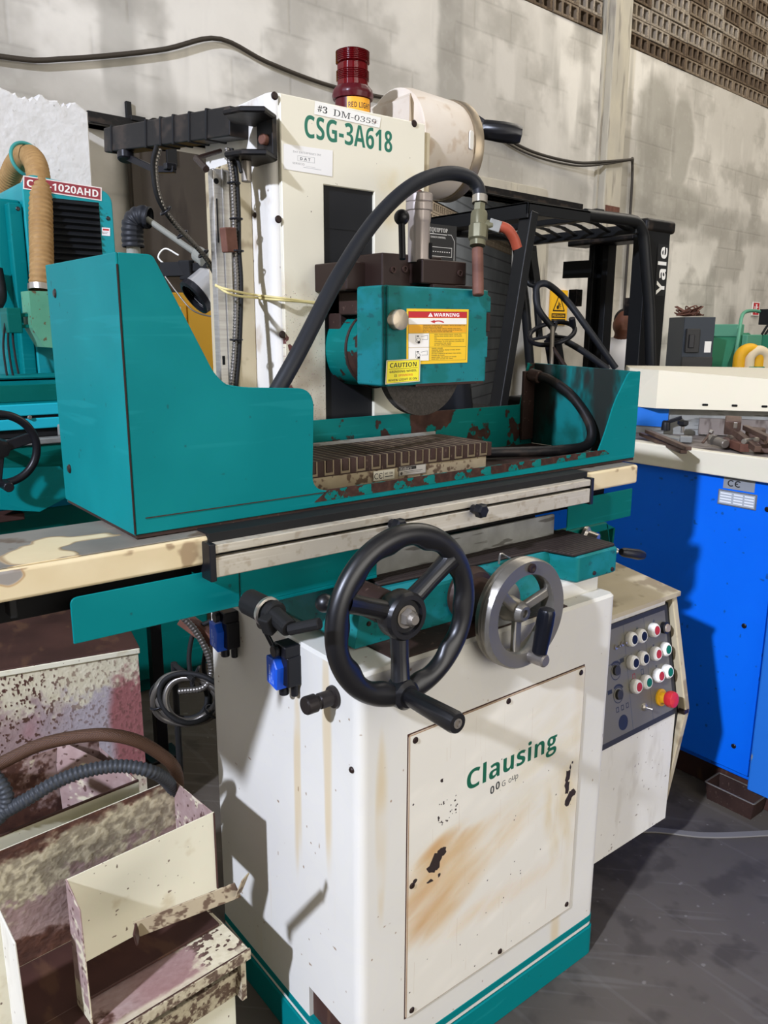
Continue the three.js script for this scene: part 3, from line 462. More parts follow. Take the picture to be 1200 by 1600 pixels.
  for (const q of [[[0.149, 1.174, -0.1]], [[0.358, 1.172, -0.1]]]) { const p = q[0]; const pr = []; for (let i = 0; i < 12; i++) pr.push([Math.cos(i / 12 * 2 * PI) * (i % 2 ? 0.0125 : 0.015) + p[0], Math.sin(i / 12 * 2 * PI) * (i % 2 ? 0.0125 : 0.015) + 1.17]);
    mesh('trip_dog_knob', [ext(pr, -0.086, -0.066, 'xy', 0.003), rod([p[0], 1.17, -0.1], [p[0], 1.17, -0.084], 0.009, 12)], M.black, rail); }
  // skirts hanging under the table
  const skirt = (x0, x1, r) => ext(roundPoly([[x0, 1.066], [x1, 1.066], [x1, 1.137], [x0, 1.137]], r), -0.133, -0.13, 'xy', 0.001);
  mesh('table_skirt', skirt(-0.421, -0.1495, [0.002, 0, 0, 0.012]), M.teal, G);
  mesh('table_skirt', [skirt(-0.147, 0.14, [0, 0, 0, 0]), bb(-0.147, 0.14, 1.06, 1.066, -0.3, -0.13, 0.001)], M.teal, G);
  mesh('table_skirt', skirt(0.697, 0.945, [0, 0.002, 0.002, 0]), M.tealDark, G);
  // lever at the right of the saddle
  const lever = mesh('clamp_lever', [lathe([[0, 0], [0.026, 0], [0.026, 0.008], [0.018, 0.014], [0.017, 0.04], [0, 0.042]], [0.943, 0.988, -0.268], add3([0.943, 0.988, -0.268], [0.3, -0.2, 1]), 24), rod([0.937, 0.986, -0.25], [1.002, 0.948, -0.2], 0.008, 12)], M.steel, G);
  mesh('lever_grip', lathe([[0, 0], [0.011, 0.002], [0.0145, 0.02], [0.0125, 0.075], [0.009, 0.085], [0, 0.087]], [1.094, 0.926, -0.18], [0.994, 0.951, -0.2]), M.black, lever);

  // ---- splash guard (hood) on the table
  const hx0 = -0.306, hx1 = 0.986, zf = -0.16, zb = -0.5;
  const P = (p) => p; // front sheet outline at the left: high end, slope, low shoulder, step down to the lip
  const frontOut = roundPoly([
    [hx0, 1.207], [hx1, 1.207], [hx1, 1.422], [0.938, 1.422], [0.887, 1.351], [0.857, 1.276], [0.83, 1.226],
    [0.765, 1.229], [0.054, 1.233], [0.018, 1.241], [0.024, 1.418], [-0.134, 1.426], [-0.156, 1.434], [-0.254, 1.623], [hx0, 1.623]],
    [0, 0.003, 0.004, 0.012, 0.03, 0.03, 0.015, 0.02, 0.004, 0.024, 0.035, 0.04, 0.03, 0.008, 0.003]);
  const hood = mesh('splash_guard', [ext(frontOut, zf - 0.0035, zf, 'xy', 0.001)], M.teal, G);
  mesh('end_wall', ext(shape([[zf, 1.207], [zf, 1.623], [zb, 1.625], [zb, 1.207]]), hx0 - 0.0035, hx0, 'zy', 0.001), M.teal, hood);
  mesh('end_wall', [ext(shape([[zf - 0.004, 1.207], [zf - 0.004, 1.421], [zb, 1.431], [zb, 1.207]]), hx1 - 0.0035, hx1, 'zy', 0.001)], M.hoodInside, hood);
  mesh('back_wall', [bb(hx0, hx1, 1.2, 1.318, zb - 0.003, zb, 0.001), ext(shape([[0.93, 1.318], [hx1, 1.318], [hx1, 1.43], [0.953, 1.432]]), zb - 0.003, zb, 'xy', 0.0005), ext(shape([[hx0, 1.318], [0.0, 1.318], [-0.2, 1.62], [hx0, 1.625]]), zb - 0.003, zb, 'xy', 0.0005)], M.tealWorn, hood);
  mesh('tray_floor', bb(hx0, hx1, 1.2, 1.206, zb, zf - 0.002, 0.001), M.grime, hood);
  mesh('corner_bead', [rod([hx0 - 0.0015, 1.208, zf - 0.001], [hx0 - 0.0015, 1.607, zf - 0.001], 0.0018, 8)], M.brown, hood);
  mesh('worn_lip', [hull([0.05, 1.2355, zf + 0.0006], [0.86, 1.2375, zf + 0.0006], [0.88, 1.226, zf + 0.0008], [0.5, 1.219, zf + 0.0008], [0.02, 1.216, zf + 0.0008], [0.05, 1.2355, zf - 0.0045], [0.86, 1.2375, zf - 0.0045])], M.tealRust, hood);
  mesh('rivet', screwAt([-0.309, 1.576, -0.457], [-1, 0, 0], 0.008), M.brown, hood); mesh('rivet', screwAt([-0.31, 1.27, -0.458], [-1, 0, 0], 0.008), M.brown, hood);
  mesh('hinge_seam', [bb(-0.29, 0.06, 1.231, 1.231 + 0.0015, zf, zf + 0.0012, 0)], M.grime, hood);
  const drain = tube([[0.955, 1.395, -0.47], [0.962, 1.39, -0.43], [0.964, 1.35, -0.35], [0.958, 1.28, -0.28], [0.93, 1.232, -0.265], [0.85, 1.222, -0.29], [0.75, 1.222, -0.33], [0.66, 1.224, -0.36]], 0.013, 80, 12);
  mesh('drain_hose', drain, M.blackWorn, hood);
  mesh('hose_fitting', [rod([0.953, 1.4, -0.49], [0.956, 1.394, -0.455], 0.018, 14), bb(0.93, 0.975, 1.22, 1.41, -0.498, -0.488, 0.002)], M.grime, hood);

  // ---- magnetic chuck with its pole pieces
  const cx0 = 0.02, cx1 = 0.572, cz0 = -0.44, cz1 = -0.258, cy = 1.27;
  const chuck = mesh('magnetic_chuck', [bb(cx0 + 0.004, cx1 - 0.014, 1.204, 1.238, cz0, cz1 - 0.003, 0.002)], M.grimeLight, G);
  mesh('top_plate', bb(cx0, cx1, 1.238, cy - 0.0008, cz0 + 0.002, cz1 - 0.001, 0.001), M.grime, chuck);
  const np = 14, pitch = (cx1 - cx0 - 0.012) / np;
  for (let i = 0; i < np; i++) { const x = cx0 + 0.006 + i * pitch;
    mesh('pole_spacer', [bb(x + 0.006, x + 0.009, 1.241, cy, cz0 + 0.006, cz1 + 0.0006, 0), bb(x + 0.0255, x + 0.0285, 1.241, cy, cz0 + 0.006, cz1 + 0.0006, 0), bb(x + 0.009, x + 0.0255, 1.241, 1.2455, cz0 + 0.006, cz1 + 0.0006, 0)], M.brass, chuck);
    mesh('pole_piece', bb(x + 0.0105, x + 0.024, 1.247, cy + 0.0002, cz0 + 0.008, cz1 + 0.0016, 0.0006), M.grime, chuck); }
  mesh('back_fence', bb(cx0, cx1 - 0.01, 1.245, cy + 0.006, cz0 - 0.006, cz0, 0.001), M.zinc, chuck);
  mesh('maker_plate', print([0.335, 1.2285, cz1 - 0.0012], 0.075, 0.02), canvasMat(320, 88, (g, w, h) => { g.fillStyle = '#b9b2a4'; g.fillRect(0, 0, w, h); g.fillStyle = '#2a2622'; g.fillRect(4, 6, 200, 30); g.fillStyle = '#b9b2a4'; g.font = 'italic bold 30px serif'; g.fillText("Walker's", 10, 32); g.strokeStyle = '#4a443e'; g.lineWidth = 3; g.strokeRect(3, 3, w - 6, h - 6); g.fillStyle = '#3c362f'; g.fillRect(60, 48, 220, 4); g.fillRect(80, 62, 180, 3); g.beginPath(); g.arc(30, 64, 14, 0, 7); g.fill(); }), chuck, true);
  mesh('label', print([0.258, 1.226, cz1 - 0.0012], 0.055, 0.02), canvasMat(260, 92, (g, w, h) => { g.fillStyle = '#d8d2bd'; g.fillRect(0, 0, w, h); g.strokeStyle = '#1e1c1a'; g.lineWidth = 7; g.beginPath(); g.arc(38, 50, 24, 0.8, 5.5); g.stroke(); g.beginPath(); g.arc(92, 50, 24, 0.8, 5.5); g.moveTo(70, 50); g.lineTo(92, 50); g.stroke(); g.fillStyle = '#3a3630'; g.fillRect(124, 14, 4, 66); g.font = 'bold 26px sans-serif'; g.fillText('MC', 140, 44); g.fillText('530', 196, 44); g.fillRect(140, 60, 100, 8); }), chuck, true);
}
{
  // ---- column
  const x0 = 0.183, x1 = 0.6, yb = 1.2, yt = 2.0, zf = -0.54, zk = -0.86;
  const sx0 = 0.307, sx1 = 0.447, sy1 = 1.829, sy0 = 1.22;
  const foot = (a, b, c, d) => roundPoly([[a, d], [b, d], [b, c], [a, c]], [0.028, 0.006, 0.004, 0.004]);
  const col = mesh('column', [ext((() => { const s = foot(x0, x1 - 0.02, zk, zf - 0.012); return s; })(), yb, yt, 'xz', 0.003)], M.column, G);
  const fw = x1 - x0, W = 900, H = Math.round(900 * (yt - yb) / fw);
  const frontMat = canvasMat(W, H, (g, w, h) => {
    const X = (x) => (x - x0) / fw * w, Y = (y) => h - (y - yb) / (yt - yb) * h, S = w / fw; let sd = 5; const r = () => { sd = (sd * 1664525 + 1013904223) >>> 0; return sd / 4294967296; };
    g.fillStyle = '#e2dcc6'; g.fillRect(0, 0, w, h);
    const blot = (x, y, rx, ry, c, n, a) => { for (let i = 0; i < n; i++) { const px = X(x + (r() - 0.5) * 2 * rx), py = Y(y + (r() - 0.5) * 2 * ry), R = (0.01 + r() * 0.03) * S, gr = g.createRadialGradient(px, py, 0, px, py, R); gr.addColorStop(0, `rgba(${c},${a})`); gr.addColorStop(1, `rgba(${c},0)`); g.fillStyle = gr; g.fillRect(px - R, py - R, 2 * R, 2 * R); } };
    blot(0.52, 1.82, 0.05, 0.06, '206,176,110', 50, 0.09); blot(0.25, 1.5, 0.06, 0.12, '160,140,110', 90, 0.08); blot(0.25, 1.38, 0.06, 0.08, '110,92,72', 120, 0.1);
    for (let i = 0; i < 900; i++) { g.fillStyle = `rgba(${80 + r() * 60},${64 + r() * 50},${50 + r() * 40},${0.2 + r() * 0.5})`; const y = 1.3 + Math.pow(r(), 2) * 0.3, q = 1 + r() * 3; g.fillRect(X(x0 + 0.01 + r() * 0.12), Y(y), q, q); }
    for (let i = 0; i < 40; i++) { g.fillStyle = '#4a382e'; const q = 1 + r() * 4; g.fillRect(X(x0 + r() * fw), Y(1.3 + r() * 0.65), q, q * 1.5); }
    g.fillStyle = '#5c2e28'; for (let i = 0; i < 26; i++) { const px = X(x0 + 0.004 + r() * 0.03), py = Y(1.34 + r() * 0.08 * (r() < 0.4 ? 2 : 1)); g.beginPath(); for (let k = 0; k < 7; k++) g.lineTo(px + Math.cos(k) * (6 + r() * 14), py + Math.sin(k) * (8 + r() * 22)); g.fill(); }
    g.strokeStyle = '#a89a7e'; g.lineWidth = 2; g.strokeRect(1, 1, w - 2, h - 2);
    g.fillStyle = '#0c6a52'; g.font = 'bold ' + Math.round(0.062 * S) + 'px sans-serif'; g.save(); g.translate(X(0.256), Y(1.919)); const tw = g.measureText('CSG-3A618').width; g.scale(0.501 * S / tw - 0.256 * S / tw, 1); g.fillText('CSG-3A618', 0, 0); g.restore();
  }, { rough: 0.45 });
  const fs = shape([[x0 + 0.016, yb], [x1, yb], [x1, yt - 0.004], [x0 + 0.016, yt - 0.004]]); const slot = new THREE.Path(); [[sx0, sy0], [sx1, sy0], [sx1, sy1], [sx0, sy1]].forEach((p, i) => (i ? slot.lineTo(...p) : slot.moveTo(...p))); slot.closePath(); fs.holes.push(slot);
  const pg = noIndex(ext(fs, zf - 0.012, zf, 'xy', 0.002)), pos = pg.attributes.position, uv = new Float32Array(pos.count * 2);
  for (let i = 0; i < pos.count; i++) { uv[i * 2] = (pos.getX(i) - x0) / fw; uv[i * 2 + 1] = (pos.getY(i) - yb) / (yt - yb); } pg.setAttribute('uv', new THREE.BufferAttribute(uv, 2));
  const front = mesh('front_cover', pg, frontMat, col, true);
  mesh('way_bellows', [bb(sx0 - 0.01, sx1 + 0.01, sy0 - 0.01, sy1 + 0.01, zf - 0.011, zf - 0.0075, 0), ...[1.5, 1.62, 1.74].map((y) => bb(sx0, sx1, y, y + 0.0015, zf - 0.008, zf - 0.0065, 0))], plain(0x1b1c1e, 0.6), col);
  for (const q of [[0.187, 1.988], [0.565, 1.992], [0.189, 1.747], [0.192, 1.507]]) mesh('screw', screwAt([...q.flat(), zf], [0, 0, 1], 0.008), M.brown, col);
  for (const q of [[0.182, 1.764, -0.629], [0.182, 1.525, -0.684], [0.182, 1.473, -0.684]]) mesh('screw', screwAt(q, [-1, 0, 0], 0.006), M.brown, col);
  mesh('number_label', quad([0.283, 1.968, -0.539], [0.461, 1.967, -0.539], [0.465, 1.989, -0.539], [0.286, 1.995, -0.539]), canvasMat(560, 110, (g, w, h) => { g.fillStyle = '#f0eee6'; g.fillRect(0, 0, w, h); g.fillStyle = '#1c1c1c'; g.font = 'bold 76px serif'; g.fillText('#3', 22, 82); g.font = '76px serif'; g.save(); g.translate(150, 84); const t = g.measureText('DM-0359').width; g.scale(380 / t, 1); g.fillText('DM-0359', 0, 0); g.restore(); g.fillStyle = 'rgba(200,190,178,0.9)'; for (let i = 0; i < 30; i++) g.fillRect(470 + (i * 37 % 66), 40 + (i * 23 % 46), 6, 6); g.fillStyle = '#6e3c34'; g.fillRect(505, 56, 14, 10); }), col, true);
  mesh('paper_label', quad([0.204, 1.849, -0.539], [0.329, 1.848, -0.539], [0.331, 1.902, -0.539], [0.205, 1.899, -0.539]), canvasMat(380, 210, (g, w, h) => { g.fillStyle = '#e9e7e2'; g.fillRect(0, 0, w, h); g.fillStyle = '#8a8886'; g.font = '22px sans-serif'; g.fillText('DAT ENTERPRISES INC', 70, 62); g.fillText('SERVICIO  ________', 66, 158); g.fillStyle = '#55585c'; g.font = 'bold 34px sans-serif'; g.fillText('D A T', 122, 118); g.strokeStyle = '#777'; g.lineWidth = 2; g.strokeRect(106, 84, 130, 42); g.fillStyle = '#a0a0a0'; g.fillRect(150, 170, 140, 3); }), col, true);
  mesh('right_flange', [bb(x1, x1 + 0.02, yb, yt - 0.02, zf - 0.03, zf - 0.004, 0.003)], M.creamTop, col);
  // left side: linear scale rail, ducts, cables
  const lx = 0.1;
  const way = mesh('side_channel', [bb(0.135, 0.183, 1.22, 1.87, -0.72, -0.64, 0.004), bb(lx + 0.02, 0.14, 1.22, 1.86, -0.74, -0.66, 0.003)], M.creamTop, col);
  mesh('aluminium_strip', [bb(0.085, 0.125, 1.22, 1.85, -0.655, -0.632, 0.003), bb(0.105, 0.109, 1.22, 1.85, -0.632, -0.628, 0.001)], M.alu, col);
  mesh('strip_slot', bb(0.091, 0.094, 1.7, 1.79, -0.632, -0.6305, 0.0005), M.dark, col); mesh('strip_slot', bb(0.091, 0.097, 1.44, 1.46, -0.632, -0.6305, 0.0005), M.dark, col); mesh('strip_hole', rod([0.093, 1.825, -0.633], [0.093, 1.825, -0.6305], 0.006, 12), M.dark, col);
  const pipe = [[0.11, 1.888, -0.61], [0.111, 1.838, -0.595], [0.109, 1.761, -0.587], [0.104, 1.683, -0.581], [0.098, 1.617, -0.566], [0.086, 1.537, -0.552], [0.072, 1.457, -0.54], [0.057, 1.388, -0.532]];
  mesh('flexible_conduit', ribbed(pipe, 0.006, 0.007, 0.12, 10), M.flexMetal, col);
  mesh('cable', tube(pipe.map((p) => add3(p, [0.0095, 0, 0.002])), 0.005, 60, 8), M.blackMatt, col);
  for (const t of [[362, 285], [369, 342], [371, 390], [368, 530]]) mesh('cable_tie', torus([0.116, 1.821, -0.601].map((v, i) => v) && [[[0.114, 1.818, -0.593]], [[0.113, 1.746, -0.586]], [[0.108, 1.68, -0.577]], [[0.081, 1.496, -0.545]]][[285, 342, 390, 530].indexOf(t[1])][0], 0.0125, 0.0022, [0, 1, 0], 6, 20), M.black, col);
  mesh('pipe_clamp', [ob([0.09, 1.701, -0.578], [0.034, 0.05, 0.018], [0, 0.3, 0.1], 0.003)], M.rustPipe, col);
  // carrier arm with its U bracket at the top left
  const bo = [0.0, 0.0, 0.0], plateO = [[0.19, -0.54], [0.19, -0.62], [0.13, -0.625], [0.085, -0.575], [0.1, -0.53], [0.14, -0.5]];
  mesh('bracket', [ext(plateO, 1.862, 1.874, 'xz', 0.003), ext(plateO, 1.942, 1.954, 'xz', 0.003), bb(0.176, 0.188, 1.868, 1.948, -0.6, -0.535, 0.002)], M.blackWorn, col);
  mesh('pivot_pin', rod([0.135, 1.862, -0.575], [0.135, 1.82, -0.575], 0.011, 14), M.steelDull, col); mesh('pivot_pin', rod([0.178, 1.905, -0.56], [0.162, 1.905, -0.556], 0.011, 14), M.rustPipe, col);
  const aR = [0.159, 1.951, -0.642], aL = [0.106, 2.008, -1.25];
  mesh('carrier_arm', [bar(aL, aR, 0.05, 0.06, [0, 1, 0], 0.004)], M.blackWorn, col);
  for (const t of [0.07, 0.38, 0.5, 0.6, 0.72, 0.84]) { const p = lerp3(aL, aR, t), q = lerp3(aL, aR, t + 0.012); mesh('band', [bar(p, q, 0.056, 0.066, [0, 1, 0], 0.003)], M.blackMatt, col); }
  mesh('hook_arm', [rod([0.102, 1.966, -1.149], [0.099, 1.944, -1.145], 0.022, 18), bar([0.104, 1.952, -1.143], [0.134, 1.911, -1.042], 0.013, 0.016), bar([0.13, 1.911, -1.045], [0.163, 1.908, -0.992], 0.016, 0.016), ob([0.155, 1.915, -1.001], [0.028, 0.016, 0.022])], M.black, col);
  const cab = [[-0.05, 1.863, -0.586], [-0.057, 1.828, -0.594], [-0.05, 1.772, -0.598], [-0.018, 1.734, -0.614], [0.035, 1.698, -0.64], [0.085, 1.664, -0.669], [0.153, 1.619, -0.746]];
  mesh('flexible_conduit', ribbed(cab, 0.005, 0.007, 0.12, 10), M.flexMetal, col); mesh('cable', tube(cab.map((p) => add3(p, [-0.007, 0.004, 0.003])), 0.0045, 50, 8), M.blackMatt, col);
  for (const p of [[-0.035, 1.751, -0.606], [0.021, 1.714, -0.656], [0.074, 1.679, -0.669]]) mesh('cable_tie', torus(p, 0.012, 0.0025, [0.6, -0.7, 0], 6, 20), M.black, col);
  mesh('small_crank', [rod([0.144, 1.903, -0.705], [0.066, 1.872, -0.666], 0.005, 10), rod([0.066, 1.872, -0.666], [0.041, 1.834, -0.571], 0.007, 10)], M.brown, col);
  mesh('cable', tube([[0.108, 1.873, -0.581], [0.109, 1.856, -0.562], [0.111, 1.833, -0.554]], 0.004, 20, 8), M.blackMatt, col);

  // ---- elevating handwheel housing on the right of the column
  const hc = [0.66, 1.956, -0.541], c0 = [0.6, 1.985, -0.68], ax = [1, 0, 0.0];
  const hubC = (x) => [x, 1.985, -0.69];
  const hub = mesh('elevating_housing', [lathe([[0, 0], [0.118, 0], [0.124, 0.004], [0.128, 0.03], [0.122, 0.16], [0.116, 0.19], [0, 0.19]], hubC(0.62), hubC(1), 56), hull([0.6, 2.07, -0.6], [0.6, 1.9, -0.6], [0.6, 2.07, -0.8], [0.6, 1.88, -0.8], [0.64, 2.098, -0.64], [0.64, 1.88, -0.62], [0.64, 2.098, -0.74], [0.64, 1.87, -0.76])], M.hubCream, G);
  mesh('graduated_ring', lathe([[0.1, 0], [0.124, 0], [0.126, 0.003], [0.126, 0.028], [0.122, 0.032], [0.1, 0.032]], hubC(0.795), hubC(1), 64), plain(0x9a8c76, 0.38, 0.7), hub);
  mesh('inner_dial', lathe([[0, 0], [0.1, 0], [0.1, 0.01], [0.05, 0.02], [0, 0.02]], hubC(0.81), hubC(1), 40), M.steelDull, hub);
  mesh('index_plate', [ext(roundPoly([[-0.018, -0.032], [0.018, -0.032], [0.018, 0.032], [-0.018, 0.032]], [0.014, 0.014, 0.014, 0.014]), 0, 0.003, 'xy', 0.001)].map((g) => { g.scale(0.5, 0.7, 1); g.rotateY(0.25); return g.translate(0.778, 1.99, -0.568); }), M.white, hub);
  const gr0 = [0.926, 2.07, -0.724], gr1 = [1.035, 2.05, -0.632];
  mesh('crank_stem', rod(gr0, lerp3(gr0, gr1, 0.3), 0.017, 18), M.steel, hub);
  mesh('crank_arm', bar([0.93, 2.106, -0.732], [0.962, 2.075, -0.698], 0.014, 0.02), M.blackWorn, hub);
  mesh('crank_grip', lathe([[0, 0], [0.022, 0.001], [0.025, 0.006], [0.0275, 0.05], [0.026, 0.085], [0.021, 0.099], [0, 0.102]].map(([a, b]) => [a, b * 1.12]), lerp3(gr0, gr1, 0.22), gr1), M.bakelite, hub);

  // ---- red beacon
  const bc = [0.474, 1.985, -0.66], by = (y) => [bc[0], y, bc[2]], yc = 2.049, yl = 2.08, yt2 = 2.159, br = 0.0375;
  const lens = [], LH = yt2 - yl; for (let i = 0; i <= 60; i++) { const f = i / 60, y = f * LH * 0.97, band = (f > 0.12 && f < 0.44) || f > 0.66; lens.push([br - 0.0008 + (band && i % 3 === 1 ? 0.0022 : 0) - (f > 0.6 && f < 0.65 ? 0.003 : 0) + (f > 0.65 ? 0.0012 : 0) - (f > 0.97 ? 0.004 : 0), y]); }
  const bea = mesh('beacon', lathe([[0, 0], [0.039, 0], [0.0425, 0.003], [0.0425, yc - 1.97], [0, yc - 1.97]], by(1.97), by(3), 40), M.beaconBase, G);
  mesh('beacon_collar', lathe([[0.03, 0], [0.047, 0.002], [0.0495, 0.01], [0.047, 0.022], [0.04, 0.03], [0.036, yl - yc]], by(yc), by(3), 40), M.beaconBase, bea);
  mesh('beacon_lens', lathe([...lens, [0.03, LH * 0.99], [0, LH]], by(yl), by(3), 48), M.beacon, bea);
  mesh('beacon_lamp', lathe([[0, 0], [0.02, 0.001], [0.02, 0.006], [0.012, 0.008], [0.014, 0.03], [0.012, 0.06], [0, 0.07]], by(yl), by(3), 20), M.redCap, bea);
  const blab = new THREE.CylinderGeometry(0.0432, 0.0432, 0.055, 40, 1, true, -0.95, 1.5); blab.translate(bc[0], yc - 0.0275, bc[2]);
  mesh('beacon_label', blab, canvasMat(420, 330, (g, w, h) => { g.fillStyle = '#e8a11e'; g.fillRect(0, 0, w, h); g.fillStyle = '#2a1c10'; g.font = 'bold 100px sans-serif'; const put = (s, y) => { g.save(); g.translate(14, y); g.scale((w - 28) / g.measureText(s).width, 1); g.fillText(s, 0, 0); g.restore(); }; put('RED LIGHT', 140); put('WHEEL TURNS', 280); }), bea, true);

  // ---- grinding head: spindle housing, wheel guard, wheel, dresser
  const gz = -0.3, gy0 = 1.402, gy1 = 1.607, gx0 = 0.291, gx1 = 0.588, gk = -0.4;
  const head = mesh('grinding_head', [lathe([[0, 0], [0.082, 0], [0.085, 0.004], [0.085, 0.16], [0, 0.16]], [0.392, 1.475, -0.42], [0.392, 1.475, -1], 40), lathe([[0.07, 0], [0.078, 0], [0.078, 0.03], [0.07, 0.03]], [0.392, 1.475, -0.395], [0.392, 1.475, -1], 40)], M.tealWorn, G);
  mesh('housing_band', [torus([0.392, 1.475, -0.46], 0.085, 0.004, [0, 0, 1], 8, 40)], M.grime, head);
  mesh('head_slide', [bb(0.32, 0.45, 1.55, 1.6, -0.6, -0.41, 0.004), bb(0.32, 0.46, 1.46, 1.62, -0.6, -0.5, 0.004)], M.grime, head);
  const guard = mesh('wheel_guard', [bb(gx0, gx1, gy0, gy1, gk, gz, 0.006)], M.tealGuard, G);
  mesh('guard_door', ext(roundPoly([[gx0 + 0.002, gy0 + 0.002], [gx1 - 0.014, gy0 + 0.002], [gx1 - 0.012, gy0 + 0.01], [gx1 - 0.012, 1.458], [gx1 - 0.004, 1.458], [gx1 - 0.004, 1.505], [gx1 - 0.01, 1.505], [gx1 - 0.01, 1.558], [gx1 + 0.002, 1.558], [gx1 + 0.002, 1.59], [gx1 - 0.008, 1.596], [gx1 - 0.008, gy1 - 0.002], [gx0 + 0.002, gy1 - 0.002]]), gz, gz + 0.006, 'xy', 0.0015), M.tealGuard, guard);
  mesh('guard_hinge', [bb(gx1 - 0.012, gx1 + 0.004, 1.515, 1.556, gz - 0.02, gz + 0.004, 0.002)], M.grime, guard);
  mesh('guard_edge', bb(gx0 + 0.08, gx1 - 0.015, gy0 - 0.002, gy0 + 0.004, gz - 0.08, gz + 0.0065, 0.001), M.grime, guard);
  mesh('door_knob', lathe([[0, 0], [0.02, 0], [0.0205, 0.003], [0.0205, 0.02], [0.018, 0.0215], [0, 0.0215]], [0.313, 1.538, -0.296], add3([0.313, 1.538, -0.296], [0, 0, 1]), 32), plain(0xb8ab94, 0.45, 0.6), guard);
  mesh('warning_label', quad([0.343, 1.447, -0.293], [0.52, 1.448, -0.293], [0.52, 1.563, -0.293], [0.342, 1.561, -0.293]), canvasMat(760, 740, (g, w, h) => {
    g.fillStyle = '#f2c41c'; g.fillRect(0, 0, w, h); g.fillStyle = '#eba912'; g.fillRect(24, 200, w - 48, 120); g.fillStyle = '#c01c26'; g.fillRect(22, 36, w - 44, 84); g.fillStyle = '#f3efe6'; g.fillRect(22, 124, w - 44, 84); g.fillRect(22, 328, 246, 184); g.fillRect(22, 518, 246, 176);
    g.fillStyle = '#fff'; g.font = 'bold 66px sans-serif'; g.fillText('WARNING', 322, 102); g.beginPath(); g.moveTo(282, 50); g.lineTo(312, 104); g.lineTo(252, 104); g.fill(); g.fillStyle = '#c01c26'; g.font = 'bold 36px sans-serif'; g.fillText('!', 276, 98);
    g.strokeStyle = '#c01c26'; g.lineWidth = 17; g.beginPath(); g.arc(376, 280, 118, -2.1, -0.95); g.stroke(); g.fillStyle = '#c01c26'; g.beginPath(); g.moveTo(282, 170); g.lineTo(332, 148); g.lineTo(338, 196); g.fill();
    g.strokeStyle = '#222'; g.lineWidth = 3; for (const y of [208, 326, 514]) { g.beginPath(); g.moveTo(22, y); g.lineTo(w - 22, y); g.stroke(); } g.strokeRect(22, 36, w - 44, h - 76); g.beginPath(); g.moveTo(270, 326); g.lineTo(270, 696); g.stroke();
    g.fillStyle = '#1b1710'; g.font = 'bold 20px sans-serif'; const T = ['IMPROPER OPERATION OF WHEELS OR ACCESSORIES CAN', 'CAUSE DEATH OR INJURY.', 'ALWAYS WEAR EYE AND SAFETY WHEEL AND FACE', 'PROTECTIVE CLOTHING. STAND CLEAR AT START-UP.', 'READ THE INSTRUCTIONS BEFORE USE.']; T.forEach((s, i) => g.fillText(s, 190, 230 + i * 21, 530));
    const T2 = ['KEEP YOUR HANDS AWAY FROM THE', 'REVOLVING WHEEL WITH THE WHEEL', 'ON.', 'TURN OFF THE POWER SWITCH AND WAIT FOR', 'THE WHEEL TO STOP BEFORE CLEANING OR', 'CHANGING THE WORK.', 'DO NOT OPEN GUARD.']; T2.forEach((s, i) => g.fillText(s, 330, 352 + i * 24, 380));
    const T3 = ['WHEEL GUARD', 'PREVENT WHEEL FROM FLYING APART', 'WHEN BROKEN.', 'DO NOT OPERATE WITHOUT THE WHEEL', 'GUARD IN PLACE.', 'MAKE SURE THE SPEED OF WHEEL', 'DOES NOT EXCEED ITS LIMIT.']; T3.forEach((s, i) => g.fillText(s, 300, 540 + i * 24, 410));
    g.strokeStyle = '#222'; g.lineWidth = 4; for (const [x, y] of [[110, 350], [110, 560]]) { g.beginPath(); g.arc(x + 30, y + 60, 22, 0, 7); g.moveTo(x, y); g.lineTo(x, y + 90); g.lineTo(x + 40, y + 120); g.moveTo(x + 60, y + 20); g.lineTo(x + 140, y + 4); g.lineTo(x + 140, y + 60); g.lineTo(x + 70, y + 60); g.stroke(); g.fillRect(x + 10, y + 6, 26, 16); g.fillRect(x + 20, y + 80, 30, 30); }
  }), guard, true);
  mesh('caution_label', [ob([0, 0, 0], [1, 1, 1])].map(() => quad([0.285, 1.408, -0.291], [0.379, 1.411, -0.291], [0.38, 1.459, -0.291], [0.288, 1.457, -0.291])), canvasMat(520, 380, (g, w, h) => { g.fillStyle = '#d8d2b4'; g.fillRect(0, 0, w, h); g.fillStyle = '#f4e42a'; g.fillRect(14, 14, w - 28, h - 28); g.strokeStyle = '#2a2410'; g.lineWidth = 4; g.strokeRect(16, 16, w - 32, h - 32); g.fillStyle = '#111'; g.textAlign = 'center'; g.font = 'bold 100px sans-serif'; g.fillText('CAUTION', w / 2, 122, 420); g.fillRect(40, 142, w - 80, 6); g.font = 'bold 48px sans-serif'; g.fillText('GRINDING WHEEL', w / 2, 206, 420); g.fillText('IS', 150, 270); g.fillStyle = '#d8601c'; g.fillText('SPINNING', 300, 270, 220); g.fillStyle = '#111'; g.fillText('WHEN LIGHT IS ON', w / 2, 340, 440); }), guard, true);
  const wc = [0.441, 1.446, -0.36];
  const wheel = mesh('grinding_wheel', lathe([[0.02, 0], [0.113, 0], [0.116, 0.002], [0.116, 0.022], [0.113, 0.024], [0.02, 0.024]], [wc[0], wc[1], wc[2] + 0.012], [wc[0], wc[1], -1], 72), M.wheelStone, G);
  mesh('wheel_flange', lathe([[0, 0], [0.046, 0], [0.05, 0.004], [0.05, 0.008], [0, 0.008]], [wc[0], wc[1], wc[2] + 0.02], [wc[0], wc[1], -1], 40), M.grimeLight, wheel);
  // dovetail blocks and dresser on top
  mesh('dresser_block', [bb(0.33, 0.5, 1.607, 1.676, -0.47, -0.36, 0.004), bb(0.28, 0.34, 1.6, 1.66, -0.56, -0.42, 0.004)], M.brown, head);
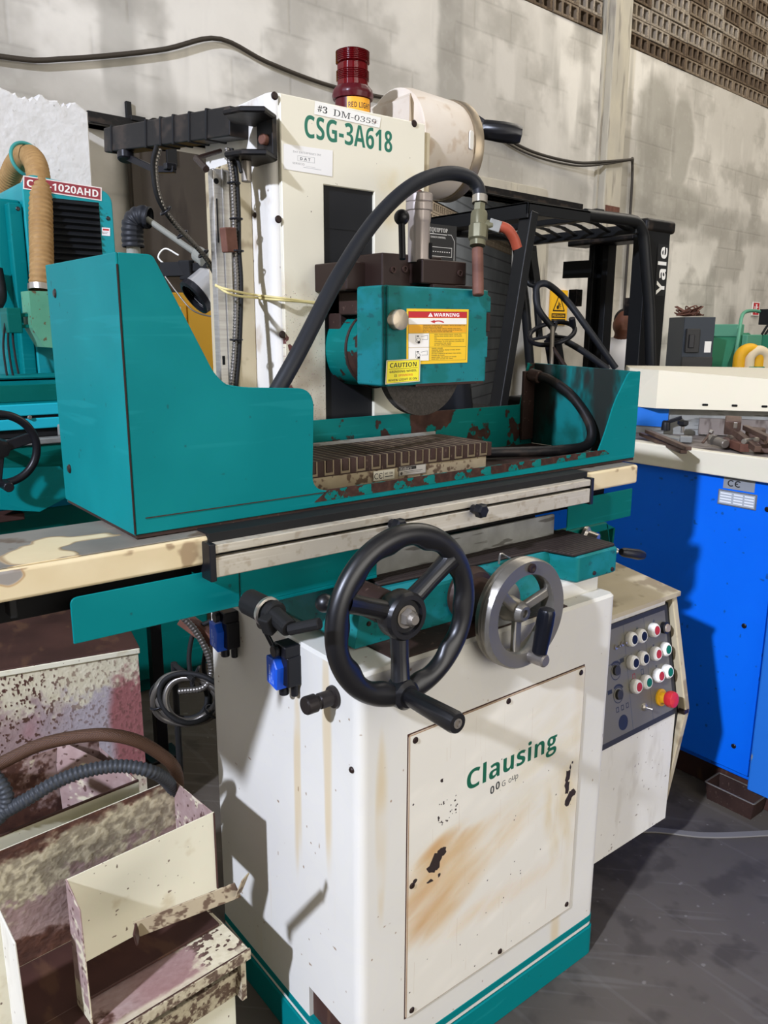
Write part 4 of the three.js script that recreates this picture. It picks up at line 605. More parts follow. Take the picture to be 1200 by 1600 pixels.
  mesh('dresser_slide', [bb(0.405, 0.535, 1.614, 1.665, -0.385, -0.318, 0.004), bb(0.43, 0.55, 1.606, 1.614, -0.36, -0.31, 0.002)], M.brown, head);
  for (const q of [[0.358, 1.642, -0.3595], [0.39, 1.645, -0.3595], [0.512, 1.64, -0.3175]]) mesh('screw', lathe([[0, 0], [0.004, 0], [0.0045, 0.004], [0.007, 0.004], [0.007, 0]], q, add3(q, [0, 0, 1]), 14), M.grime, head);
  const dq = [0.423, 1.66, -0.352], dy = (y) => [dq[0], y, dq[2]];
  const dr = mesh('dresser_cylinder', lathe([[0, 0], [0.0235, 0], [0.0235, 0.088], [0.0245, 0.09], [0.0255, 0.1], [0.0255, 0.113], [0.0285, 0.115], [0.0285, 0.13], [0.027, 0.132], [0.0285, 0.134], [0.0285, 0.149], [0.026, 0.152], [0, 0.152]].map(([a, b]) => [a, b * 0.92]), dy(1.66), dy(3), 40), plain(0xaaa09a, 0.45, 0.5), head);
  mesh('top_nut', rod([dq[0] - 0.002, 1.797, dq[2]], [dq[0] - 0.002, 1.806, dq[2]], 0.007, 12), M.rustPipe, head);
  mesh('scale_slot', bb(dq[0] + 0.01, dq[0] + 0.018, 1.667, 1.7, -0.331, -0.327, 0.002), M.dark, head);
  mesh('ball_lever', [ball([0.352, 1.743, -0.324], 0.016), rod([0.351, 1.736, -0.323], [0.342, 1.659, -0.308], 0.007, 12)], M.black, head);
  // coolant hose, valve and pipe
  const hose = [[-0.022, 1.411, -0.209], [0.032, 1.484, -0.214], [0.139, 1.616, -0.246], [0.256, 1.725, -0.29], [0.359, 1.8, -0.309], [0.457, 1.838, -0.321], [0.526, 1.842, -0.32], [0.558, 1.823, -0.315], [0.558, 1.79, -0.306]];
  mesh('coolant_hose', tube(hose, 0.0148, 90, 16), M.rubber, G);
  const v0 = [0.559, 1.801, -0.308], v1 = [0.538, 1.683, -0.29], vp = (t) => lerp3(v0, v1, t);
  const valve = mesh('coolant_valve', [lathe([[0, 0], [0.013, 0], [0.013, 0.02], [0, 0.02]], vp(0.12), v1, 6), lathe([[0, 0], [0.016, 0], [0.018, 0.005], [0.018, 0.03], [0.021, 0.032], [0.021, 0.06], [0.017, 0.064], [0.017, 0.075], [0, 0.075]], vp(0.26), v1, 24), rod([0.553, 1.741, -0.295], [0.573, 1.74, -0.28], 0.012, 14)], M.valve, G);
  mesh('hose_clip', lathe([[0.0135, 0], [0.0165, 0], [0.0165, 0.016], [0.0135, 0.016]], vp(-0.02), v1, 24), M.steel, valve);
  mesh('brass_fitting', lathe([[0, 0], [0.012, 0], [0.012, 0.014], [0, 0.014]], vp(0.2), v1, 6), M.brass, valve);
  mesh('coolant_pipe', rod(vp(0.92), [0.527, 1.592, -0.272], 0.0125, 18), M.rustPipe, valve);
  mesh('branch_hose', [tube([[0.579, 1.741, -0.275], [0.596, 1.733, -0.259], [0.613, 1.715, -0.254], [0.623, 1.695, -0.252]], 0.0115, 24, 12)], M.orangeHose, valve);
  mesh('branch_tap', [bar([0.567, 1.744, -0.286], [0.585, 1.736, -0.268], 0.022, 0.024)], M.zinc, valve);
  // chuck controller behind the head
  const CX0 = 0.653, CX1 = 0.767, CY0 = 1.623, CY1 = 1.784, kn = [0.727, 1.674, -0.6];
  const cp = mesh('chuck_controller', [bb(CX0, CX1, CY0, CY1, -0.68, -0.6, 0.004)], M.blackMatt, G);
  mesh('controller_face', quad([CX0 + 0.001, CY0, -0.5995], [CX1 - 0.001, CY0, -0.5995], [CX1 - 0.001, CY1, -0.5995], [CX0 + 0.001, CY1, -0.5995]), canvasMat(420, 640, (g, w, h) => { g.fillStyle = '#151617'; g.fillRect(0, 0, w, h); g.fillStyle = '#e8e8e8'; g.font = 'bold 54px serif'; g.fillText('EQUIPTOP', 60, 74, 240); g.fillRect(60, 92, 230, 7); g.font = 'bold 24px sans-serif'; g.fillText('CHUCK CONTROL', 80, 134, 210); g.strokeStyle = '#d8d8d8'; g.lineWidth = 6; g.strokeRect(60, 222, 300, 90); g.beginPath(); g.moveTo(300, 92); g.lineTo(350, 92); g.lineTo(392, 150); g.lineTo(392, h - 20); g.stroke(); for (let i = 0; i < 9; i++) g.fillRect(80 + i * 30, 262, 16, 9); g.beginPath(); g.arc(238, 392, 20, 0, 7); g.stroke(); g.beginPath(); g.arc(238, 500, 66, 0, 7); g.lineWidth = 5; g.stroke(); for (let i = 0; i < 12; i++) { g.beginPath(); g.moveTo(238 + 60 * Math.cos(i / 2), 500 + 60 * Math.sin(i / 2)); g.lineTo(238 + 72 * Math.cos(i / 2), 500 + 72 * Math.sin(i / 2)); g.stroke(); } }), cp, true);
  mesh('controller_knob', lathe([[0, 0], [0.014, 0], [0.013, 0.018], [0, 0.02]], kn, add3(kn, [0, 0, 1]), 24), M.black, cp); mesh('knob_cap', lathe([[0, 0], [0.009, 0], [0.0095, 0.012], [0.006, 0.016], [0, 0.0165]], add3(kn, [0, 0, 0.019]), add3(kn, [0, 0, 1]), 20), plain(0xc25350, 0.4), cp);
}
{
  // ---- large black handwheel: scalloped rim, three spokes, hub and grip
  const c = [0.062, 1.053, 0.045], n = 240, rs = 18, R = 0.139;
  const rim = new THREE.BufferGeometry(), P = [], I = [];
  for (let i = 0; i <= n; i++) { const t = i / n * 2 * PI;
    const sc = 0.5 + 0.5 * Math.cos(10 * t + 0.6);           // finger bumps on the inside
    for (let j = 0; j < rs; j++) { const a = j / rs * 2 * PI; let ca = Math.cos(a), r = 0.0188; const inn = Math.max(0, -ca); const rad = R + ca * (r + inn * 0.0065 * Math.pow(sc, 1.5)); P.push(c[0] + Math.cos(t) * rad, c[1] + Math.sin(t) * rad, c[2] + Math.sin(a) * 0.0165); }
    if (i < n) for (let j = 0; j < rs; j++) { const a = i * rs + j, b = i * rs + (j + 1) % rs; I.push(a, a + rs, b, b, a + rs, b + rs); } }
  rim.setAttribute('position', new THREE.Float32BufferAttribute(P, 3)); rim.setIndex(I); rim.computeVertexNormals();
  const wheel = mesh('handwheel', rim, M.bakelite, G);
  const at = (deg, r, z = 0) => [c[0] + Math.cos(deg * PI / 180) * r, c[1] + Math.sin(deg * PI / 180) * r, c[2] + z];
  for (const d of [158, 38, 268]) mesh('spoke', [(() => { const g = lathe([[0.017, 0], [0.0155, 0.05], [0.0165, 0.085], [0.02, 0.104]], at(d, 0.028, -0.012), at(d, 0.13, -0.002), 20); return g; })()], M.bakelite, wheel);
  const zz = (z) => [c[0], c[1], z];
  mesh('hub', lathe([[0.02, 0], [0.036, 0.0], [0.042, 0.01], [0.042, 0.036], [0.038, 0.042], [0.03, 0.042], [0.028, 0.036], [0, 0.036]], zz(c[2] - 0.03), zz(1), 40), M.bakelite, wheel);
  mesh('hub_nut', [lathe([[0, 0], [0.0155, 0], [0.0155, 0.011], [0.0135, 0.014], [0, 0.014]], zz(c[2] + 0.006), zz(1), 6), lathe([[0.0115, 0], [0.0115, 0.004], [0.008, 0.01], [0, 0.012]], zz(c[2] + 0.019), zz(1), 18), lathe([[0, 0], [0.02, 0], [0.02, 0.002], [0, 0.002]], zz(c[2] + 0.0055), zz(1), 24)], M.steelDull, wheel);
  mesh('shaft', rod(zz(-0.1), zz(c[2] - 0.02), 0.03, 24), M.grime, wheel);
  const hb = at(268, 0.137, 0);
  mesh('grip_boss', lathe([[0, 0], [0.026, 0], [0.028, 0.005], [0.026, 0.03], [0.02, 0.036], [0, 0.036]], add3(hb, [0, 0, -0.014]), add3(hb, [0, 0, 1]), 24), M.bakelite, wheel);
  mesh('grip', lathe([[0, 0], [0.014, 0], [0.0155, 0.01], [0.0175, 0.07], [0.0185, 0.112], [0.0165, 0.119], [0.0095, 0.1195], [0.009, 0.117], [0, 0.117]], add3(hb, [0, 0, 0.02]), add3(hb, [0, 0, 1]), 28), M.bakelite, wheel);
  mesh('grip_bolt', lathe([[0, 0], [0.0085, 0], [0.0085, 0.003], [0.005, 0.003], [0.005, 0.001], [0, 0.001]], add3(hb, [0, 0, 0.1372]), add3(hb, [0, 0, 1]), 16), M.steelDull, wheel);
  mesh('ball_knob', [ball([-0.027, 1.065, -0.06], 0.0165)], M.bakelite, wheel);
  // ---- smaller machined feed handwheel
  const d = [0.36, 0.99, 0.035], q = (x, y, z) => [d[0] + x, d[1] + y, d[2] + z];
  const fw = mesh('feed_handwheel', lathe([[0.079, 0], [0.104, 0], [0.108, 0.003], [0.109, 0.012], [0.1065, 0.0155], [0.109, 0.019], [0.108, 0.032], [0.105, 0.036], [0.079, 0.034], [0.077, 0.03], [0.077, 0.004]].concat([[0.079, 0]]), q(0, 0, -0.016), q(0, 0, 1), 80), plain(0x8c8880, 0.36, 0.75), G);
  for (const deg of [20, 140, 262]) { const a = deg * PI / 180; mesh('spoke', bar(q(Math.cos(a) * 0.012, Math.sin(a) * 0.012, -0.006), q(Math.cos(a) * 0.082, Math.sin(a) * 0.082, 0.002), 0.02, 0.012, [0, 0, 1], 0.004), plain(0x8c8880, 0.4, 0.75), fw); }
  mesh('web_disc', lathe([[0, 0], [0.05, 0.002], [0.052, 0.004], [0, 0.005]], q(0, 0, -0.05), q(0, 0, 1), 40), M.zinc, fw);
  mesh('hub', lathe([[0, 0], [0.026, 0], [0.02, 0.035], [0.014, 0.044], [0.008, 0.044], [0.008, 0.038], [0, 0.038]], q(0, 0, -0.03), q(0, 0, 1), 30), plain(0x8c8880, 0.4, 0.75), fw);
  mesh('shaft_collar', [lathe([[0, 0], [0.055, 0], [0.058, 0.01], [0.05, 0.03], [0.04, 0.032], [0.038, 0.07], [0, 0.07]], q(-0.02, 0.01, -0.125), q(-0.02, 0.01, 1), 36)], plain(0x3c2a22, 0.5, 0.3), fw);
  mesh('rim_bolt', lathe([[0, 0], [0.009, 0], [0.0095, 0.006], [0.006, 0.007], [0, 0.004]], q(0.004, 0.092, 0.018), q(0.004, 0.092, 1), 18), M.brown, fw);
  const cb = q(0.018, -0.088, 0.018);
  mesh('crank_stud', lathe([[0, 0], [0.014, 0], [0.013, 0.034], [0.01, 0.037], [0, 0.037]], cb, add3(cb, [0, 0, 1]), 20), plain(0x96908a, 0.35, 0.8), fw);
  const gp = add3(cb, [-0.003, 0.012, 0.022]);
  mesh('fold_grip', lathe([[0, 0], [0.012, 0.0], [0.0145, 0.003], [0.017, 0.06], [0.0165, 0.084], [0.014, 0.09], [0, 0.092]].map(([a, b]) => [a, b * 1.02]), gp, add3(gp, [0.012, 0.2, 0.02]), 28), plain(0x101219, 0.3), fw);

  // ---- limit switches, plunger and plug on the left face
  for (const [u, w] of [[[-0.002, 0.89, -0.444]], [[-0.002, 0.894, -0.203]]].map(([p]) => [p[1], p[2]])) {
    const sw = mesh('limit_switch', [bb(-0.03, 0, u - 0.032, u + 0.028, w - 0.002, w + 0.022, 0.003), bb(-0.034, 0, u + 0.026, u + 0.05, w - 0.022, w + 0.02, 0.003)], M.black, G);
    mesh('switch_cover', [ext([[w - 0.03, u - 0.03], [w + 0.004, u - 0.038], [w + 0.008, u + 0.006], [w - 0.004, u + 0.022], [w - 0.03, u + 0.022]], -0.046, -0.002, 'zy', 0.002)], M.blueSwitch, sw);
    mesh('cable_gland', [rod([-0.022, u - 0.032, w - 0.008], [-0.022, u - 0.056, w - 0.006], 0.0095, 12), rod([-0.01, u - 0.03, w + 0.012], [-0.01, u - 0.055, w + 0.012], 0.007, 12)], M.black, sw);
    mesh('cover_label', [print([-0.0463, u - 0.008, w - 0.012], 0.026, 0.044, [0, -PI / 2, 0])], canvasMat(120, 200, (g, ww, h) => { g.fillStyle = '#1553c8'; g.fillRect(0, 0, ww, h); g.fillStyle = '#cfd8ea'; g.save(); g.translate(46, 190); g.rotate(-PI / 2); g.font = 'bold 24px sans-serif'; g.fillText('LIMIT SWITCH', 0, 0, 170); g.font = '18px sans-serif'; g.fillText('AC 250V 10A', 0, 30, 150); g.fillText('IP65', 0, 54); g.restore(); }), sw, true);
    mesh('roller_lever', [bar([-0.04, u + 0.045, w - 0.012], [-0.052, u + 0.085, w - 0.03], 0.008, 0.008), rod([-0.03, u + 0.088, w - 0.032], [-0.058, u + 0.088, w - 0.032], 0.011, 16), rod([-0.036, u + 0.038, w - 0.004], [-0.046, u + 0.038, w - 0.004], 0.012, 14)], M.black, sw);
  }
  mesh('dog_arm', [rod([-0.169, 1.097, -0.064], [-0.161, 1.093, 0.009], 0.021, 18), rod([-0.164, 1.095, 0.006], [-0.163, 1.085, 0.049], 0.014, 14), rod([-0.163, 1.083, 0.049], [-0.137, 1.1, 0.092], 0.009, 12), ob([-0.177, 1.084, 0.012], [0.02, 0.03, 0.02], [0, 0.3, 0.4])], M.blackMatt, G);
  mesh('dog_collar', lathe([[0.02, 0], [0.0235, 0.001], [0.0235, 0.006], [0.02, 0.007]], [-0.168, 1.097, -0.01], [-0.162, 1.091, 0.048], 24), M.steel, G);
  const pf = [0, 0.88, -0.073];
  mesh('plug', lathe([[0, -0.004], [0.02, -0.004], [0.021, 0.002], [0.02, 0.006], [0.0145, 0.008], [0.0145, 0.032], [0.0125, 0.034], [0.0125, 0.038], [0.0165, 0.041], [0.0165, 0.06], [0.0145, 0.063], [0, 0.063]], pf, add3(pf, [-1, 0, 0]), 28), plain(0x2a2422, 0.45, 0.4), G);

  // ---- control box on the right, with a sloping button panel
  const xr = 1.16, zl = -0.075, yB = 0.16, yP0 = 0.488, yP1 = 0.79, zt = -0.135, yT = 0.83;
  const prof = [[-0.5, yB], [zl, yB], [zl, yP0], [zt, yP1], [zt - 0.0, yP1 + 0.02], [-0.42, yT + 0.03], [-0.5, yT + 0.03]];
  const box = mesh('control_box', [ext(prof, BWx(), xr - 0.012, 'zy', 0.003)], M.creamPale, G);
  mesh('side_plate', ext(roundPoly([[-0.5, yB + 0.03], [zl - 0.02, yB + 0.02], [zl + 0.022, yP0 + 0.01], [zt + 0.012, yP1 + 0.02], [-0.42, yT + 0.035], [-0.5, yT + 0.035]], [0.01, 0.02, 0.01, 0.005, 0, 0]), xr, xr + 0.022, 'zy', 0.003), M.creamTop, box);
  mesh('top_lid', hull([0.73, yP1 + 0.02, zt + 0.02], [xr + 0.026, yP1 + 0.02, zt + 0.02], [0.73, yP1 + 0.032, zt + 0.02], [xr + 0.026, yP1 + 0.032, zt + 0.02], [0.73, yT + 0.03, -0.42], [xr + 0.02, yT + 0.03, -0.42], [0.73, yT + 0.042, -0.42], [xr + 0.02, yT + 0.042, -0.42]), M.creamTop, box);
  mesh('gap_strip', ext([[-0.45, yB + 0.06], [zl - 0.02, yB + 0.04], [zl, yP0], [zt, yP1], [-0.4, yP1]], xr - 0.012, xr, 'zy', 0), M.blackMatt, box);
  mesh('panel_catch', ob([xr + 0.006, yP0 + 0.005, zl + 0.012], [0.024, 0.014, 0.02]), M.brown, box);
  // panel plane: u along x, v up the slope
  const sl = Math.hypot(yP1 - yP0, zt - zl), ex = [0, (yP1 - yP0) / sl, (zt - zl) / sl], nx = [0, (zl - zt) / sl, (yP1 - yP0) / sl];
  const pp = (u, v, o = 0) => [u, yP0 + ex[1] * v + nx[1] * o, zl + ex[2] * v + nx[2] * o];
  const ang = -Math.atan2(nx[1], nx[2]);
  const onP = (g, u, v, o = 0) => { g.rotateX(ang); return g.translate(...pp(u, v, o)); };
  const pw = xr - 0.012 - 0.735;
  mesh('panel_frame', onP(bb(-pw / 2, pw / 2, 0, sl - 0.002, 0, 0.004, 0.001), 0.735 + pw / 2, 0), M.panelRim, box);
  const panel = canvasMat(1000, Math.round(1000 * (sl - 0.03) / (pw - 0.03)), (g, w, h) => {
    g.fillStyle = '#696557'; g.fillRect(0, 0, w, h); g.strokeStyle = '#3c4248'; g.lineWidth = 4; for (const x of [0.51, 0.745]) { g.beginPath(); g.moveTo(w * x, 0); g.lineTo(w * x, h); g.stroke(); } g.beginPath(); g.moveTo(0, h * 0.36); g.lineTo(w * 0.51, h * 0.29); g.stroke();
    g.strokeStyle = '#1c1e20'; g.fillStyle = '#1c1e20'; g.lineWidth = 6; for (const [x, y] of [[0.383, 0.4], [0.386, 0.62]]) { g.beginPath(); g.arc(w * x, h * y, 52, 0, 7); g.stroke(); g.lineWidth = 16; g.beginPath(); g.arc(w * x, h * y, 66, -2.2, -0.6); g.stroke(); g.lineWidth = 6; }
    g.beginPath(); g.arc(w * 0.41, h * 0.89, 52, 0, 7); g.fill(); for (const [x, y] of [[0.46, 0.32], [0.3, 0.56]]) g.fillRect(w * x - 24, h * y - 14, 48, 28); for (let i = 0; i < 3; i++) { g.strokeRect(w * (0.35 + i * 0.055), h * 0.73, 24, 30); }
    g.strokeStyle = '#30363a'; for (const [x, y] of [[0.57, 0.08], [0.66, 0.06], [0.57, 0.29], [0.66, 0.28], [0.86, 0.05]]) { g.beginPath(); g.moveTo(w * x, h * y); g.lineTo(w * x, h * y + 26); g.moveTo(w * x - 12, h * y + 14); g.lineTo(w * x + 12, h * y + 14); g.stroke(); } g.strokeStyle = '#8a2c28'; g.strokeRect(w * 0.56, h * 0.49, 26, 34); g.strokeStyle = '#30363a'; g.strokeRect(w * 0.66, h * 0.48, 26, 34);
    for (const [x, y] of [[0.83, 0.29], [0.84, 0.5]]) { g.beginPath(); g.moveTo(w * x - 12, h * y); g.lineTo(w * x + 12, h * y); g.lineTo(w * x, h * y + 18); g.fill(); }
  }, { rough: 0.45 });
  mesh('button_panel', onP(print([0, (sl) / 2, 0.0045], pw - 0.03, sl - 0.03), 0.735 + pw / 2, 0), panel, box, true);
  // buttons: positions taken as distances along and up the panel
  const button = (u, v, cap) => { const p = pp(u, v, 0.004), q = add3(p, nx);
    mesh('push_button', lathe([[0, 0], [0.0185, 0], [0.0195, 0.003], [0.0185, 0.013], [0.0145, 0.018], [0.0125, 0.0185], [0.012, 0.016], [0, 0.016]], p, q, 28), M.white, box);
    mesh('button_cap', lathe([[0, 0], [0.0118, 0], [0.0112, 0.003], [0, 0.0042]], add3(p, nx, 0.0155), q, 24), cap, box); };
  BUTTONS.forEach(([u, v, k]) => button(u, v, { r: M.red, g: M.green, b: M.capBlack }[k]));
  { const p = pp(...PANEL.pilot, 0.004); mesh('pilot_lamp', lathe([[0, 0], [0.016, 0], [0.016, 0.012], [0.0125, 0.014], [0, 0.0145]], p, add3(p, nx), 26), M.black, box); mesh('pilot_lens', lathe([[0, 0], [0.012, 0], [0.01, 0.004], [0, 0.005]], add3(p, nx, 0.0135), add3(p, nx), 22), plain(0x9a8a78, 0.35), box); }
  { const p = pp(...PANEL.stop, 0.004); mesh('stop_collar', lathe([[0, 0], [0.023, 0], [0.023, 0.006], [0.015, 0.008], [0.014, 0.026], [0, 0.026]], p, add3(p, nx), 28), M.yellow, box); mesh('emergency_stop', lathe([[0, 0], [0.019, 0], [0.0215, 0.004], [0.0225, 0.013], [0.0205, 0.021], [0.012, 0.0245], [0, 0.025]], add3(p, nx, 0.022), add3(p, nx, 1), 32), M.redCap, box); }
  { const p = pp(...PANEL.toggle, 0.004); mesh('toggle_switch', [lathe([[0, 0], [0.012, 0], [0.01, 0.005], [0.006, 0.008], [0, 0.008]], p, add3(p, nx), 8), rod(add3(p, nx, 0.004), add3(add3(p, nx, 0.022), [0.008, -0.006, 0]), 0.0032, 10)], M.steel, box); }
  for (const q of PANEL.small) { const p = pp(...q, 0.004); mesh('toggle_switch', [lathe([[0, 0], [0.0075, 0], [0.006, 0.005], [0, 0.005]], p, add3(p, nx), 8), rod(p, add3(add3(p, nx, 0.014), [0.003, 0.004, 0]), 0.0028, 8)], M.steel, box); }
  for (const q of PANEL.knobs) { const p = pp(...q, 0.004); mesh('rotary_knob', lathe([[0, 0], [0.0135, 0], [0.0125, 0.007], [0.009, 0.008], [0, 0.008]], p, add3(p, nx), 20), M.panelRim, box); }
}
function BWx() { return 0.722; }

// ---------- magnifier work lamp and yellow cord ----------
{
  const L = mesh('work_lamp', [rod([0.045, 1.25, -1.0], [0.047, 1.74, -1.0], 0.017, 18)], M.greyPipe, G); L.userData.label = 'chrome work lamp on a jointed grey arm';
  mesh('base', [bar([0.045, 1.27, -0.502], [0.045, 1.27, -1.02], 0.04, 0.02), bb(0.0, 0.09, 1.22, 1.31, -0.508, -0.503, 0.001)], M.steelDull, L);
  mesh('rubber_boot', ribbed([[0.047, 1.715, -1.0], [0.047, 1.75, -1.0], [0.052, 1.775, -0.998], [0.066, 1.787, -0.985], [0.082, 1.783, -0.97]], 0.026, 0.012, 0.05, 16), M.rubber, L);
  mesh('arm', rod([0.075, 1.782, -0.975], [0.172, 1.692, -0.884], 0.0075, 14), M.greyPipe, L);
  mesh('joint', [rod([0.172, 1.7, -0.9], [0.174, 1.682, -0.86], 0.02, 18)], M.greyPipe, L);
  mesh('black_bracket', [bar([0.09, 1.66, -0.935], [0.135, 1.662, -0.9], 0.03, 0.034), ob([0.138, 1.66, -0.895], [0.03, 0.046, 0.03], [0, 0.7, 0.1]), bar([0.14, 1.665, -0.895], [0.18, 1.668, -0.87], 0.022, 0.02)], M.blackMatt, L);
  const a = [0.141, 1.598, -0.854], b = [0.194, 1.639, -0.85];
  mesh('lamp_head', lathe([[0.038, 0], [0.044, 0.002], [0.044, 0.05], [0.036, 0.06], [0, 0.062], [0, 0.058], [0.034, 0.056], [0.04, 0.046], [0.04, 0.004]], a, b, 36), plain(0xd2d0ca, 0.3, 0.6), L);
  mesh('black_rim', lathe([[0.036, -0.012], [0.046, -0.01], [0.0475, 0.004], [0.044, 0.006], [0.036, 0.0]], a, b, 36), M.black, L);
  mesh('lamp_glass', lathe([[0, 0.004], [0.037, 0.004], [0.037, 0.006], [0, 0.006]], a, b, 30), plain(0x1a1c1e, 0.1), L);
  mesh('cable', tube([[0.1, 1.67, -0.93], [0.085, 1.69, -0.94], [0.1, 1.71, -0.93], [0.125, 1.695, -0.91]], 0.0022, 30, 6), M.white, L);
  mesh('cable', tube([[0.087, 1.643, -0.91], [0.103, 1.608, -0.887], [0.128, 1.564, -0.855], [0.172, 1.549, -0.842], [0.227, 1.554, -0.864]], 0.002, 40, 6), M.steelDull, L);
}
solo('string', 'thin pale yellow string stretched across the grinder column above the splash guard', 'string',
  [[0, 0], [0.006, 0.0]].map(([dy], i) => tube([add3([0.033, 1.604, -0.535], [0, dy - 0.004 * i, 0]), add3([0.048, 1.594, -0.495], [0, -0.008 * i, 0]), add3([0.175, 1.593, -0.621], [0, -0.006 * i, 0]), add3([0.172, 1.585, -0.528], [0, -0.005 * i, 0]), add3([0.235, 1.58, -0.53], [0, -0.002 * i, 0]), add3([0.295, 1.576, -0.53], [0, -0.002 * i, 0])], 0.0026, 60, 8)), M.cord);

// ---------- yellow cabinet and metal frame behind the column ----------
{
  const Y = thing('yellow_cabinet', 'yellow metal cabinet with a paper notice standing behind the grinder column', 'cabinet', [1.03, 0, -2.86]); Y.rotation.y = -0.12; const YB = (a, b, c, d, e, f, r) => bb(1.03 + a, 1.03 + b, c, d, -2.86 + e, -2.86 + f, r);
  mesh('body', YB(-0.3, 0.3, 0.02, 1.7, -0.24, 0, 0.006), M.yellow, Y);
  mesh('door', YB(-0.29, -0.004, 0.06, 1.64, 0, 0.012, 0.004), M.yellow, Y); mesh('door', YB(0.004, 0.29, 0.06, 1.64, 0, 0.012, 0.004), M.yellow, Y);
  mesh('foot', YB(-0.3, 0.3, 0, 0.02, -0.23, -0.01, 0.003), M.blackMatt, Y);
  mesh('paper_notice', print([1.03 - 0.1, 1.53, -2.86 + 0.0135], 0.14, 0.2), canvasMat(180, 240, (g, w, h) => { g.fillStyle = '#d8d4c4'; g.fillRect(0, 0, w, h); g.fillStyle = '#8a8678'; for (let i = 0; i < 11; i++) g.fillRect(20, 24 + i * 14, 90 + (i * 37 % 50), 4); g.fillStyle = '#333'; for (let i = 0; i < 25; i++) if (i * 7 % 3) g.fillRect(86 + (i % 5) * 11, 178 + Math.floor(i / 5) * 9, 10, 8); }), Y, true);
}
// ---------- sliding steel door leaf on its rail ----------
{
  const t = thing('sliding_door', 'dark brown sliding steel door leaf hanging from a wall rail behind the grinder', 'door', wl(-3.6, 0, 0.09)); t.rotation.y = WA;
  const o = wl(-3.6, 0, 0.09), B = (a, b, c, d, e, f) => bb(o[0] + a, o[0] + b, c, d, o[2] + e, o[2] + f, 0.004);
  mesh('leaf', B(-0.8, 0.5, 0.02, 2.44, -0.02, 0.02), M.darkSteelSheet, t);
  for (const x of [-0.8, -0.2, 0.44]) mesh('stile', B(x, x + 0.05, 0.02, 2.44, 0.02, 0.032), M.darkSteelSheet, t);
  mesh('hanger', B(-0.6, -0.54, 2.36, 2.498, 0.02, 0.032), M.blackMatt, t); mesh('hanger', B(0.2, 0.26, 2.36, 2.498, 0.02, 0.032), M.blackMatt, t);
  const r = thing('door_rail', 'dark steel door rail with a roller on the wall at upper left', 'rail', wl(-2.4, 2.5, 0.05)); r.rotation.y = WA; const q = wl(-2.4, 2.5, 0.05), R = (a, b, c, d, e, f) => bb(q[0] + a, q[0] + b, c, d, q[2] + e, q[2] + f, 0.004);
  mesh('rail_bar', [R(-2.2, 2.0, 2.5, 2.56, -0.04, 0.05), R(-2.2, 2.0, 2.5, 2.508, -0.045, 0.075)], M.blackWorn, r);
  mesh('wall_bracket', [R(-1.96, -1.93, 2.56, 2.66, -0.05, -0.03), R(-1.98, -1.9, 2.55, 2.575, -0.05, 0.06)], M.blackMatt, r);
  mesh('roller', [rod([q[0] - 1.86, 2.53, q[2] + 0.05], [q[0] - 1.86, 2.53, q[2] + 0.09], 0.045, 20)], M.blackWorn, r);
}
// ---------- cables and signs on the wall ----------
solo('wall_cable', 'dark cable sagging along the wall from the left edge to behind the red beacon', 'cable', [tube([[-7, 2.6], [-5.9, 2.69], [-4.963, 2.736], [-4.667, 2.787], [-4.159, 2.935], [-3.812, 3.066], [-3.481, 3.014], [-3.0, 2.978], [-2.36, 3.004], [-1.72, 3.03]].map(([s, y]) => wl(s, y, 0.03)), 0.0125, 90, 8)], plain(0x3a332a, 0.6));
{ const k = solo('wall_cable', 'thin double cable on the wall dropping beside the pillar above the forklift', 'cable', [tube([[-1.72, 3.033, 0.03], [-1.12, 2.898, 0.03], [-0.5, 2.88, 0.05], [-0.161, 2.919, 0.11], [0.24, 2.99, 0.11], [0.383, 3.029, 0.05], [0.42, 3.0, 0.03], [0.432, 2.9, 0.03], [0.443, 2.592, 0.03], [0.45, 1.2, 0.03]].map((p) => wl(...p)), 0.012, 120, 8), tube([[-1.72, 3.0, 0.03], [-1.12, 2.87, 0.03], [-0.5, 2.855, 0.05], [-0.161, 2.9, 0.11], [0.24, 2.985, 0.11], [0.375, 3.0, 0.05]].map((p) => wl(...p)), 0.008, 80, 8)], plain(0x3a352e, 0.6)); }
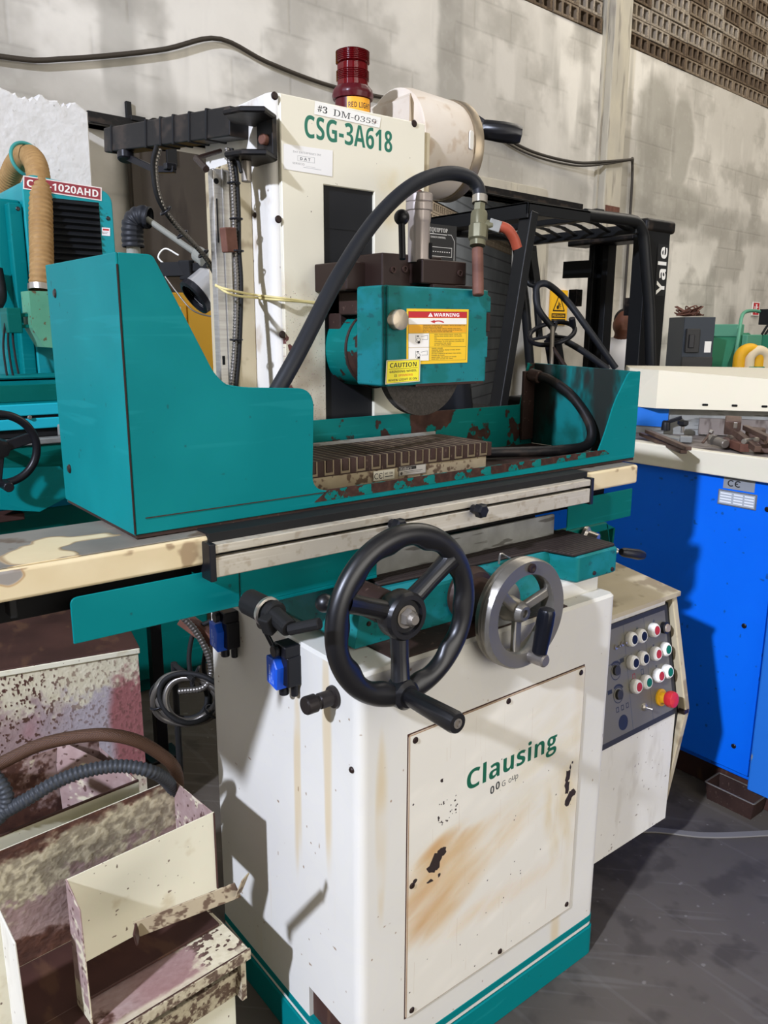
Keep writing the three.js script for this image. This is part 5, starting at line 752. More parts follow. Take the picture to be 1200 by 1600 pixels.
{
  const p = wl(-0.553, 1.72, 0.015), s = thing('warning_sign', 'yellow rectangular hazard sign with a black triangle on the wall beyond the steering wheel', 'sign', p); s.rotation.y = WA;
  mesh('sign_board', bb(p[0] - 0.12, p[0] + 0.12, 1.575, 1.865, p[2] - 0.012, p[2] + 0.002, 0.002), M.yellow, s);
  mesh('sign_print', print([p[0], 1.72, p[2] + 0.003], 0.24, 0.29), canvasMat(260, 320, (g, w, h) => { g.fillStyle = '#f2b81a'; g.fillRect(0, 0, w, h); g.strokeStyle = '#1c1408'; g.lineWidth = 12; g.lineJoin = 'round'; g.beginPath(); g.moveTo(130, 38); g.lineTo(216, 190); g.lineTo(44, 190); g.closePath(); g.stroke(); g.fillStyle = '#1c1408'; g.beginPath(); g.arc(112, 158, 18, 0, 7); g.fill(); for (let i = 0; i < 6; i++) { g.beginPath(); g.moveTo(118, 150); g.lineTo(118 + 52 * Math.cos(i * 0.5 - 1.6), 150 + 52 * Math.sin(i * 0.5 - 1.6)); g.lineTo(124 + 30 * Math.cos(i * 0.5 - 1.4), 152 + 30 * Math.sin(i * 0.5 - 1.4)); g.fill(); } g.fillRect(22, 214, 216, 42); g.fillRect(22, 266, 216, 38); g.fillStyle = '#f2b81a'; g.textAlign = 'center'; g.font = 'bold 30px sans-serif'; g.fillText('PRECAUCION', 130, 246, 200); g.fillText('PELIGRO', 130, 296, 180); }), s, true);
  const q = wl(3.335, 1.795, 0.012), r = thing('safety_sign', 'small red and white safety sign on the wall at the far right', 'sign', q); r.rotation.y = WA;
  mesh('sign_board', bb(q[0] - 0.095, q[0] + 0.095, 1.715, 1.87, q[2] - 0.01, q[2] + 0.001, 0.002), M.white, r);
  mesh('sign_print', print([q[0], 1.7925, q[2] + 0.002], 0.19, 0.155), canvasMat(160, 160, (g, w, h) => { g.fillStyle = '#efe9e4'; g.fillRect(0, 0, w, h); g.fillStyle = '#c4202a'; g.fillRect(14, 10, 132, 140); g.fillStyle = '#fff'; g.fillRect(70, 40, 24, 90); g.fillRect(62, 26, 40, 12); g.fillRect(40, 50, 14, 60); g.beginPath(); g.arc(112, 60, 10, 0, 7); g.fill(); }), r, true);
}

// ---------- second, larger teal grinder at the left ----------
{
  const S = thing('surface_grinder', 'bright teal surface grinder with tan suction hose at the left edge', 'grinding machine', [0.1, 0, -2.3]);
  const z = -2.3, z2 = -1.95;
  mesh('base', [bb(-1.2, 0.7, 0.06, 0.86, -2.45, -2.07, 0.01), bb(-1.2, 0.52, 0.06, 0.86, -2.9, -2.4, 0.01), bb(-1.16, 0.66, 0, 0.06, -2.42, -2.1, 0.004)], M.tealDark, S);
  mesh('base_ledge', hull([-1.2, 0.86, -2.07], [0.62, 0.86, -2.07], [-1.2, 0.93, -2.0], [0.3, 0.93, -2.0], [-1.2, 0.86, -2.7], [0.62, 0.86, -2.7], [-1.2, 0.95, -2.7], [0.3, 0.95, -2.7]), plain(0x1a93b4, 0.45), S);
  const col = mesh('column', [ext(roundPoly([[0.145, 1.3], [0.482, 1.3], [0.482, 2.05], [0.145, 2.085]], [0, 0, 0.05, 0.06]), -2.32, z, 'xy', 0.004), ext(roundPoly([[0.16, 0.9], [0.47, 0.9], [0.47, 2.05], [0.16, 2.08]], [0, 0, 0.05, 0.05]), -2.8, -2.31, 'xy', 0.006)], M.tealBright, S);
  mesh('side_cover', [bb(0.06, 0.16, 1.28, 2.0, -2.75, -2.4, 0.01), bb(0.1, 0.15, 1.2, 1.98, -2.4, -2.34, 0.006)], M.teal, col);
  const gx = 0.229, gx1 = 0.424;
  mesh('bellows_recess', bb(gx - 0.02, gx1 + 0.003, 1.3, 2.005, z - 0.001, z + 0.001, 0), M.dark, col);
  for (let i = 0; i < 30; i++) { const y = 1.31 + i * 0.0232; mesh('bellows_slat', hull([gx - 0.02, y, z + 0.001], [gx1, y, z + 0.001], [gx - 0.02, y + 0.02, z + 0.001], [gx1, y + 0.02, z + 0.001], [gx - 0.02, y + 0.007, z + 0.012], [gx1, y + 0.007, z + 0.012]), plain(0x15171a, 0.5), col); }
  mesh('name_plate', quad([0.147, 2.026, -2.298], [0.439, 2.012, -2.298], [0.443, 2.062, -2.298], [0.152, 2.074, -2.298]), canvasMat(640, 112, (g, w, h) => { g.fillStyle = '#e8dcd4'; g.fillRect(0, 0, w, h); g.fillStyle = '#8e2430'; g.fillRect(10, 9, w - 20, h - 18); g.fillStyle = '#f0ece4'; g.font = 'bold 82px sans-serif'; g.save(); g.translate(24, 86); const t = g.measureText('CSG-1020AHD').width; g.scale((w - 48) / t, 1); g.fillText('CSG-1020AHD', 0, 0); g.restore(); }), col, true);
  mesh('small_label', quad([0.43, 1.882, -2.298], [0.463, 1.882, -2.298], [0.465, 1.913, -2.298], [0.432, 1.913, -2.298]), canvasMat(64, 64, (g, w, h) => { g.fillStyle = '#eee'; g.fillRect(0, 0, w, h); g.fillStyle = '#c83030'; g.fillRect(8, 10, 48, 14); g.fillStyle = '#999'; g.fillRect(12, 34, 36, 4); g.fillRect(12, 44, 30, 4); }), col, true);
  for (const q of [[0.123, 1.954, -2.299], [0.46, 1.949, -2.299]]) mesh('screw', screwAt(q, [0, 0, 1], 0.008), M.black, col);
  // suction hose with its guide ring, clamp and dust hood
  const hp = [[0.168, 1.784, -3.071], [0.226, 2.026, -2.965], [0.241, 2.163, -2.797], [0.247, 2.202, -2.607], [0.23, 2.142, -2.407], [0.213, 2.025, -2.321], [0.191, 1.88, -2.27], [0.164, 1.736, -2.21], [0.152, 1.667, -2.199]];
  mesh('suction_hose', ribbed(hp, 0.042, 0.018, 0.045, 18), M.tan, S);
  mesh('guide_ring', [torus([0.224, 2.164, -2.484], 0.066, 0.007, [0.25, 0.25, 1], 10, 40)], plain(0x3b8f88, 0.45), S);
  mesh('hose_clamp', lathe([[0.043, 0], [0.0465, 0], [0.0465, 0.022], [0.043, 0.022]], [0.151, 1.655, -2.197], [0.17, 1.783, -2.219], 32), M.steel, S);
  const dh = [0.121, 1.549, -2.124]; const dhx = (u, v, o) => add3([0.144, 1.652, -2.175], [u, v, o]);
  mesh('dust_hood', [hull(dhx(-0.055, 0, 0.05), dhx(0.06, 0, 0.05), dhx(-0.055, 0, -0.06), dhx(0.06, 0, -0.06), dhx(-0.055, -0.13, 0.05), dhx(-0.055, -0.13, -0.06), dhx(-0.02, -0.2, 0.05), dhx(-0.02, -0.2, -0.06), dhx(0.08, -0.21, 0.05), dhx(0.08, -0.21, -0.06))], M.mint, S);
  mesh('hood_bracket', [bar(dhx(-0.09, -0.085, 0), dhx(-0.05, -0.085, 0), 0.02, 0.012), bar(dhx(-0.09, -0.125, 0), dhx(-0.05, -0.125, 0), 0.02, 0.012), bb(...[-0.13, -0.08].map((v) => dhx(v, 0, 0)[0]), ...[-0.15, -0.06].map((v) => dhx(0, v, 0)[1]), ...[-0.08, 0.02].map((v) => dhx(0, 0, v)[2]), 0.004)], M.tealDark, S);
  mesh('side_cables', [0, 1, 2].map((i) => tube([[0.016, 1.537, -2.203], [-0.005, 1.457, -2.171], [-0.014, 1.379, -2.129], [-0.013, 1.318, -2.11]].map((p) => add3(p, [0.018 * i, 0.02 * i, 0])), 0.004, 24, 6)).concat([tube([[0.047, 1.739, -2.368], [0.046, 1.645, -2.342], [0.013, 1.596, -2.288]], 0.02, 24, 10)]), M.blackMatt, S);
  mesh('work_block', [bb(0.24, 0.36, 1.36, 1.39, -2.2, -2.08, 0.006)], M.grimeLight, S);
  // table guard and table
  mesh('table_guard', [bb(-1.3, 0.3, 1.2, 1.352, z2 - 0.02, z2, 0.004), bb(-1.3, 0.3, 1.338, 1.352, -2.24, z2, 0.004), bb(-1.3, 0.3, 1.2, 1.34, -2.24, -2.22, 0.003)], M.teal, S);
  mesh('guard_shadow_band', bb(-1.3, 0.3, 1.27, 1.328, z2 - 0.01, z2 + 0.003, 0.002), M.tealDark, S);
  mesh('table', [bb(-1.4, 0.34, 1.222, 1.262, -2.2, z2 + 0.02, 0.004), bb(-1.4, 0.34, 1.175, 1.212, -2.2, z2 + 0.02, 0.004)], plain(0x20b4c4, 0.4), S);
  mesh('table_slot', bb(-1.38, 0.33, 1.212, 1.222, -2.2, z2 + 0.012, 0), M.dark, S);
  mesh('trip_dog', [rod([-0.0, 1.217, z2 + 0.02], [0, 1.217, z2 + 0.03], 0.007, 12)], M.steelDull, S);
  mesh('bellows', [bb(-1.4, 0.32, 1.145, 1.172, -2.15, z2 + 0.005, 0.003)], M.blackMatt, S);
  mesh('saddle_top', bb(-1.3, 0.3, 1.122, 1.143, -2.3, z2 + 0.05, 0.004), M.zinc, S);
  mesh('switch_head', [ob([0.11, 1.165, z2 + 0.05], [0.045, 0.05, 0.04], [0, 0.3, 0], 0.008), rod([0.12, 1.178, z2 + 0.06], [0.12, 1.18, z2 + 0.085], 0.015, 16)], M.zinc, S);
  mesh('saddle', [hull([-1.3, 1.12, -2.4], [0.28, 1.12, -2.4], [-1.3, 1.12, z2 + 0.04], [0.28, 1.12, z2 + 0.04], [-1.3, 0.97, -2.4], [0.26, 0.96, -2.4], [-1.3, 0.96, z2 + 0.06], [0.26, 0.955, z2 + 0.02])], M.tealDark, S);
  mesh('folded_cover', [hull([-0.22, 1.06, z2 + 0.05], [0.08, 1.04, z2 + 0.045], [-0.2, 0.965, z2 + 0.1], [0.14, 0.95, z2 + 0.07], [-0.02, 0.9, z2 + 0.12], [-0.18, 0.93, z2 + 0.11], [0.0, 0.95, z2 + 0.0])], M.teal, S);
  mesh('table_bracket', [bb(-0.24, -0.06, 0.87, 0.895, z2 + 0.0, z2 + 0.08, 0.004)], M.darkRust, S);
  const wc = [-0.142, 1.138, -1.754]; const W2 = [0, 0, 0];
  const hw = mesh('handwheel', torus(wc, 0.112, 0.0135, [0, 0, 1], 12, 60), M.black, S);
  for (const a of [0.3, 2.4, 4.5]) mesh('spoke', bar(add3(wc, [Math.cos(a) * 0.02, Math.sin(a) * 0.02, -0.01]), add3(wc, [Math.cos(a) * 0.11, Math.sin(a) * 0.11, 0]), 0.035, 0.012, [0, 0, 1], 0.004), M.black, hw);
  mesh('hub', lathe([[0, 0], [0.036, 0], [0.03, 0.03], [0, 0.034]], add3(wc, [0, 0, -0.02]), add3(wc, [0, 0, 1]), 8), M.blackWorn, hw);
  mesh('shaft', rod(add3(wc, [0, 0, -0.14]), add3(wc, [0, 0, -0.02]), 0.018, 14), M.steelDull, hw);
  mesh('grip', rod(add3(wc, [-0.0, -0.115, 0]), add3(wc, [0, -0.115, 0.07]), 0.016, 14), M.black, hw);
}

// ---------- forklift ----------
{
  const F = thing('forklift', 'black forklift with a slatted overhead guard parked behind the grinder', 'forklift', [2.6, 0, -2.1]);
  const zn = -1.65, zfar = -2.56, bk = M.blackPaint;
  // overhead guard
  const guard = mesh('overhead_guard', [tube(curve([[2.62, 2.085, zn], [2.95, 2.09, zn], [3.06, 2.085, zn], [3.125, 2.03, zn], [3.165, 1.9, zn], [3.235, 1.64, zn], [3.29, 1.34, zn], [3.4, 0.75, zn]], false, 0.3), 0.03, 60, 10), tube(curve([[2.62, 2.085, zfar], [2.95, 2.09, zfar], [3.06, 2.085, zfar], [3.125, 2.03, zfar], [3.165, 1.9, zfar], [3.235, 1.64, zfar], [3.4, 0.75, zfar]], false, 0.3), 0.03, 60, 10)], bk, F);
  mesh('cross_bar', bb(2.72, 2.78, 2.075, 2.125, zfar, zn, 0.004), bk, guard); mesh('cross_bar', bb(3.06, 3.11, 2.03, 2.08, zfar, zn, 0.004), bk, guard); mesh('cross_bar', bb(2.18, 2.23, 2.04, 2.09, zfar, zn, 0.004), bk, guard);
  for (let i = 0; i < 8; i++) { const z = zfar + 0.06 + i * (zn - zfar - 0.12) / 7; mesh('guard_slat', [bar([2.77, 2.1, z], [2.95, 2.085, z], 0.028, 0.01), bar([2.94, 2.085, z], [3.08, 2.05, z], 0.028, 0.01)], bk, guard); }
  mesh('roof_plate', [bb(2.17, 2.63, 2.088, 2.1, zfar - 0.02, zn + 0.03, 0.003), bb(2.17, 2.63, 2.045, 2.1, zn + 0.018, zn + 0.03, 0.003), bb(2.17, 2.182, 2.03, 2.1, zfar - 0.02, zn + 0.03, 0.003)], bk, guard);
  mesh('rear_leg', bar([2.215, 2.06, zn], [1.97, 0.7, zn], 0.05, 0.075, [0, 0, 1], 0.005), bk, guard); mesh('rear_leg', bar([2.215, 2.06, zfar], [1.97, 0.7, zfar], 0.05, 0.06, [0, 0, 1], 0.005), bk, guard);
  mesh('grab_handle', [tube([[2.835, 1.937, -2.184], [2.805, 1.866, -2.187], [2.806, 1.788, -2.163], [2.833, 1.774, -2.138]], 0.016, 24, 8), bar([2.854, 1.991, -2.185], [2.812, 1.475, -2.068], 0.03, 0.03), bar([2.838, 1.955, -2.187], [2.833, 1.777, -2.139], 0.05, 0.05)], bk, guard);
  // mast
  const mast = mesh('mast', [bb(3.24, 3.46, 0.1, 2.1, -1.79, -1.7, 0.004)], bk, F);
  const y0 = -2.02, xm = 3.36;
  mesh('inner_upright', [bb(3.33, 3.41, 0.1, 2.05, -2.16, -2.12, 0.004), bb(3.33, 3.41, 0.1, 2.05, -2.06, -2.02, 0.004), bb(3.37, 3.39, 0.1, 2.05, -2.13, -2.05, 0.002)], bk, mast);
  mesh('inner_upright', bb(3.36, 3.42, 0.1, 2.02, -1.815, -1.79, 0.004), bk, mast);
  mesh('mast_cap', [bb(3.22, 3.5, 2.06, 2.13, -1.84, -1.69, 0.02), bb(3.25, 3.42, 2.02, 2.06, -2.26, -1.8, 0.004), bb(3.25, 3.42, 1.0, 1.06, -2.26, -1.8, 0.004)], M.blackWorn, mast);
  for (const z of [-1.825, -1.81]) mesh('lift_chain', rod([3.36, 0.4, z], [3.36, 2.02, z], 0.009, 8), M.blackMatt, mast);
  mesh('lift_cylinder', [rod([3.32, 0.3, -1.8], [3.32, 1.6, -1.8], 0.02, 14), rod([3.32, 1.6, -1.8], [3.32, 2.0, -1.8], 0.013, 12)], M.blackPaint, mast);
  mesh('mast_bracket', [bar([3.3, 1.89, -2.321], [3.3, 1.886, -2.108], 0.02, 0.1, [0, 1, 0])], bk, mast);
  for (const q of [[3.3, 1.72, -2.22], [3.31, 1.66, -1.82]]) mesh('mast_fitting', ob(q, [0.06, 0.1, 0.06]), M.blackWorn, mast);
  // maker's name down the side of the near upright
  mesh('maker_name', quad([3.455, 1.72, -1.698], [3.455, 2.0, -1.698], [3.345, 2.0, -1.698], [3.345, 1.72, -1.698]), canvasMat(420, 170, (g, w, h) => { g.fillStyle = '#18191a'; g.fillRect(0, 0, w, h); g.fillStyle = '#f4f2ea'; g.font = 'bold 170px sans-serif'; g.save(); g.translate(10, 146); g.scale(400 / g.measureText('Yale').width, 1); g.fillText('Yale', 0, 0); g.restore(); }), mast, true);
  mesh('carriage', [bb(3.5, 3.56, 0.1, 0.55, -2.5, -1.7, 0.004)], bk, F);
  for (const z of [-2.35, -1.9]) mesh('fork', [bb(3.56, 4.4, 0.03, 0.07, z, z + 0.1, 0.004), bb(3.56, 3.6, 0.05, 0.5, z, z + 0.1, 0.004)], M.blackWorn, F);
  // chassis, seat, wheel, levers
  mesh('chassis', [bb(1.75, 3.2, 0.3, 0.62, -2.56, -1.66, 0.03), ext(roundPoly([[1.35, 0.25], [2.15, 0.25], [2.15, 1.0], [1.5, 1.02], [1.35, 0.9]], [0.05, 0.02, 0.06, 0.12, 0.1]), -2.5, -1.72, 'xy', 0.03), bb(3.0, 3.18, 0.55, 1.12, -2.5, -1.7, 0.03)], M.blackPaint, F);
  mesh('seat', [ob([2.25, 1.05, -2.1], [0.5, 0.12, 0.5], [0, 0, 0.05], 0.05)], M.blackMatt, F); mesh('seat_back', [ob([2.03, 1.32, -2.1], [0.12, 0.55, 0.48], [0, 0, 0.18], 0.05)], M.rubber, F);
  const sw = [2.75, 1.508, -1.93], nd = V(-0.45, 0.85, 0.15).normalize().toArray();
  const wheel = mesh('steering_wheel', torus(sw, 0.125, 0.013, nd, 10, 44), M.black, F);
  mesh('steering_hub', lathe([[0, 0], [0.035, 0], [0.03, 0.02], [0.012, 0.03], [0, 0.03]], add3(sw, nd, -0.03), add3(sw, nd), 18), M.black, wheel);
  for (const a of [0.4, 2.5, 4.6]) { const u = V(0.85, 0.45, 0).normalize(), w = V(...nd).cross(u); const e = u.multiplyScalar(Math.cos(a)).add(w.multiplyScalar(Math.sin(a))).toArray(); mesh('steering_spoke', rod(add3(sw, nd, -0.015), add3(sw, e, 0.12), 0.009, 8), M.black, wheel); }
  mesh('spinner_knob', rod(add3(add3(sw, nd, 0.01), [0.07, 0.03, 0.09]), add3(add3(sw, nd, 0.06), [0.07, 0.03, 0.09]), 0.018, 12), M.black, wheel);
  mesh('steering_column', [bar(add3(sw, nd, -0.03), add3(sw, [0.22, -0.5, -0.05]), 0.07, 0.07)], M.black, F);
  mesh('control_lever', [rod([2.638, 1.544, -1.833], [2.6, 1.312, -1.795], 0.012, 10)], M.steelDull, F); mesh('control_lever', rod([2.622, 1.435, -1.813], [2.667, 1.329, -1.748], 0.012, 10), M.brown, F);
  mesh('hydraulic_hose', tube([[2.677, 1.538, -1.866], [2.592, 1.637, -1.897], [2.597, 1.737, -1.921], [2.626, 1.767, -1.908], [2.663, 1.75, -1.873], [2.724, 1.664, -1.8], [2.789, 1.522, -1.707], [2.915, 1.328, -1.616]], 0.018, 70, 10), M.rubber, F);
  mesh('hydraulic_hose', tube([[2.846, 1.466, -1.907], [2.914, 1.411, -1.837], [3.01, 1.314, -1.734]], 0.018, 30, 10), M.rubber, F);
  const tyre = (x, z, r) => { const t = mesh('tyre', lathe([[r * 0.5, 0], [r * 0.94, 0], [r, 0.02], [r, 0.16], [r * 0.94, 0.18], [r * 0.5, 0.18]], [x, r, z - 0.09], [x, r, 9], 36), M.blackMatt, F); mesh('wheel_rim', lathe([[0, 0.03], [r * 0.5, 0.02], [r * 0.52, 0.16], [0, 0.15]], [x, r, z - 0.09], [x, r, 9], 24), M.steelDull, t); };
  tyre(1.75, -2.46, 0.25); tyre(1.75, -1.76, 0.25); tyre(3.1, -2.5, 0.31); tyre(3.1, -1.72, 0.31);
}
// ---------- worker beyond the forklift ----------
{
  const p = [4.774, 0, -2.896], W = thing('person', 'dark haired worker in a white shirt standing beyond the forklift mast', 'person', p);
  // body as one smooth field of tapered capsules; x is ahead of the person, turned to face left and towards the hall
  const J = { hip: [0, 0.92, 0], chest: [0, 1.28, 0], neck: [0.005, 1.44, 0], head: [0.02, 1.57, 0], sL: [0, 1.38, 0.17], sR: [0, 1.38, -0.17], eL: [-0.03, 1.1, 0.23], eR: [-0.03, 1.1, -0.23], wL: [0.06, 0.86, 0.22], wR: [0.06, 0.86, -0.22], hL: [0, 0.88, 0.09], hR: [0, 0.88, -0.09], kL: [0.02, 0.48, 0.1], kR: [0.0, 0.48, -0.1], aL: [-0.02, 0.08, 0.11], aR: [-0.04, 0.08, -0.11], tL: [0.14, 0.03, 0.12], tR: [0.12, 0.03, -0.12] };
  const bones = [['hip', 'chest', 0.14, 0.16], ['chest', 'neck', 0.13, 0.06], ['neck', 'head', 0.055, 0.07], ['sL', 'sR', 0.075, 0.075], ['sL', 'eL', 0.055, 0.045], ['eL', 'wL', 0.042, 0.03], ['sR', 'eR', 0.055, 0.045], ['eR', 'wR', 0.042, 0.03], ['hL', 'kL', 0.085, 0.058], ['kL', 'aL', 0.055, 0.038], ['hR', 'kR', 0.085, 0.058], ['kR', 'aR', 0.055, 0.038], ['aL', 'tL', 0.042, 0.032], ['aR', 'tR', 0.042, 0.032]];
  const field = (list, extra, cell, lo, hi, k) => {
    const span = Math.max(hi[0] - lo[0], hi[1] - lo[1], hi[2] - lo[2]), n = Math.ceil(span / cell) + 4, mc = new MarchingCubes(n, new THREE.MeshBasicMaterial(), false, false, 400000), half = span / 2 + 2 * cell, c = [0, 1, 2].map((i) => (lo[i] + hi[i]) / 2);
    mc.isolation = 0; const a = V(0, 0, 0), b = V(0, 0, 0), q = V(0, 0, 0);
    for (let z = 0; z < n; z++) for (let y = 0; y < n; y++) for (let x = 0; x < n; x++) {
      q.set(c[0] + (x / (n / 2) - 1) * half, c[1] + (y / (n / 2) - 1) * half, c[2] + (z / (n / 2) - 1) * half); let s = 0;
      for (const [A, B, r0, r1] of list) { a.set(...A); b.set(...B); const ab = b.clone().sub(a), t = Math.min(1, Math.max(0, q.clone().sub(a).dot(ab) / ab.lengthSq())); s += Math.exp(-k * (q.distanceTo(a.addScaledVector(ab, t)) - (r0 + (r1 - r0) * t))); }
      for (const [C, R] of extra) { const d = Math.sqrt(((q.x - C[0]) / R[0]) ** 2 + ((q.y - C[1]) / R[1]) ** 2 + ((q.z - C[2]) / R[2]) ** 2); s += Math.exp(-k * (d - 1) * Math.min(...R)); }
      mc.field[x + y * n + z * n * n] = Math.log(s) / k;
    }
    mc.update(); const cnt = mc.count, P = new Float32Array(cnt * 3), N = new Float32Array(cnt * 3);
    for (let i = 0; i < cnt; i++) for (let j = 0; j < 3; j++) { P[i * 3 + j] = mc.positionArray[i * 3 + j] * half + c[j]; N[i * 3 + j] = mc.normalArray[i * 3 + j]; }
    const g = new THREE.BufferGeometry(); g.setAttribute('position', new THREE.BufferAttribute(P, 3)); g.setAttribute('normal', new THREE.BufferAttribute(N, 3)); return g;
  };
  const face = [[[0.02, 1.575, 0], [0.085, 0.115, 0.074]], [[0.06, 1.53, 0], [0.045, 0.06, 0.05]], [[0.108, 1.565, 0], [0.014, 0.02, 0.013]], [[0.095, 1.535, 0], [0.014, 0.009, 0.024]], [[0.015, 1.57, 0.074], [0.02, 0.03, 0.01]], [[0.015, 1.57, -0.074], [0.02, 0.03, 0.01]]];
  const B = bones.map(([a, b, r, s]) => [J[a], J[b], r, s]);
  const hand = (s) => [[[0.06, 0.86, 0.22 * s], [0.08, 0.78, 0.22 * s], 0.026, 0.024], ...[-1.5, -0.5, 0.5, 1.5].flatMap((f, i) => [[[0.082 + f * 0.011, 0.785, 0.222 * s], [0.09 + f * 0.012, 0.745, 0.218 * s], 0.0095, 0.009], [[0.09 + f * 0.012, 0.745, 0.218 * s], [0.088 + f * 0.011, 0.715 + (Math.abs(f) > 1 ? 0.008 : 0), 0.205 * s], 0.009, 0.008]]), [[0.085, 0.83, 0.215 * s], [0.115, 0.785, 0.2 * s], 0.011, 0.009]];
  const off = (g) => { g.rotateY(-2.7); return g.translate(...p); };
  mesh('body', [field(B, [], 0.026, [-0.25, 0, -0.3], [0.3, 1.75, 0.3], 60), field([[J.neck, [0.01, 1.5, 0], 0.055, 0.05]], face, 0.007, [-0.1, 1.4, -0.12], [0.14, 1.72, 0.12], 140), field(hand(1), [], 0.005, [0.02, 0.68, 0.16], [0.15, 0.9, 0.28], 400), field(hand(-1), [], 0.005, [0.02, 0.68, -0.28], [0.15, 0.9, -0.16], 400)].map(off), M.skin, W);
  const fat = (l, d) => l.map(([a, b, r, s]) => [a, b, r + d, s + d]);
  mesh('shirt', off(field(fat([[J.hip, J.chest, 0.14, 0.16], [J.chest, [0, 1.42, 0], 0.13, 0.065], [J.sL, J.sR, 0.075, 0.075], [J.sL, [-0.025, 1.14, 0.22], 0.058, 0.056], [J.sR, [-0.025, 1.14, -0.22], 0.058, 0.056]], 0.014), [], 0.022, [-0.25, 0.75, -0.32], [0.25, 1.5, 0.32], 60)), M.shirt, W);
  mesh('trousers', off(field(fat([[J.hip, [0, 0.96, 0], 0.135, 0.135], [J.hL, J.kL, 0.085, 0.06], [J.kL, [-0.02, 0.1, 0.11], 0.06, 0.05], [J.hR, J.kR, 0.085, 0.06], [J.kR, [-0.04, 0.1, -0.11], 0.06, 0.05]], 0.014), [], 0.024, [-0.2, 0.02, -0.25], [0.2, 1.05, 0.25], 60)), M.trouser, W);
  mesh('hair', off(field([], [[[-0.005, 1.612, 0], [0.09, 0.09, 0.082]], [[-0.04, 1.57, 0], [0.06, 0.08, 0.078]]], 0.01, [-0.13, 1.45, -0.12], [0.12, 1.74, 0.12], 140)), M.hair, W);
}
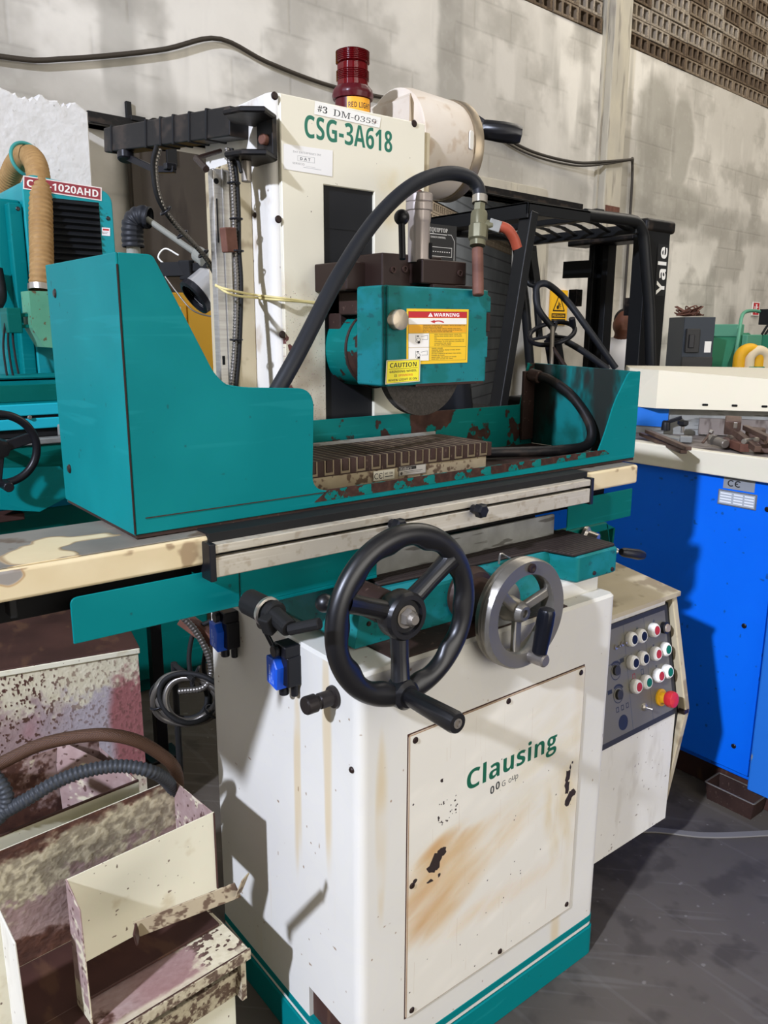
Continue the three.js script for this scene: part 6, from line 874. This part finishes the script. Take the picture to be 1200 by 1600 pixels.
// ---------- things by the far wall ----------
{
  const o = wl(0.86, 0, 0.5), C = thing('electrical_cabinet', 'dark grey electrical cabinet with wire coiled on top by the far wall', 'cabinet', o); C.rotation.y = WA - 0.75; const B = (a, b, c, d, e, f, r = 0.006) => bb(o[0] + a, o[0] + b, c, d, o[2] + e, o[2] + f, r);
  mesh('body', B(-0.14, 0.14, 1.18, 1.655, -0.22, 0.2), M.darkCabinet, C); mesh('stand', B(-0.12, 0.12, 0, 1.18, -0.2, 0.16), M.blackMatt, C);
  mesh('front_plate', B(-0.12, 0.0, 1.34, 1.55, 0.2, 0.235), M.panelRim, C); mesh('meter', B(-0.1, -0.05, 1.38, 1.5, 0.235, 0.25), M.black, C); mesh('paper_label', B(0.06, 0.12, 1.34, 1.44, 0.2, 0.204, 0.001), M.white, C);
  mesh('shelf_lip', B(-0.14, 0.14, 1.19, 1.3, 0.2, 0.22), M.panelRim, C); mesh('pipe_stub', rod([o[0] + 0.1, 1.1, o[2] + 0.19], [o[0] + 0.1, 1.18, o[2] + 0.19], 0.03, 12), M.steelDull, C);
  solo('tangled_wire', 'tangled brown wire lying on top of the dark electrical cabinet', 'wire', Array.from({ length: 7 }, () => tube(Array.from({ length: 9 }, (_, k) => [o[0] - 0.12 + 0.24 * rnd(), 1.672 + 0.09 * rnd() * (k % 2), o[2] - 0.16 + 0.3 * rnd()]), 0.006, 60, 6)), M.rustPipe).userData.kind = 'stuff';
  // green press, lamp box and guards at the right edge
  const g = wl(1.95, 0, 0.5), P = thing('green_machine', 'green painted machine standing against the far wall at the right edge', 'machine', g); P.rotation.y = WA; const Q = (a, b, c, d, e, f, r = 0.008) => bb(g[0] + a, g[0] + b, c, d, g[2] + e, g[2] + f, r);
  mesh('body', [ext(roundPoly([[g[0] - 0.55, 0], [g[0] + 0.6, 0], [g[0] + 0.45, 1.2], [g[0] - 0.05, 1.52], [g[0] - 0.32, 1.5], [g[0] - 0.5, 1.22]], [0.02, 0.02, 0.03, 0.04, 0.05, 0.04]), g[2] - 0.3, g[2] + 0.1, 'xy', 0.01)], M.greenMachine, P);
  mesh('front_cover', Q(-0.24, 0.1, 1.18, 1.5, 0.1, 0.16), M.greenPale, P); mesh('top_edge', Q(-0.34, -0.2, 1.48, 1.6, -0.25, 0.1), M.greenPale, P); mesh('side_head', Q(0.12, 0.45, 1.2, 1.5, 0.1, 0.25), M.greenMachine, P);
  mesh('conduit', tube([[g[0] - 0.42, 1.3, g[2] + 0.14], [g[0] - 0.35, 1.52, g[2] + 0.12], [g[0] - 0.15, 1.7, g[2] + 0.05], [g[0] + 0.2, 1.74, g[2]], [g[0] + 0.5, 1.72, g[2]]], 0.018, 50, 8), M.greenPale, P);
  mesh('cables', [0, 1, 2, 3].map((i) => tube([[g[0] + 0.1 + i * 0.08, 1.5, g[2] + 0.15], [g[0] + 0.14 + i * 0.09, 1.6 - i * 0.01, g[2] + 0.2], [g[0] + 0.26 + i * 0.1, 1.52, g[2] + 0.24], [g[0] + 0.3 + i * 0.1, 1.3, g[2] + 0.26]], 0.012, 30, 6)), M.blackMatt, P);
  mesh('lamp_box', Q(0.34, 0.7, 1.6, 1.76, 0.0, 0.3), M.black, P);
  const arch = (x, y, z, R, r) => { const t = torus([x, y, z], R, r, [-0.5, 0, 0.85], 14, 30, PI); return [t, lathe([[0, 0], [r, 0], [r, 0.1], [0, 0.1]], add3([x, y, z], [R * 0.86, 0, R * 0.5]), add3([x, y, z], [R * 0.86, -9, R * 0.5]), 14), lathe([[0, 0], [r, 0], [r, 0.1], [0, 0.1]], add3([x, y, z], [-R * 0.86, 0, -R * 0.5]), add3([x, y, z], [-R * 0.86, -9, -R * 0.5]), 14)]; };
  const hpos = wl(1.55, 1.26, 0.85);
  const sup = thing('belt_guard', 'yellow and cream arched belt guard in front of the green machine', 'guard', [hpos[0], 0, hpos[2]]);
  mesh('arch', arch(hpos[0], hpos[1], hpos[2], 0.09, 0.05), plain(0xd9c8a6, 0.6), sup); mesh('yellow_arch', arch(hpos[0] - 0.06, hpos[1] + 0.005, hpos[2] - 0.06, 0.1, 0.055), M.yellow, sup); mesh('post', [bb(hpos[0] - 0.12, hpos[0] + 0.1, 0, 1.2, hpos[2] - 0.12, hpos[2] + 0.06, 0.006)], M.greenMachine, sup);
}
// ---------- stack of boards seen through the forklift ----------
for (let i = 0; i < 5; i++) { const b = [5.636, 1.409, -4.654]; solo('wooden_board', ['lowest', 'second', 'middle', 'fourth', 'topmost'][i] + ' board of the short timber stack seen between forklift legs', 'board', ob([b[0] + rr(-0.03, 0.03), 1.06 + i * 0.062, b[2] + rr(-0.03, 0.03)], [0.5 + rr(-0.06, 0.04), 0.055, 0.3], [0, 0.3 + rr(-0.3, 0.3), 0], 0.004), plain([0x8d6a45, 0x6d5236, 0xa58560, 0x7a5c3d, 0x94744e][i], 0.8), 'boards in the timber stack'); }
{ const b = [5.636, 1.409, -4.654], t = thing('trestle', 'red steel trestle carrying the timber stack beyond the forklift', 'trestle', [b[0], 0, b[2]]); mesh('top', bb(b[0] - 0.25, b[0] + 0.25, 0.97, 1.03, b[2] - 0.15, b[2] + 0.15, 0.005), plain(0x7c2f2c, 0.5), t); for (const x of [-0.22, 0.18]) for (const z of [-0.12, 0.08]) mesh('leg', bb(b[0] + x, b[0] + x + 0.04, 0, 0.97, b[2] + z, b[2] + z + 0.04, 0.003), plain(0x7c2f2c, 0.5), t); }

// ---------- blue machine at the right with a cream cover ----------
{
  const K = thing('machine_cabinet', 'bright blue machine cabinet with an ivory cover at the right', 'machine', [1.9, 0, -0.2]);
  mesh('cabinet_body', bb(1.62, 2.7, 0.1, 1.085, -1.0, 0.9, 0.004), M.blue, K);
  mesh('side_panel', bb(1.598, 1.622, 0.125, 1.08, -1.0, -0.066, 0.003), M.blue, K);
  mesh('corner_post', [ext(roundPoly([[1.585, -0.058], [1.64, -0.058], [1.64, 0.03], [1.6, 0.035], [1.585, 0.02]], [0.008, 0, 0, 0.01, 0.01]), 0.09, 1.08, 'xz', 0.002)], M.blueWorn, K);
  mesh('front_panel', bb(1.61, 1.622, 0.2, 1.08, 0.045, 0.9, 0.003), M.blue, K);
  mesh('plinth', bb(1.66, 2.65, 0, 0.11, -1.0, 0.85, 0.004), M.darkRust, K);
  mesh('plinth_timber', bb(1.69, 1.76, 0, 0.07, -0.9, 0.6, 0.006), M.brown, K);
  for (const q of [[1.597, 0.21, -0.12], [1.597, 1.0, -0.1], [1.597, 0.62, -0.13], [1.584, 0.3, 0.0]]) mesh('screw', screwAt(q, [-1, 0, 0], 0.008), M.black, K);
  mesh('worktop', bb(1.6, 2.75, 1.085, 1.14, -1.0, 0.9, 0.003), M.steelTop, K);
  mesh('worktop_lip', [bb(1.575, 1.6, 1.082, 1.154, -1.02, 0.9, 0.004), ext([[1.598, -1.0], [1.7, -1.0], [1.7, -0.65], [1.665, -0.33], [1.672, 0.9], [1.598, 0.9]], 1.13, 1.1445, 'xz', 0.002)], M.ivory, K);
  // hood: plan outline A-B-C.., cream sheet with a sloping top
  const a = [0.226 / 0.383, 0.309 / 0.383], B0 = [1.888, -0.691], fw = (t, d) => [B0[0] + a[0] * t - a[1] * -d, B0[1] + a[1] * t - a[0] * d];   // t along the front, d inwards
  const pt = (t, d, y) => { const [x, z] = fw(t, d); return [x, y, z]; };
  mesh('cover', [hull(pt(0, 0, 1.24), pt(0, 0, 1.38), pt(1.2, 0, 1.24), pt(1.2, 0, 1.3), pt(-0.12, 0.1, 1.24), pt(-0.1, 0.12, 1.381), pt(-0.12, 0.9, 1.24), pt(1.2, 0.9, 1.24), pt(-0.1, 0.8, 1.365), pt(0.45, 0.6, 1.372), pt(1.2, 0.7, 1.31))], M.ivory, K);
  for (const t of [0.17, 0.27, 0.37]) mesh('cover_slot', [ob(pt(t, -0.0015, 1.258), [0.02, 0.008, 0.006], [0, -Math.atan2(a[1], a[0]), 0], 0.003)], M.dark, K);
  mesh('inner_wall', hull(pt(-0.1, 0.06, 1.14), pt(1.2, 0.03, 1.14), pt(-0.1, 0.06, 1.24), pt(1.2, 0.03, 1.24), pt(-0.1, 0.5, 1.14), pt(1.2, 0.5, 1.14), pt(-0.1, 0.5, 1.24), pt(1.2, 0.5, 1.24)), M.zinc, K);
  for (const [t0, t1] of [[-0.08, 0.05], [0.43, 0.5]]) mesh('blue_patch', hull(pt(t0, 0.052, 1.17), pt(t1, 0.048, 1.165), pt(t0, 0.052, 1.238), pt(t1, 0.044, 1.238), pt(t0, 0.07, 1.17), pt(t1, 0.07, 1.165), pt(t0, 0.07, 1.238), pt(t1, 0.07, 1.238)), M.blueWorn, K);
  mesh('wall_plate', hull(pt(0.16, 0.035, 1.145), pt(0.46, 0.025, 1.145), pt(0.16, 0.035, 1.205), pt(0.46, 0.025, 1.205), pt(0.16, 0.08, 1.145), pt(0.46, 0.08, 1.145), pt(0.16, 0.08, 1.205), pt(0.46, 0.08, 1.205)), M.steelTop, K);
  const px = 1.5975, rot = [0, -PI / 2, 0];
  mesh('ce_plate', print([px, 1.061, -0.195], 0.1, 0.036, rot), canvasMat(220, 84, (g, w, h) => { g.fillStyle = '#8d9093'; g.fillRect(0, 0, w, h); g.strokeStyle = '#15171a'; g.lineWidth = 8; g.beginPath(); g.arc(54, 42, 20, 0.8, 5.5); g.stroke(); g.beginPath(); g.arc(104, 42, 20, 0.8, 5.5); g.moveTo(84, 42); g.lineTo(104, 42); g.stroke(); }), K, true);
  mesh('rating_plate', [bb(px - 0.002, px + 0.001, 0.99, 1.038, -0.258, -0.134, 0.001)], M.steel, K);
  mesh('rating_print', print([px - 0.0028, 1.014, -0.196], 0.12, 0.044, rot), canvasMat(360, 132, (g, w, h) => { g.fillStyle = '#aab0b6'; g.fillRect(0, 0, w, h); g.fillStyle = '#e6e9ec'; for (let i = 0; i < 4; i++) { g.fillRect(18, 20 + i * 26, 110, 13); g.fillRect(150, 20 + i * 26, 86, 13); g.fillRect(254, 20 + i * 26, 88, 13); } g.strokeStyle = '#4a5056'; g.lineWidth = 5; g.strokeRect(4, 4, w - 8, h - 8); }), K, true);
}
// ---------- tools lying on the blue machine ----------
{
  const y = 1.147, T = M.toolSteel, on = (p) => [p[0], y, p[2]];
  const r = [[1.777, 1.155, -0.668], [1.497, 1.155, -0.33]], s = [[1.738, 1.172, -0.62], [1.464, 1.172, -0.295]];
  solo('steel_bar', 'flat rusty steel bar overhanging the ivory edge, the nearer of two', 'bar', bar(r[0], lerp3(r[0], r[1], 1.0), 0.022, 0.012), T);
  solo('steel_bar', 'flat rusty steel bar behind another on the ivory edge of the blue machine', 'bar', bar(s[0], s[1], 0.02, 0.012), T);
  solo('steel_strip', 'grey flat steel strip lying on the worktop beneath the black clamp lever', 'bar', [bar([1.798, 1.152, -0.637], [1.777, 1.152, -0.501], 0.05, 0.012), ob([1.779, 1.155, -0.493], [0.03, 0.022, 0.04], [0, 0.6, 0])], M.zinc);
  { const p = [1.929, 1.158, -0.669], c = thing('clamp_lever', 'black ratchet clamp lever standing on the steel strip', 'lever', p); mesh('boss', lathe([[0, 0], [0.017, 0], [0.015, 0.03], [0.011, 0.036], [0, 0.036]], p, add3(p, [0, 1, 0]), 18), M.black, c); mesh('handle', bar(add3(p, [0, 0.028, 0]), add3(p, [0.03, 0.05, 0.045]), 0.016, 0.013), M.black, c); }
  { const p = [1.91, 1.158, -0.588], c = thing('hand_screw', 'black star knob on a short steel stud beside the clamp lever', 'screw', p); mesh('stud', rod(p, add3(p, [0, 0.026, 0]), 0.006, 12), M.steel, c); mesh('star_knob', lathe([[0, 0], [0.012, 0], [0.02, 0.006], [0.02, 0.018], [0, 0.021]], add3(p, [0, 0.024, 0]), add3(p, [0, 1, 0]), 7), M.black, c); }
  { const a = [1.701, 1.16, -0.386], b = [1.771, 1.185, -0.401], c = thing('tee_key', 'small rusty tee shaped key with a bright tip lying left of the tools', 'key', a); mesh('bar', bar(a, b, 0.009, 0.006), T, c); mesh('tip', rod(b, add3(b, [0.004, 0.01, 0.002]), 0.008, 10), M.steel, c); }
  { const a = [1.755, 1.168, -0.39], b = [1.72, 1.162, -0.316], c = thing('collet', 'stepped steel collet with bright faces in the tool pile', 'collet', a); mesh('nut', lathe([[0, 0], [0.016, 0], [0.018, 0.004], [0.018, 0.02], [0, 0.02]], a, b, 6), M.steel, c); mesh('body', rod(lerp3(a, b, 0.4), b, 0.014, 16), M.steelDull, c); }
  solo('arbor', 'dark round arbor lying behind the stepped collet', 'arbor', rod([1.749, 1.162, -0.332], [1.915, 1.162, -0.391], 0.019, 18), T);
  solo('steel_block', 'brown square steel block lying at the front of the tool pile', 'block', bar([1.789, 1.16, -0.34], [1.7, 1.16, -0.241], 0.03, 0.026), M.rustPipe);
  { const a = [1.799, 1.2, -0.339], b = [1.691, 1.162, -0.195], c = thing('boring_bar', 'long tapered dark bar sloping across the tool pile', 'bar', a); mesh('shank', bar(a, b, 0.022, 0.02), T, c); mesh('head', ob(add3(a, [-0.004, 0.016, 0]), [0.05, 0.05, 0.05], [0, 0.5, 0.3], 0.004), T, c); mesh('bright_face', ob(add3(a, [-0.016, 0.022, 0.016]), [0.022, 0.022, 0.012], [0, 0.5, 0.3], 0.002), M.steel, c); }
  solo('steel_rod', 'thin steel rod lying lengthwise across the tool pile', 'rod', rod([1.697, 1.18, -0.246], [1.864, 1.18, -0.238], 0.009, 12), M.steelDull);
  { const p = [1.963, 1.17, -0.343], c = thing('tool_holder', 'dark tool holder at the back of the pile near the right edge', 'tool', [p[0], 1.146, p[2]]); mesh('body', ob(p, [0.08, 0.05, 0.05], [0, 0.2, 0], 0.01), T, c); mesh('shank', bar([1.821, 1.21, -0.308], [1.674, 1.2, -0.153], 0.02, 0.016), T, c); }
  solo('tool_post', 'dark square tool post by the right edge in front of the tool holder', 'tool', [ob([1.781, 1.16, -0.216], [0.07, 0.035, 0.06], [0, 0.4, 0], 0.006), rod([1.725, 1.175, -0.197], add3([1.725, 1.175, -0.197], [0, 0.02, 0]), 0.012, 12)], T);
}
// ---------- floor: oil tray and flat strip ----------
{
  const t = thing('oil_tray', 'black rectangular oil tray on the floor by the blue machine', 'tray', [1.6, 0, -0.1]);
  const x0 = 1.565, x1 = 1.654, z0 = -0.185, z1 = -0.02, h = 0.062, k = 0.003;
  const slope = (ax, az, bx, bz) => { const c = 0.008; return hull([ax + (ax < 1.61 ? c : -c), 0, az + (az < -0.1 ? c : -c)], [bx + (bx < 1.61 ? c : -c), 0, bz + (bz < -0.1 ? c : -c)], [ax, h, az], [bx, h, bz], [ax + (ax < 1.61 ? k + c : -k - c), 0, az + (az < -0.1 ? k + c : -k - c)], [bx + (bx < 1.61 ? k + c : -k - c), 0, bz + (bz < -0.1 ? k + c : -k - c)], [ax + (ax < 1.61 ? k : -k), h, az + (az < -0.1 ? k : -k)], [bx + (bx < 1.61 ? k : -k), h, bz + (bz < -0.1 ? k : -k)]); };
  mesh('side', slope(x0, z0, x0, z1), M.grime, t); mesh('side', slope(x1, z0, x1, z1), M.grime, t); mesh('end', slope(x0, z0, x1, z0), M.grime, t); mesh('end', slope(x0, z1, x1, z1), M.grime, t);
  mesh('bottom', bb(x0 + 0.008, x1 - 0.008, 0, 0.004, z0 + 0.008, z1 - 0.008, 0), M.dark, t);
  mesh('rim', [bar([x0, h, z0], [x0, h, z1], 0.006, 0.004), bar([x1, h, z0], [x1, h, z1], 0.006, 0.004), bar([x0, h, z0], [x1, h, z0], 0.006, 0.004), bar([x0, h, z1], [x1, h, z1], 0.006, 0.004)], M.steelDull, t);
  const sp = [[1.1, -0.3], [1.269, -0.194], [1.379, -0.075], [1.545, 0.042], [1.8, 0.2], [2.3, 0.55]].map(([x, z]) => V(x, 0, z)); const c = new THREE.CatmullRomCurve3(sp), P = [], n = 50;
  const L = [], Rr = []; for (let i = 0; i <= n; i++) { const p = c.getPoint(i / n), d = c.getTangent(i / n), q = [d.z * 0.013, -d.x * 0.013]; L.push([p.x + q[0], p.z + q[1]]); Rr.push([p.x - q[0], p.z - q[1]]); }
  solo('floor_strip', 'flat grey strip lying across the floor in front of the oil tray', 'strip', ext([...L, ...Rr.reverse()], 0, 0.005, 'xz', 0.0015), plain(0x77736c, 0.7));
}
// ---------- post, hanging cable coil ----------
solo('steel_post', 'thin black steel post standing on the floor behind the cable coil', 'post', [bb(0.23, 0.27, 0.012, 1.08, -1.57, -1.53, 0.003), bb(0.19, 0.31, 0, 0.012, -1.6, -1.5, 0.003)], M.black);
{
  const cc = [-0.02, 0.653, -0.666], C = thing('cable_coil', 'coil of grey flexible conduit and black cable hanging behind the grinder base', 'cable', [cc[0], 0, cc[2]]);
  const ring = (R, o, w) => Array.from({ length: 14 }, (_, i) => { const t = i / 14 * 2 * PI; const u = Math.cos(t) * R * 1.02, v = Math.sin(t) * R * 0.86; return add3(cc, [u * 0.785 + o[0], v + o[1], u * 0.62 + o[2] + 0.012 * Math.sin(t * 2 + w)]); });
  [[0.072, [0, 0, 0]], [0.066, [0.006, -0.006, 0.012]], [0.076, [-0.005, -0.01, -0.012]]].forEach(([R, o], i) => mesh('conduit_loop', tube(ring(R, o, i), 0.008, 70, 10, true), M.flexMetal, C));
  [[0.074, [0.002, 0.005, 0.018]], [0.07, [0.01, -0.012, -0.02]], [0.066, [-0.004, -0.004, -0.03]]].forEach(([R, o], i) => mesh('cable_loop', tube(ring(R, o, i * 2), 0.0065, 60, 8, true), M.blackMatt, C));
  mesh('conduit_tail', ribbed([[-0.025, 0.863, -0.666], [0, 0.826, -0.648], [0.02, 0.771, -0.63], [0.025, 0.722, -0.625], [0.006, 0.686, -0.63], [-0.034, 0.668, -0.681]], 0.0075, 0.008, 0.1, 10), M.flexMetal, C);
  mesh('cable_tail', tube([[0.05, 0.834, -0.664], [0.016, 0.811, -0.684], [-0.002, 0.759, -0.683], [-0.007, 0.713, -0.673], [-0.006, 0.676, -0.662]], 0.006, 30, 8), M.blackMatt, C); mesh('cable_tail', tube([[0.052, 0.754, -0.704], [0.04, 0.7, -0.698], [0.045, 0.646, -0.679], [0.034, 0.585, -0.669]], 0.006, 30, 8), M.blackMatt, C);
  mesh('cable_sleeve', [bar([-0.004, 0.841, -0.708], [0.049, 0.786, -0.65], 0.03, 0.03)], M.rustPipe, C);
  for (const t of [0.2, 0.55, 0.9]) { const a = t * 2 * PI, p = add3(cc, [Math.cos(a) * 0.0565, Math.sin(a) * 0.061, Math.cos(a) * 0.045]); mesh('cable_tie', torus(p, 0.021, 0.003, [-Math.sin(a) * 0.785, Math.cos(a), -Math.sin(a) * 0.62], 6, 20), M.black, C); }
  mesh('wall_hook', [rod([cc[0], 0, cc[2] - 0.07], [cc[0], 0.72, cc[2] - 0.07], 0.008, 10), rod([cc[0], 0.715, cc[2] - 0.07], [cc[0], 0.715, cc[2] + 0.04], 0.006, 8), bb(cc[0] - 0.05, cc[0] + 0.05, 0, 0.01, cc[2] - 0.13, cc[2] - 0.02, 0.003)], M.blackMatt, C);
}
// ---------- bins and tanks at lower left ----------
{
  const o = [0.05, 0, -1.165], T = thing('coolant_tank', 'large flaking steel tank with a dark rusty lid below the table', 'tank', o); T.rotation.y = -0.2;
  const B = (a, b, c, d, e, f, r = 0.004) => bb(o[0] + a, o[0] + b, c, d, o[2] + e, o[2] + f, r);
  mesh('tank_body', B(-1.1, -0.002, 0, 0.585, -0.46, 0), M.binPink, T);
  mesh('lid', [B(-1.1, 0.003, 0.598, 0.604, -0.47, 0.006)], M.darkRust, T);
  mesh('front_sheet', quad([o[0] - 0.62, 0.02, o[2] + 0.0015], [o[0] - 0.002, 0.02, o[2] + 0.0015], [o[0] - 0.002, 0.585, o[2] + 0.0015], [o[0] - 0.62, 0.585, o[2] + 0.0015]), M.tankFront, T, true);
  mesh('lid_edge', B(-1.1, 0.003, 0.583, 0.6, -0.004, 0.008, 0.003), M.binCream, T);
}
{
  const o = [-0.14, 0, -0.29], rot = 0.085, B = (a, b, c, d, e, f, r = 0.0012) => bb(o[0] + a, o[0] + b, c, d, o[2] + e, o[2] + f, r);
  const G2 = 'sheet metal chip bins at lower left';
  // lower tank with ledge
  const low = thing('chip_tank', 'low cream and rust stained tank at the bottom left under the bins', 'tank', o); low.rotation.y = rot;
  mesh('ledge', [ext(roundPoly([[o[0] - 0.75, o[2] + 0.09], [o[0] + 0.012, o[2] + 0.09], [o[0] + 0.016, o[2] - 0.5], [o[0] - 0.75, o[2] - 0.5]], [0, 0.012, 0, 0]), 0.322, 0.328, 'xz', 0.001)], M.darkRust, low);
  mesh('ledge_scale', quad([o[0] - 0.62, 0.3286, o[2] + 0.088], [o[0] + 0.01, 0.3286, o[2] + 0.088], [o[0] + 0.01, 0.3286, o[2] - 0.06], [o[0] - 0.62, 0.3286, o[2] - 0.06]), M.ledgeTop, low, true);
  mesh('ledge_lip', B(-0.75, 0.014, 0.304, 0.327, 0.086, 0.092), M.binCrust, low);
  mesh('tank_body', B(-0.75, 0.0, 0, 0.25, -0.45, 0.05, 0.003), M.binCream, low);
  mesh('tank_rim', [B(-0.75, 0.01, 0.25, 0.262, -0.46, 0.062, 0.003), B(-0.75, 0.008, 0.2, 0.25, 0.05, 0.054)], M.binCrust, low);
  mesh('tank_neck', B(-0.74, -0.02, 0.262, 0.322, -0.4, 0.02), M.darkRust, low); mesh('side_plate', B(0.0, 0.012, 0.2, 0.32, -0.3, 0.075), M.binCrust, low);
  // front bin: chute with a cream front compartment
  const bin = thing('chip_bin', 'open cream bin with a flaking pink inside, nearest the grinder base', 'bin', o, undefined); bin.rotation.y = rot;
  mesh('front_panel', B(-0.29, 0, 0.412, 0.592, -0.002, 0), M.binCream, bin);
  mesh('end_panel', B(-0.002, 0, 0.42, 0.59, -0.16, 0), M.binPink, bin);
  mesh('back_panel', B(-0.75, 0, 0.335, 0.592, -0.162, -0.159), M.binCream, bin); mesh('back_scale', quad([o[0] - 0.6, 0.337, o[2] - 0.1584], [o[0] - 0.002, 0.337, o[2] - 0.1584], [o[0] - 0.002, 0.592, o[2] - 0.1584], [o[0] - 0.6, 0.592, o[2] - 0.1584]), M.binBack, bin, true);
  mesh('bottom', [B(-0.75, 0, 0.33, 0.336, -0.16, 0.0), B(-0.75, -0.29, 0.33, 0.335, 0, 0.06)], M.darkRust, bin);
  mesh('divider', ext([[o[2] - 0.003, 0.592], [o[2] + 0.05, 0.56], [o[2] + 0.058, 0.33], [o[2] - 0.003, 0.33]], o[0] - 0.292, o[0] - 0.289, 'zy', 0.0008), M.binPink, bin);
  mesh('divider', ext([[o[2] - 0.04, 0.58], [o[2] + 0.045, 0.555], [o[2] + 0.06, 0.33], [o[2] - 0.04, 0.33]], o[0] - 0.396, o[0] - 0.393, 'zy', 0.0008), M.creamPale, bin);
  mesh('front_panel', B(-0.75, -0.394, 0.34, 0.572, -0.025, -0.022), M.binCream, bin);
  mesh('cord', [rod([o[0] - 0.001, 0.42, o[2] + 0.001], [o[0] - 0.001, 0.59, o[2] + 0.001], 0.0018, 8)], M.darkRust, bin);
  // second bin behind it
  const b2 = thing('chip_bin', 'cream bin with brown rim standing directly behind the pink lined bin', 'bin', [o[0], 0, o[2] - 0.25]); b2.rotation.y = rot;
  mesh('front_panel', B(-0.75, -0.06, 0.335, 0.565, -0.248, -0.246), M.binCream, b2); mesh('end_panel', B(-0.063, -0.061, 0.335, 0.565, -0.44, -0.248), M.binPink, b2); mesh('back_panel', B(-0.75, -0.062, 0.335, 0.6, -0.442, -0.44), M.binRust, b2); mesh('bottom', B(-0.75, -0.061, 0.33, 0.336, -0.44, -0.248), M.darkRust, b2);
  mesh('gusset', hull([o[0] - 0.16, 0.56, o[2] - 0.43], [o[0] - 0.155, 0.62, o[2] - 0.44], [o[0] - 0.06, 0.56, o[2] - 0.3], [o[0] - 0.16, 0.4, o[2] - 0.43], [o[0] - 0.062, 0.4, o[2] - 0.3], [o[0] - 0.164, 0.56, o[2] - 0.436]), M.binPink, b2);
  mesh('rim', [B(-0.75, -0.06, 0.563, 0.568, -0.25, -0.245)], M.darkRust, b2);
  // bent bracket lying against the front bin
  const p0 = [-0.358, 0.538, -0.142], p1 = [-0.212, 0.597, -0.056];
  const br = thing('bent_bracket', 'bent rusty steel strip with turned up ends leaning on the bin', 'bracket', p0);
  mesh('strip', bar(p0, p1, 0.003, 0.03, [0, 1, 0], 0.001), M.grimeLight, br); mesh('turned_end', bar(add3(p1, [0, -0.01, 0]), add3(p1, [0.008, 0.03, 0.014]), 0.022, 0.003), M.grimeLight, br); mesh('turned_end', bar(add3(p0, [0.0, -0.018, 0.004]), add3(p0, [-0.008, 0.016, 0.016]), 0.004, 0.02), M.darkRust, br);
}
// hoses over the bins
solo('brown_hose', 'brown braided hose arching over the bins at left', 'hose', tube([[-0.512, 0.618, -0.679], [-0.446, 0.647, -0.635], [-0.379, 0.683, -0.593], [-0.315, 0.701, -0.547], [-0.263, 0.705, -0.507], [-0.212, 0.683, -0.486], [-0.165, 0.636, -0.488], [-0.133, 0.591, -0.502], [-0.1, 0.519, -0.559], [-0.085, 0.444, -0.605], [-0.091, 0.28, -0.639]], 0.0135, 90, 14), paint(256, 0.05, (u, v) => { const k = Math.sin(u * 2 * PI * 12) * Math.sin(v * 2 * PI * 12); return [mix([58, 40, 32], [104, 76, 56], 0.5 + 0.5 * k), 0.5, 0.5 + 0.5 * k]; }, { bump: 0.0008 }));
solo('grey_conduit', 'dark grey corrugated conduit curving over the cream bins at left', 'hose', ribbed([[-0.522, 0.596, -0.523], [-0.48, 0.617, -0.497], [-0.439, 0.644, -0.471], [-0.381, 0.668, -0.459], [-0.325, 0.678, -0.444], [-0.269, 0.675, -0.425], [-0.219, 0.655, -0.405], [-0.174, 0.6, -0.433], [-0.136, 0.517, -0.483], [-0.096, 0.369, -0.578]], 0.0125, 0.009, 0.1, 14), plain(0x34373b, 0.5));
solo('grey_conduit', 'loop of dark corrugated conduit at the left edge beside the bins', 'hose', ribbed([[-0.515, 0.714, -0.552], [-0.48, 0.688, -0.517], [-0.466, 0.655, -0.496], [-0.474, 0.622, -0.493], [-0.502, 0.596, -0.508], [-0.542, 0.584, -0.536]], 0.0125, 0.009, 0.1, 14), plain(0x34373b, 0.5));

renderer.render(scene, camera);
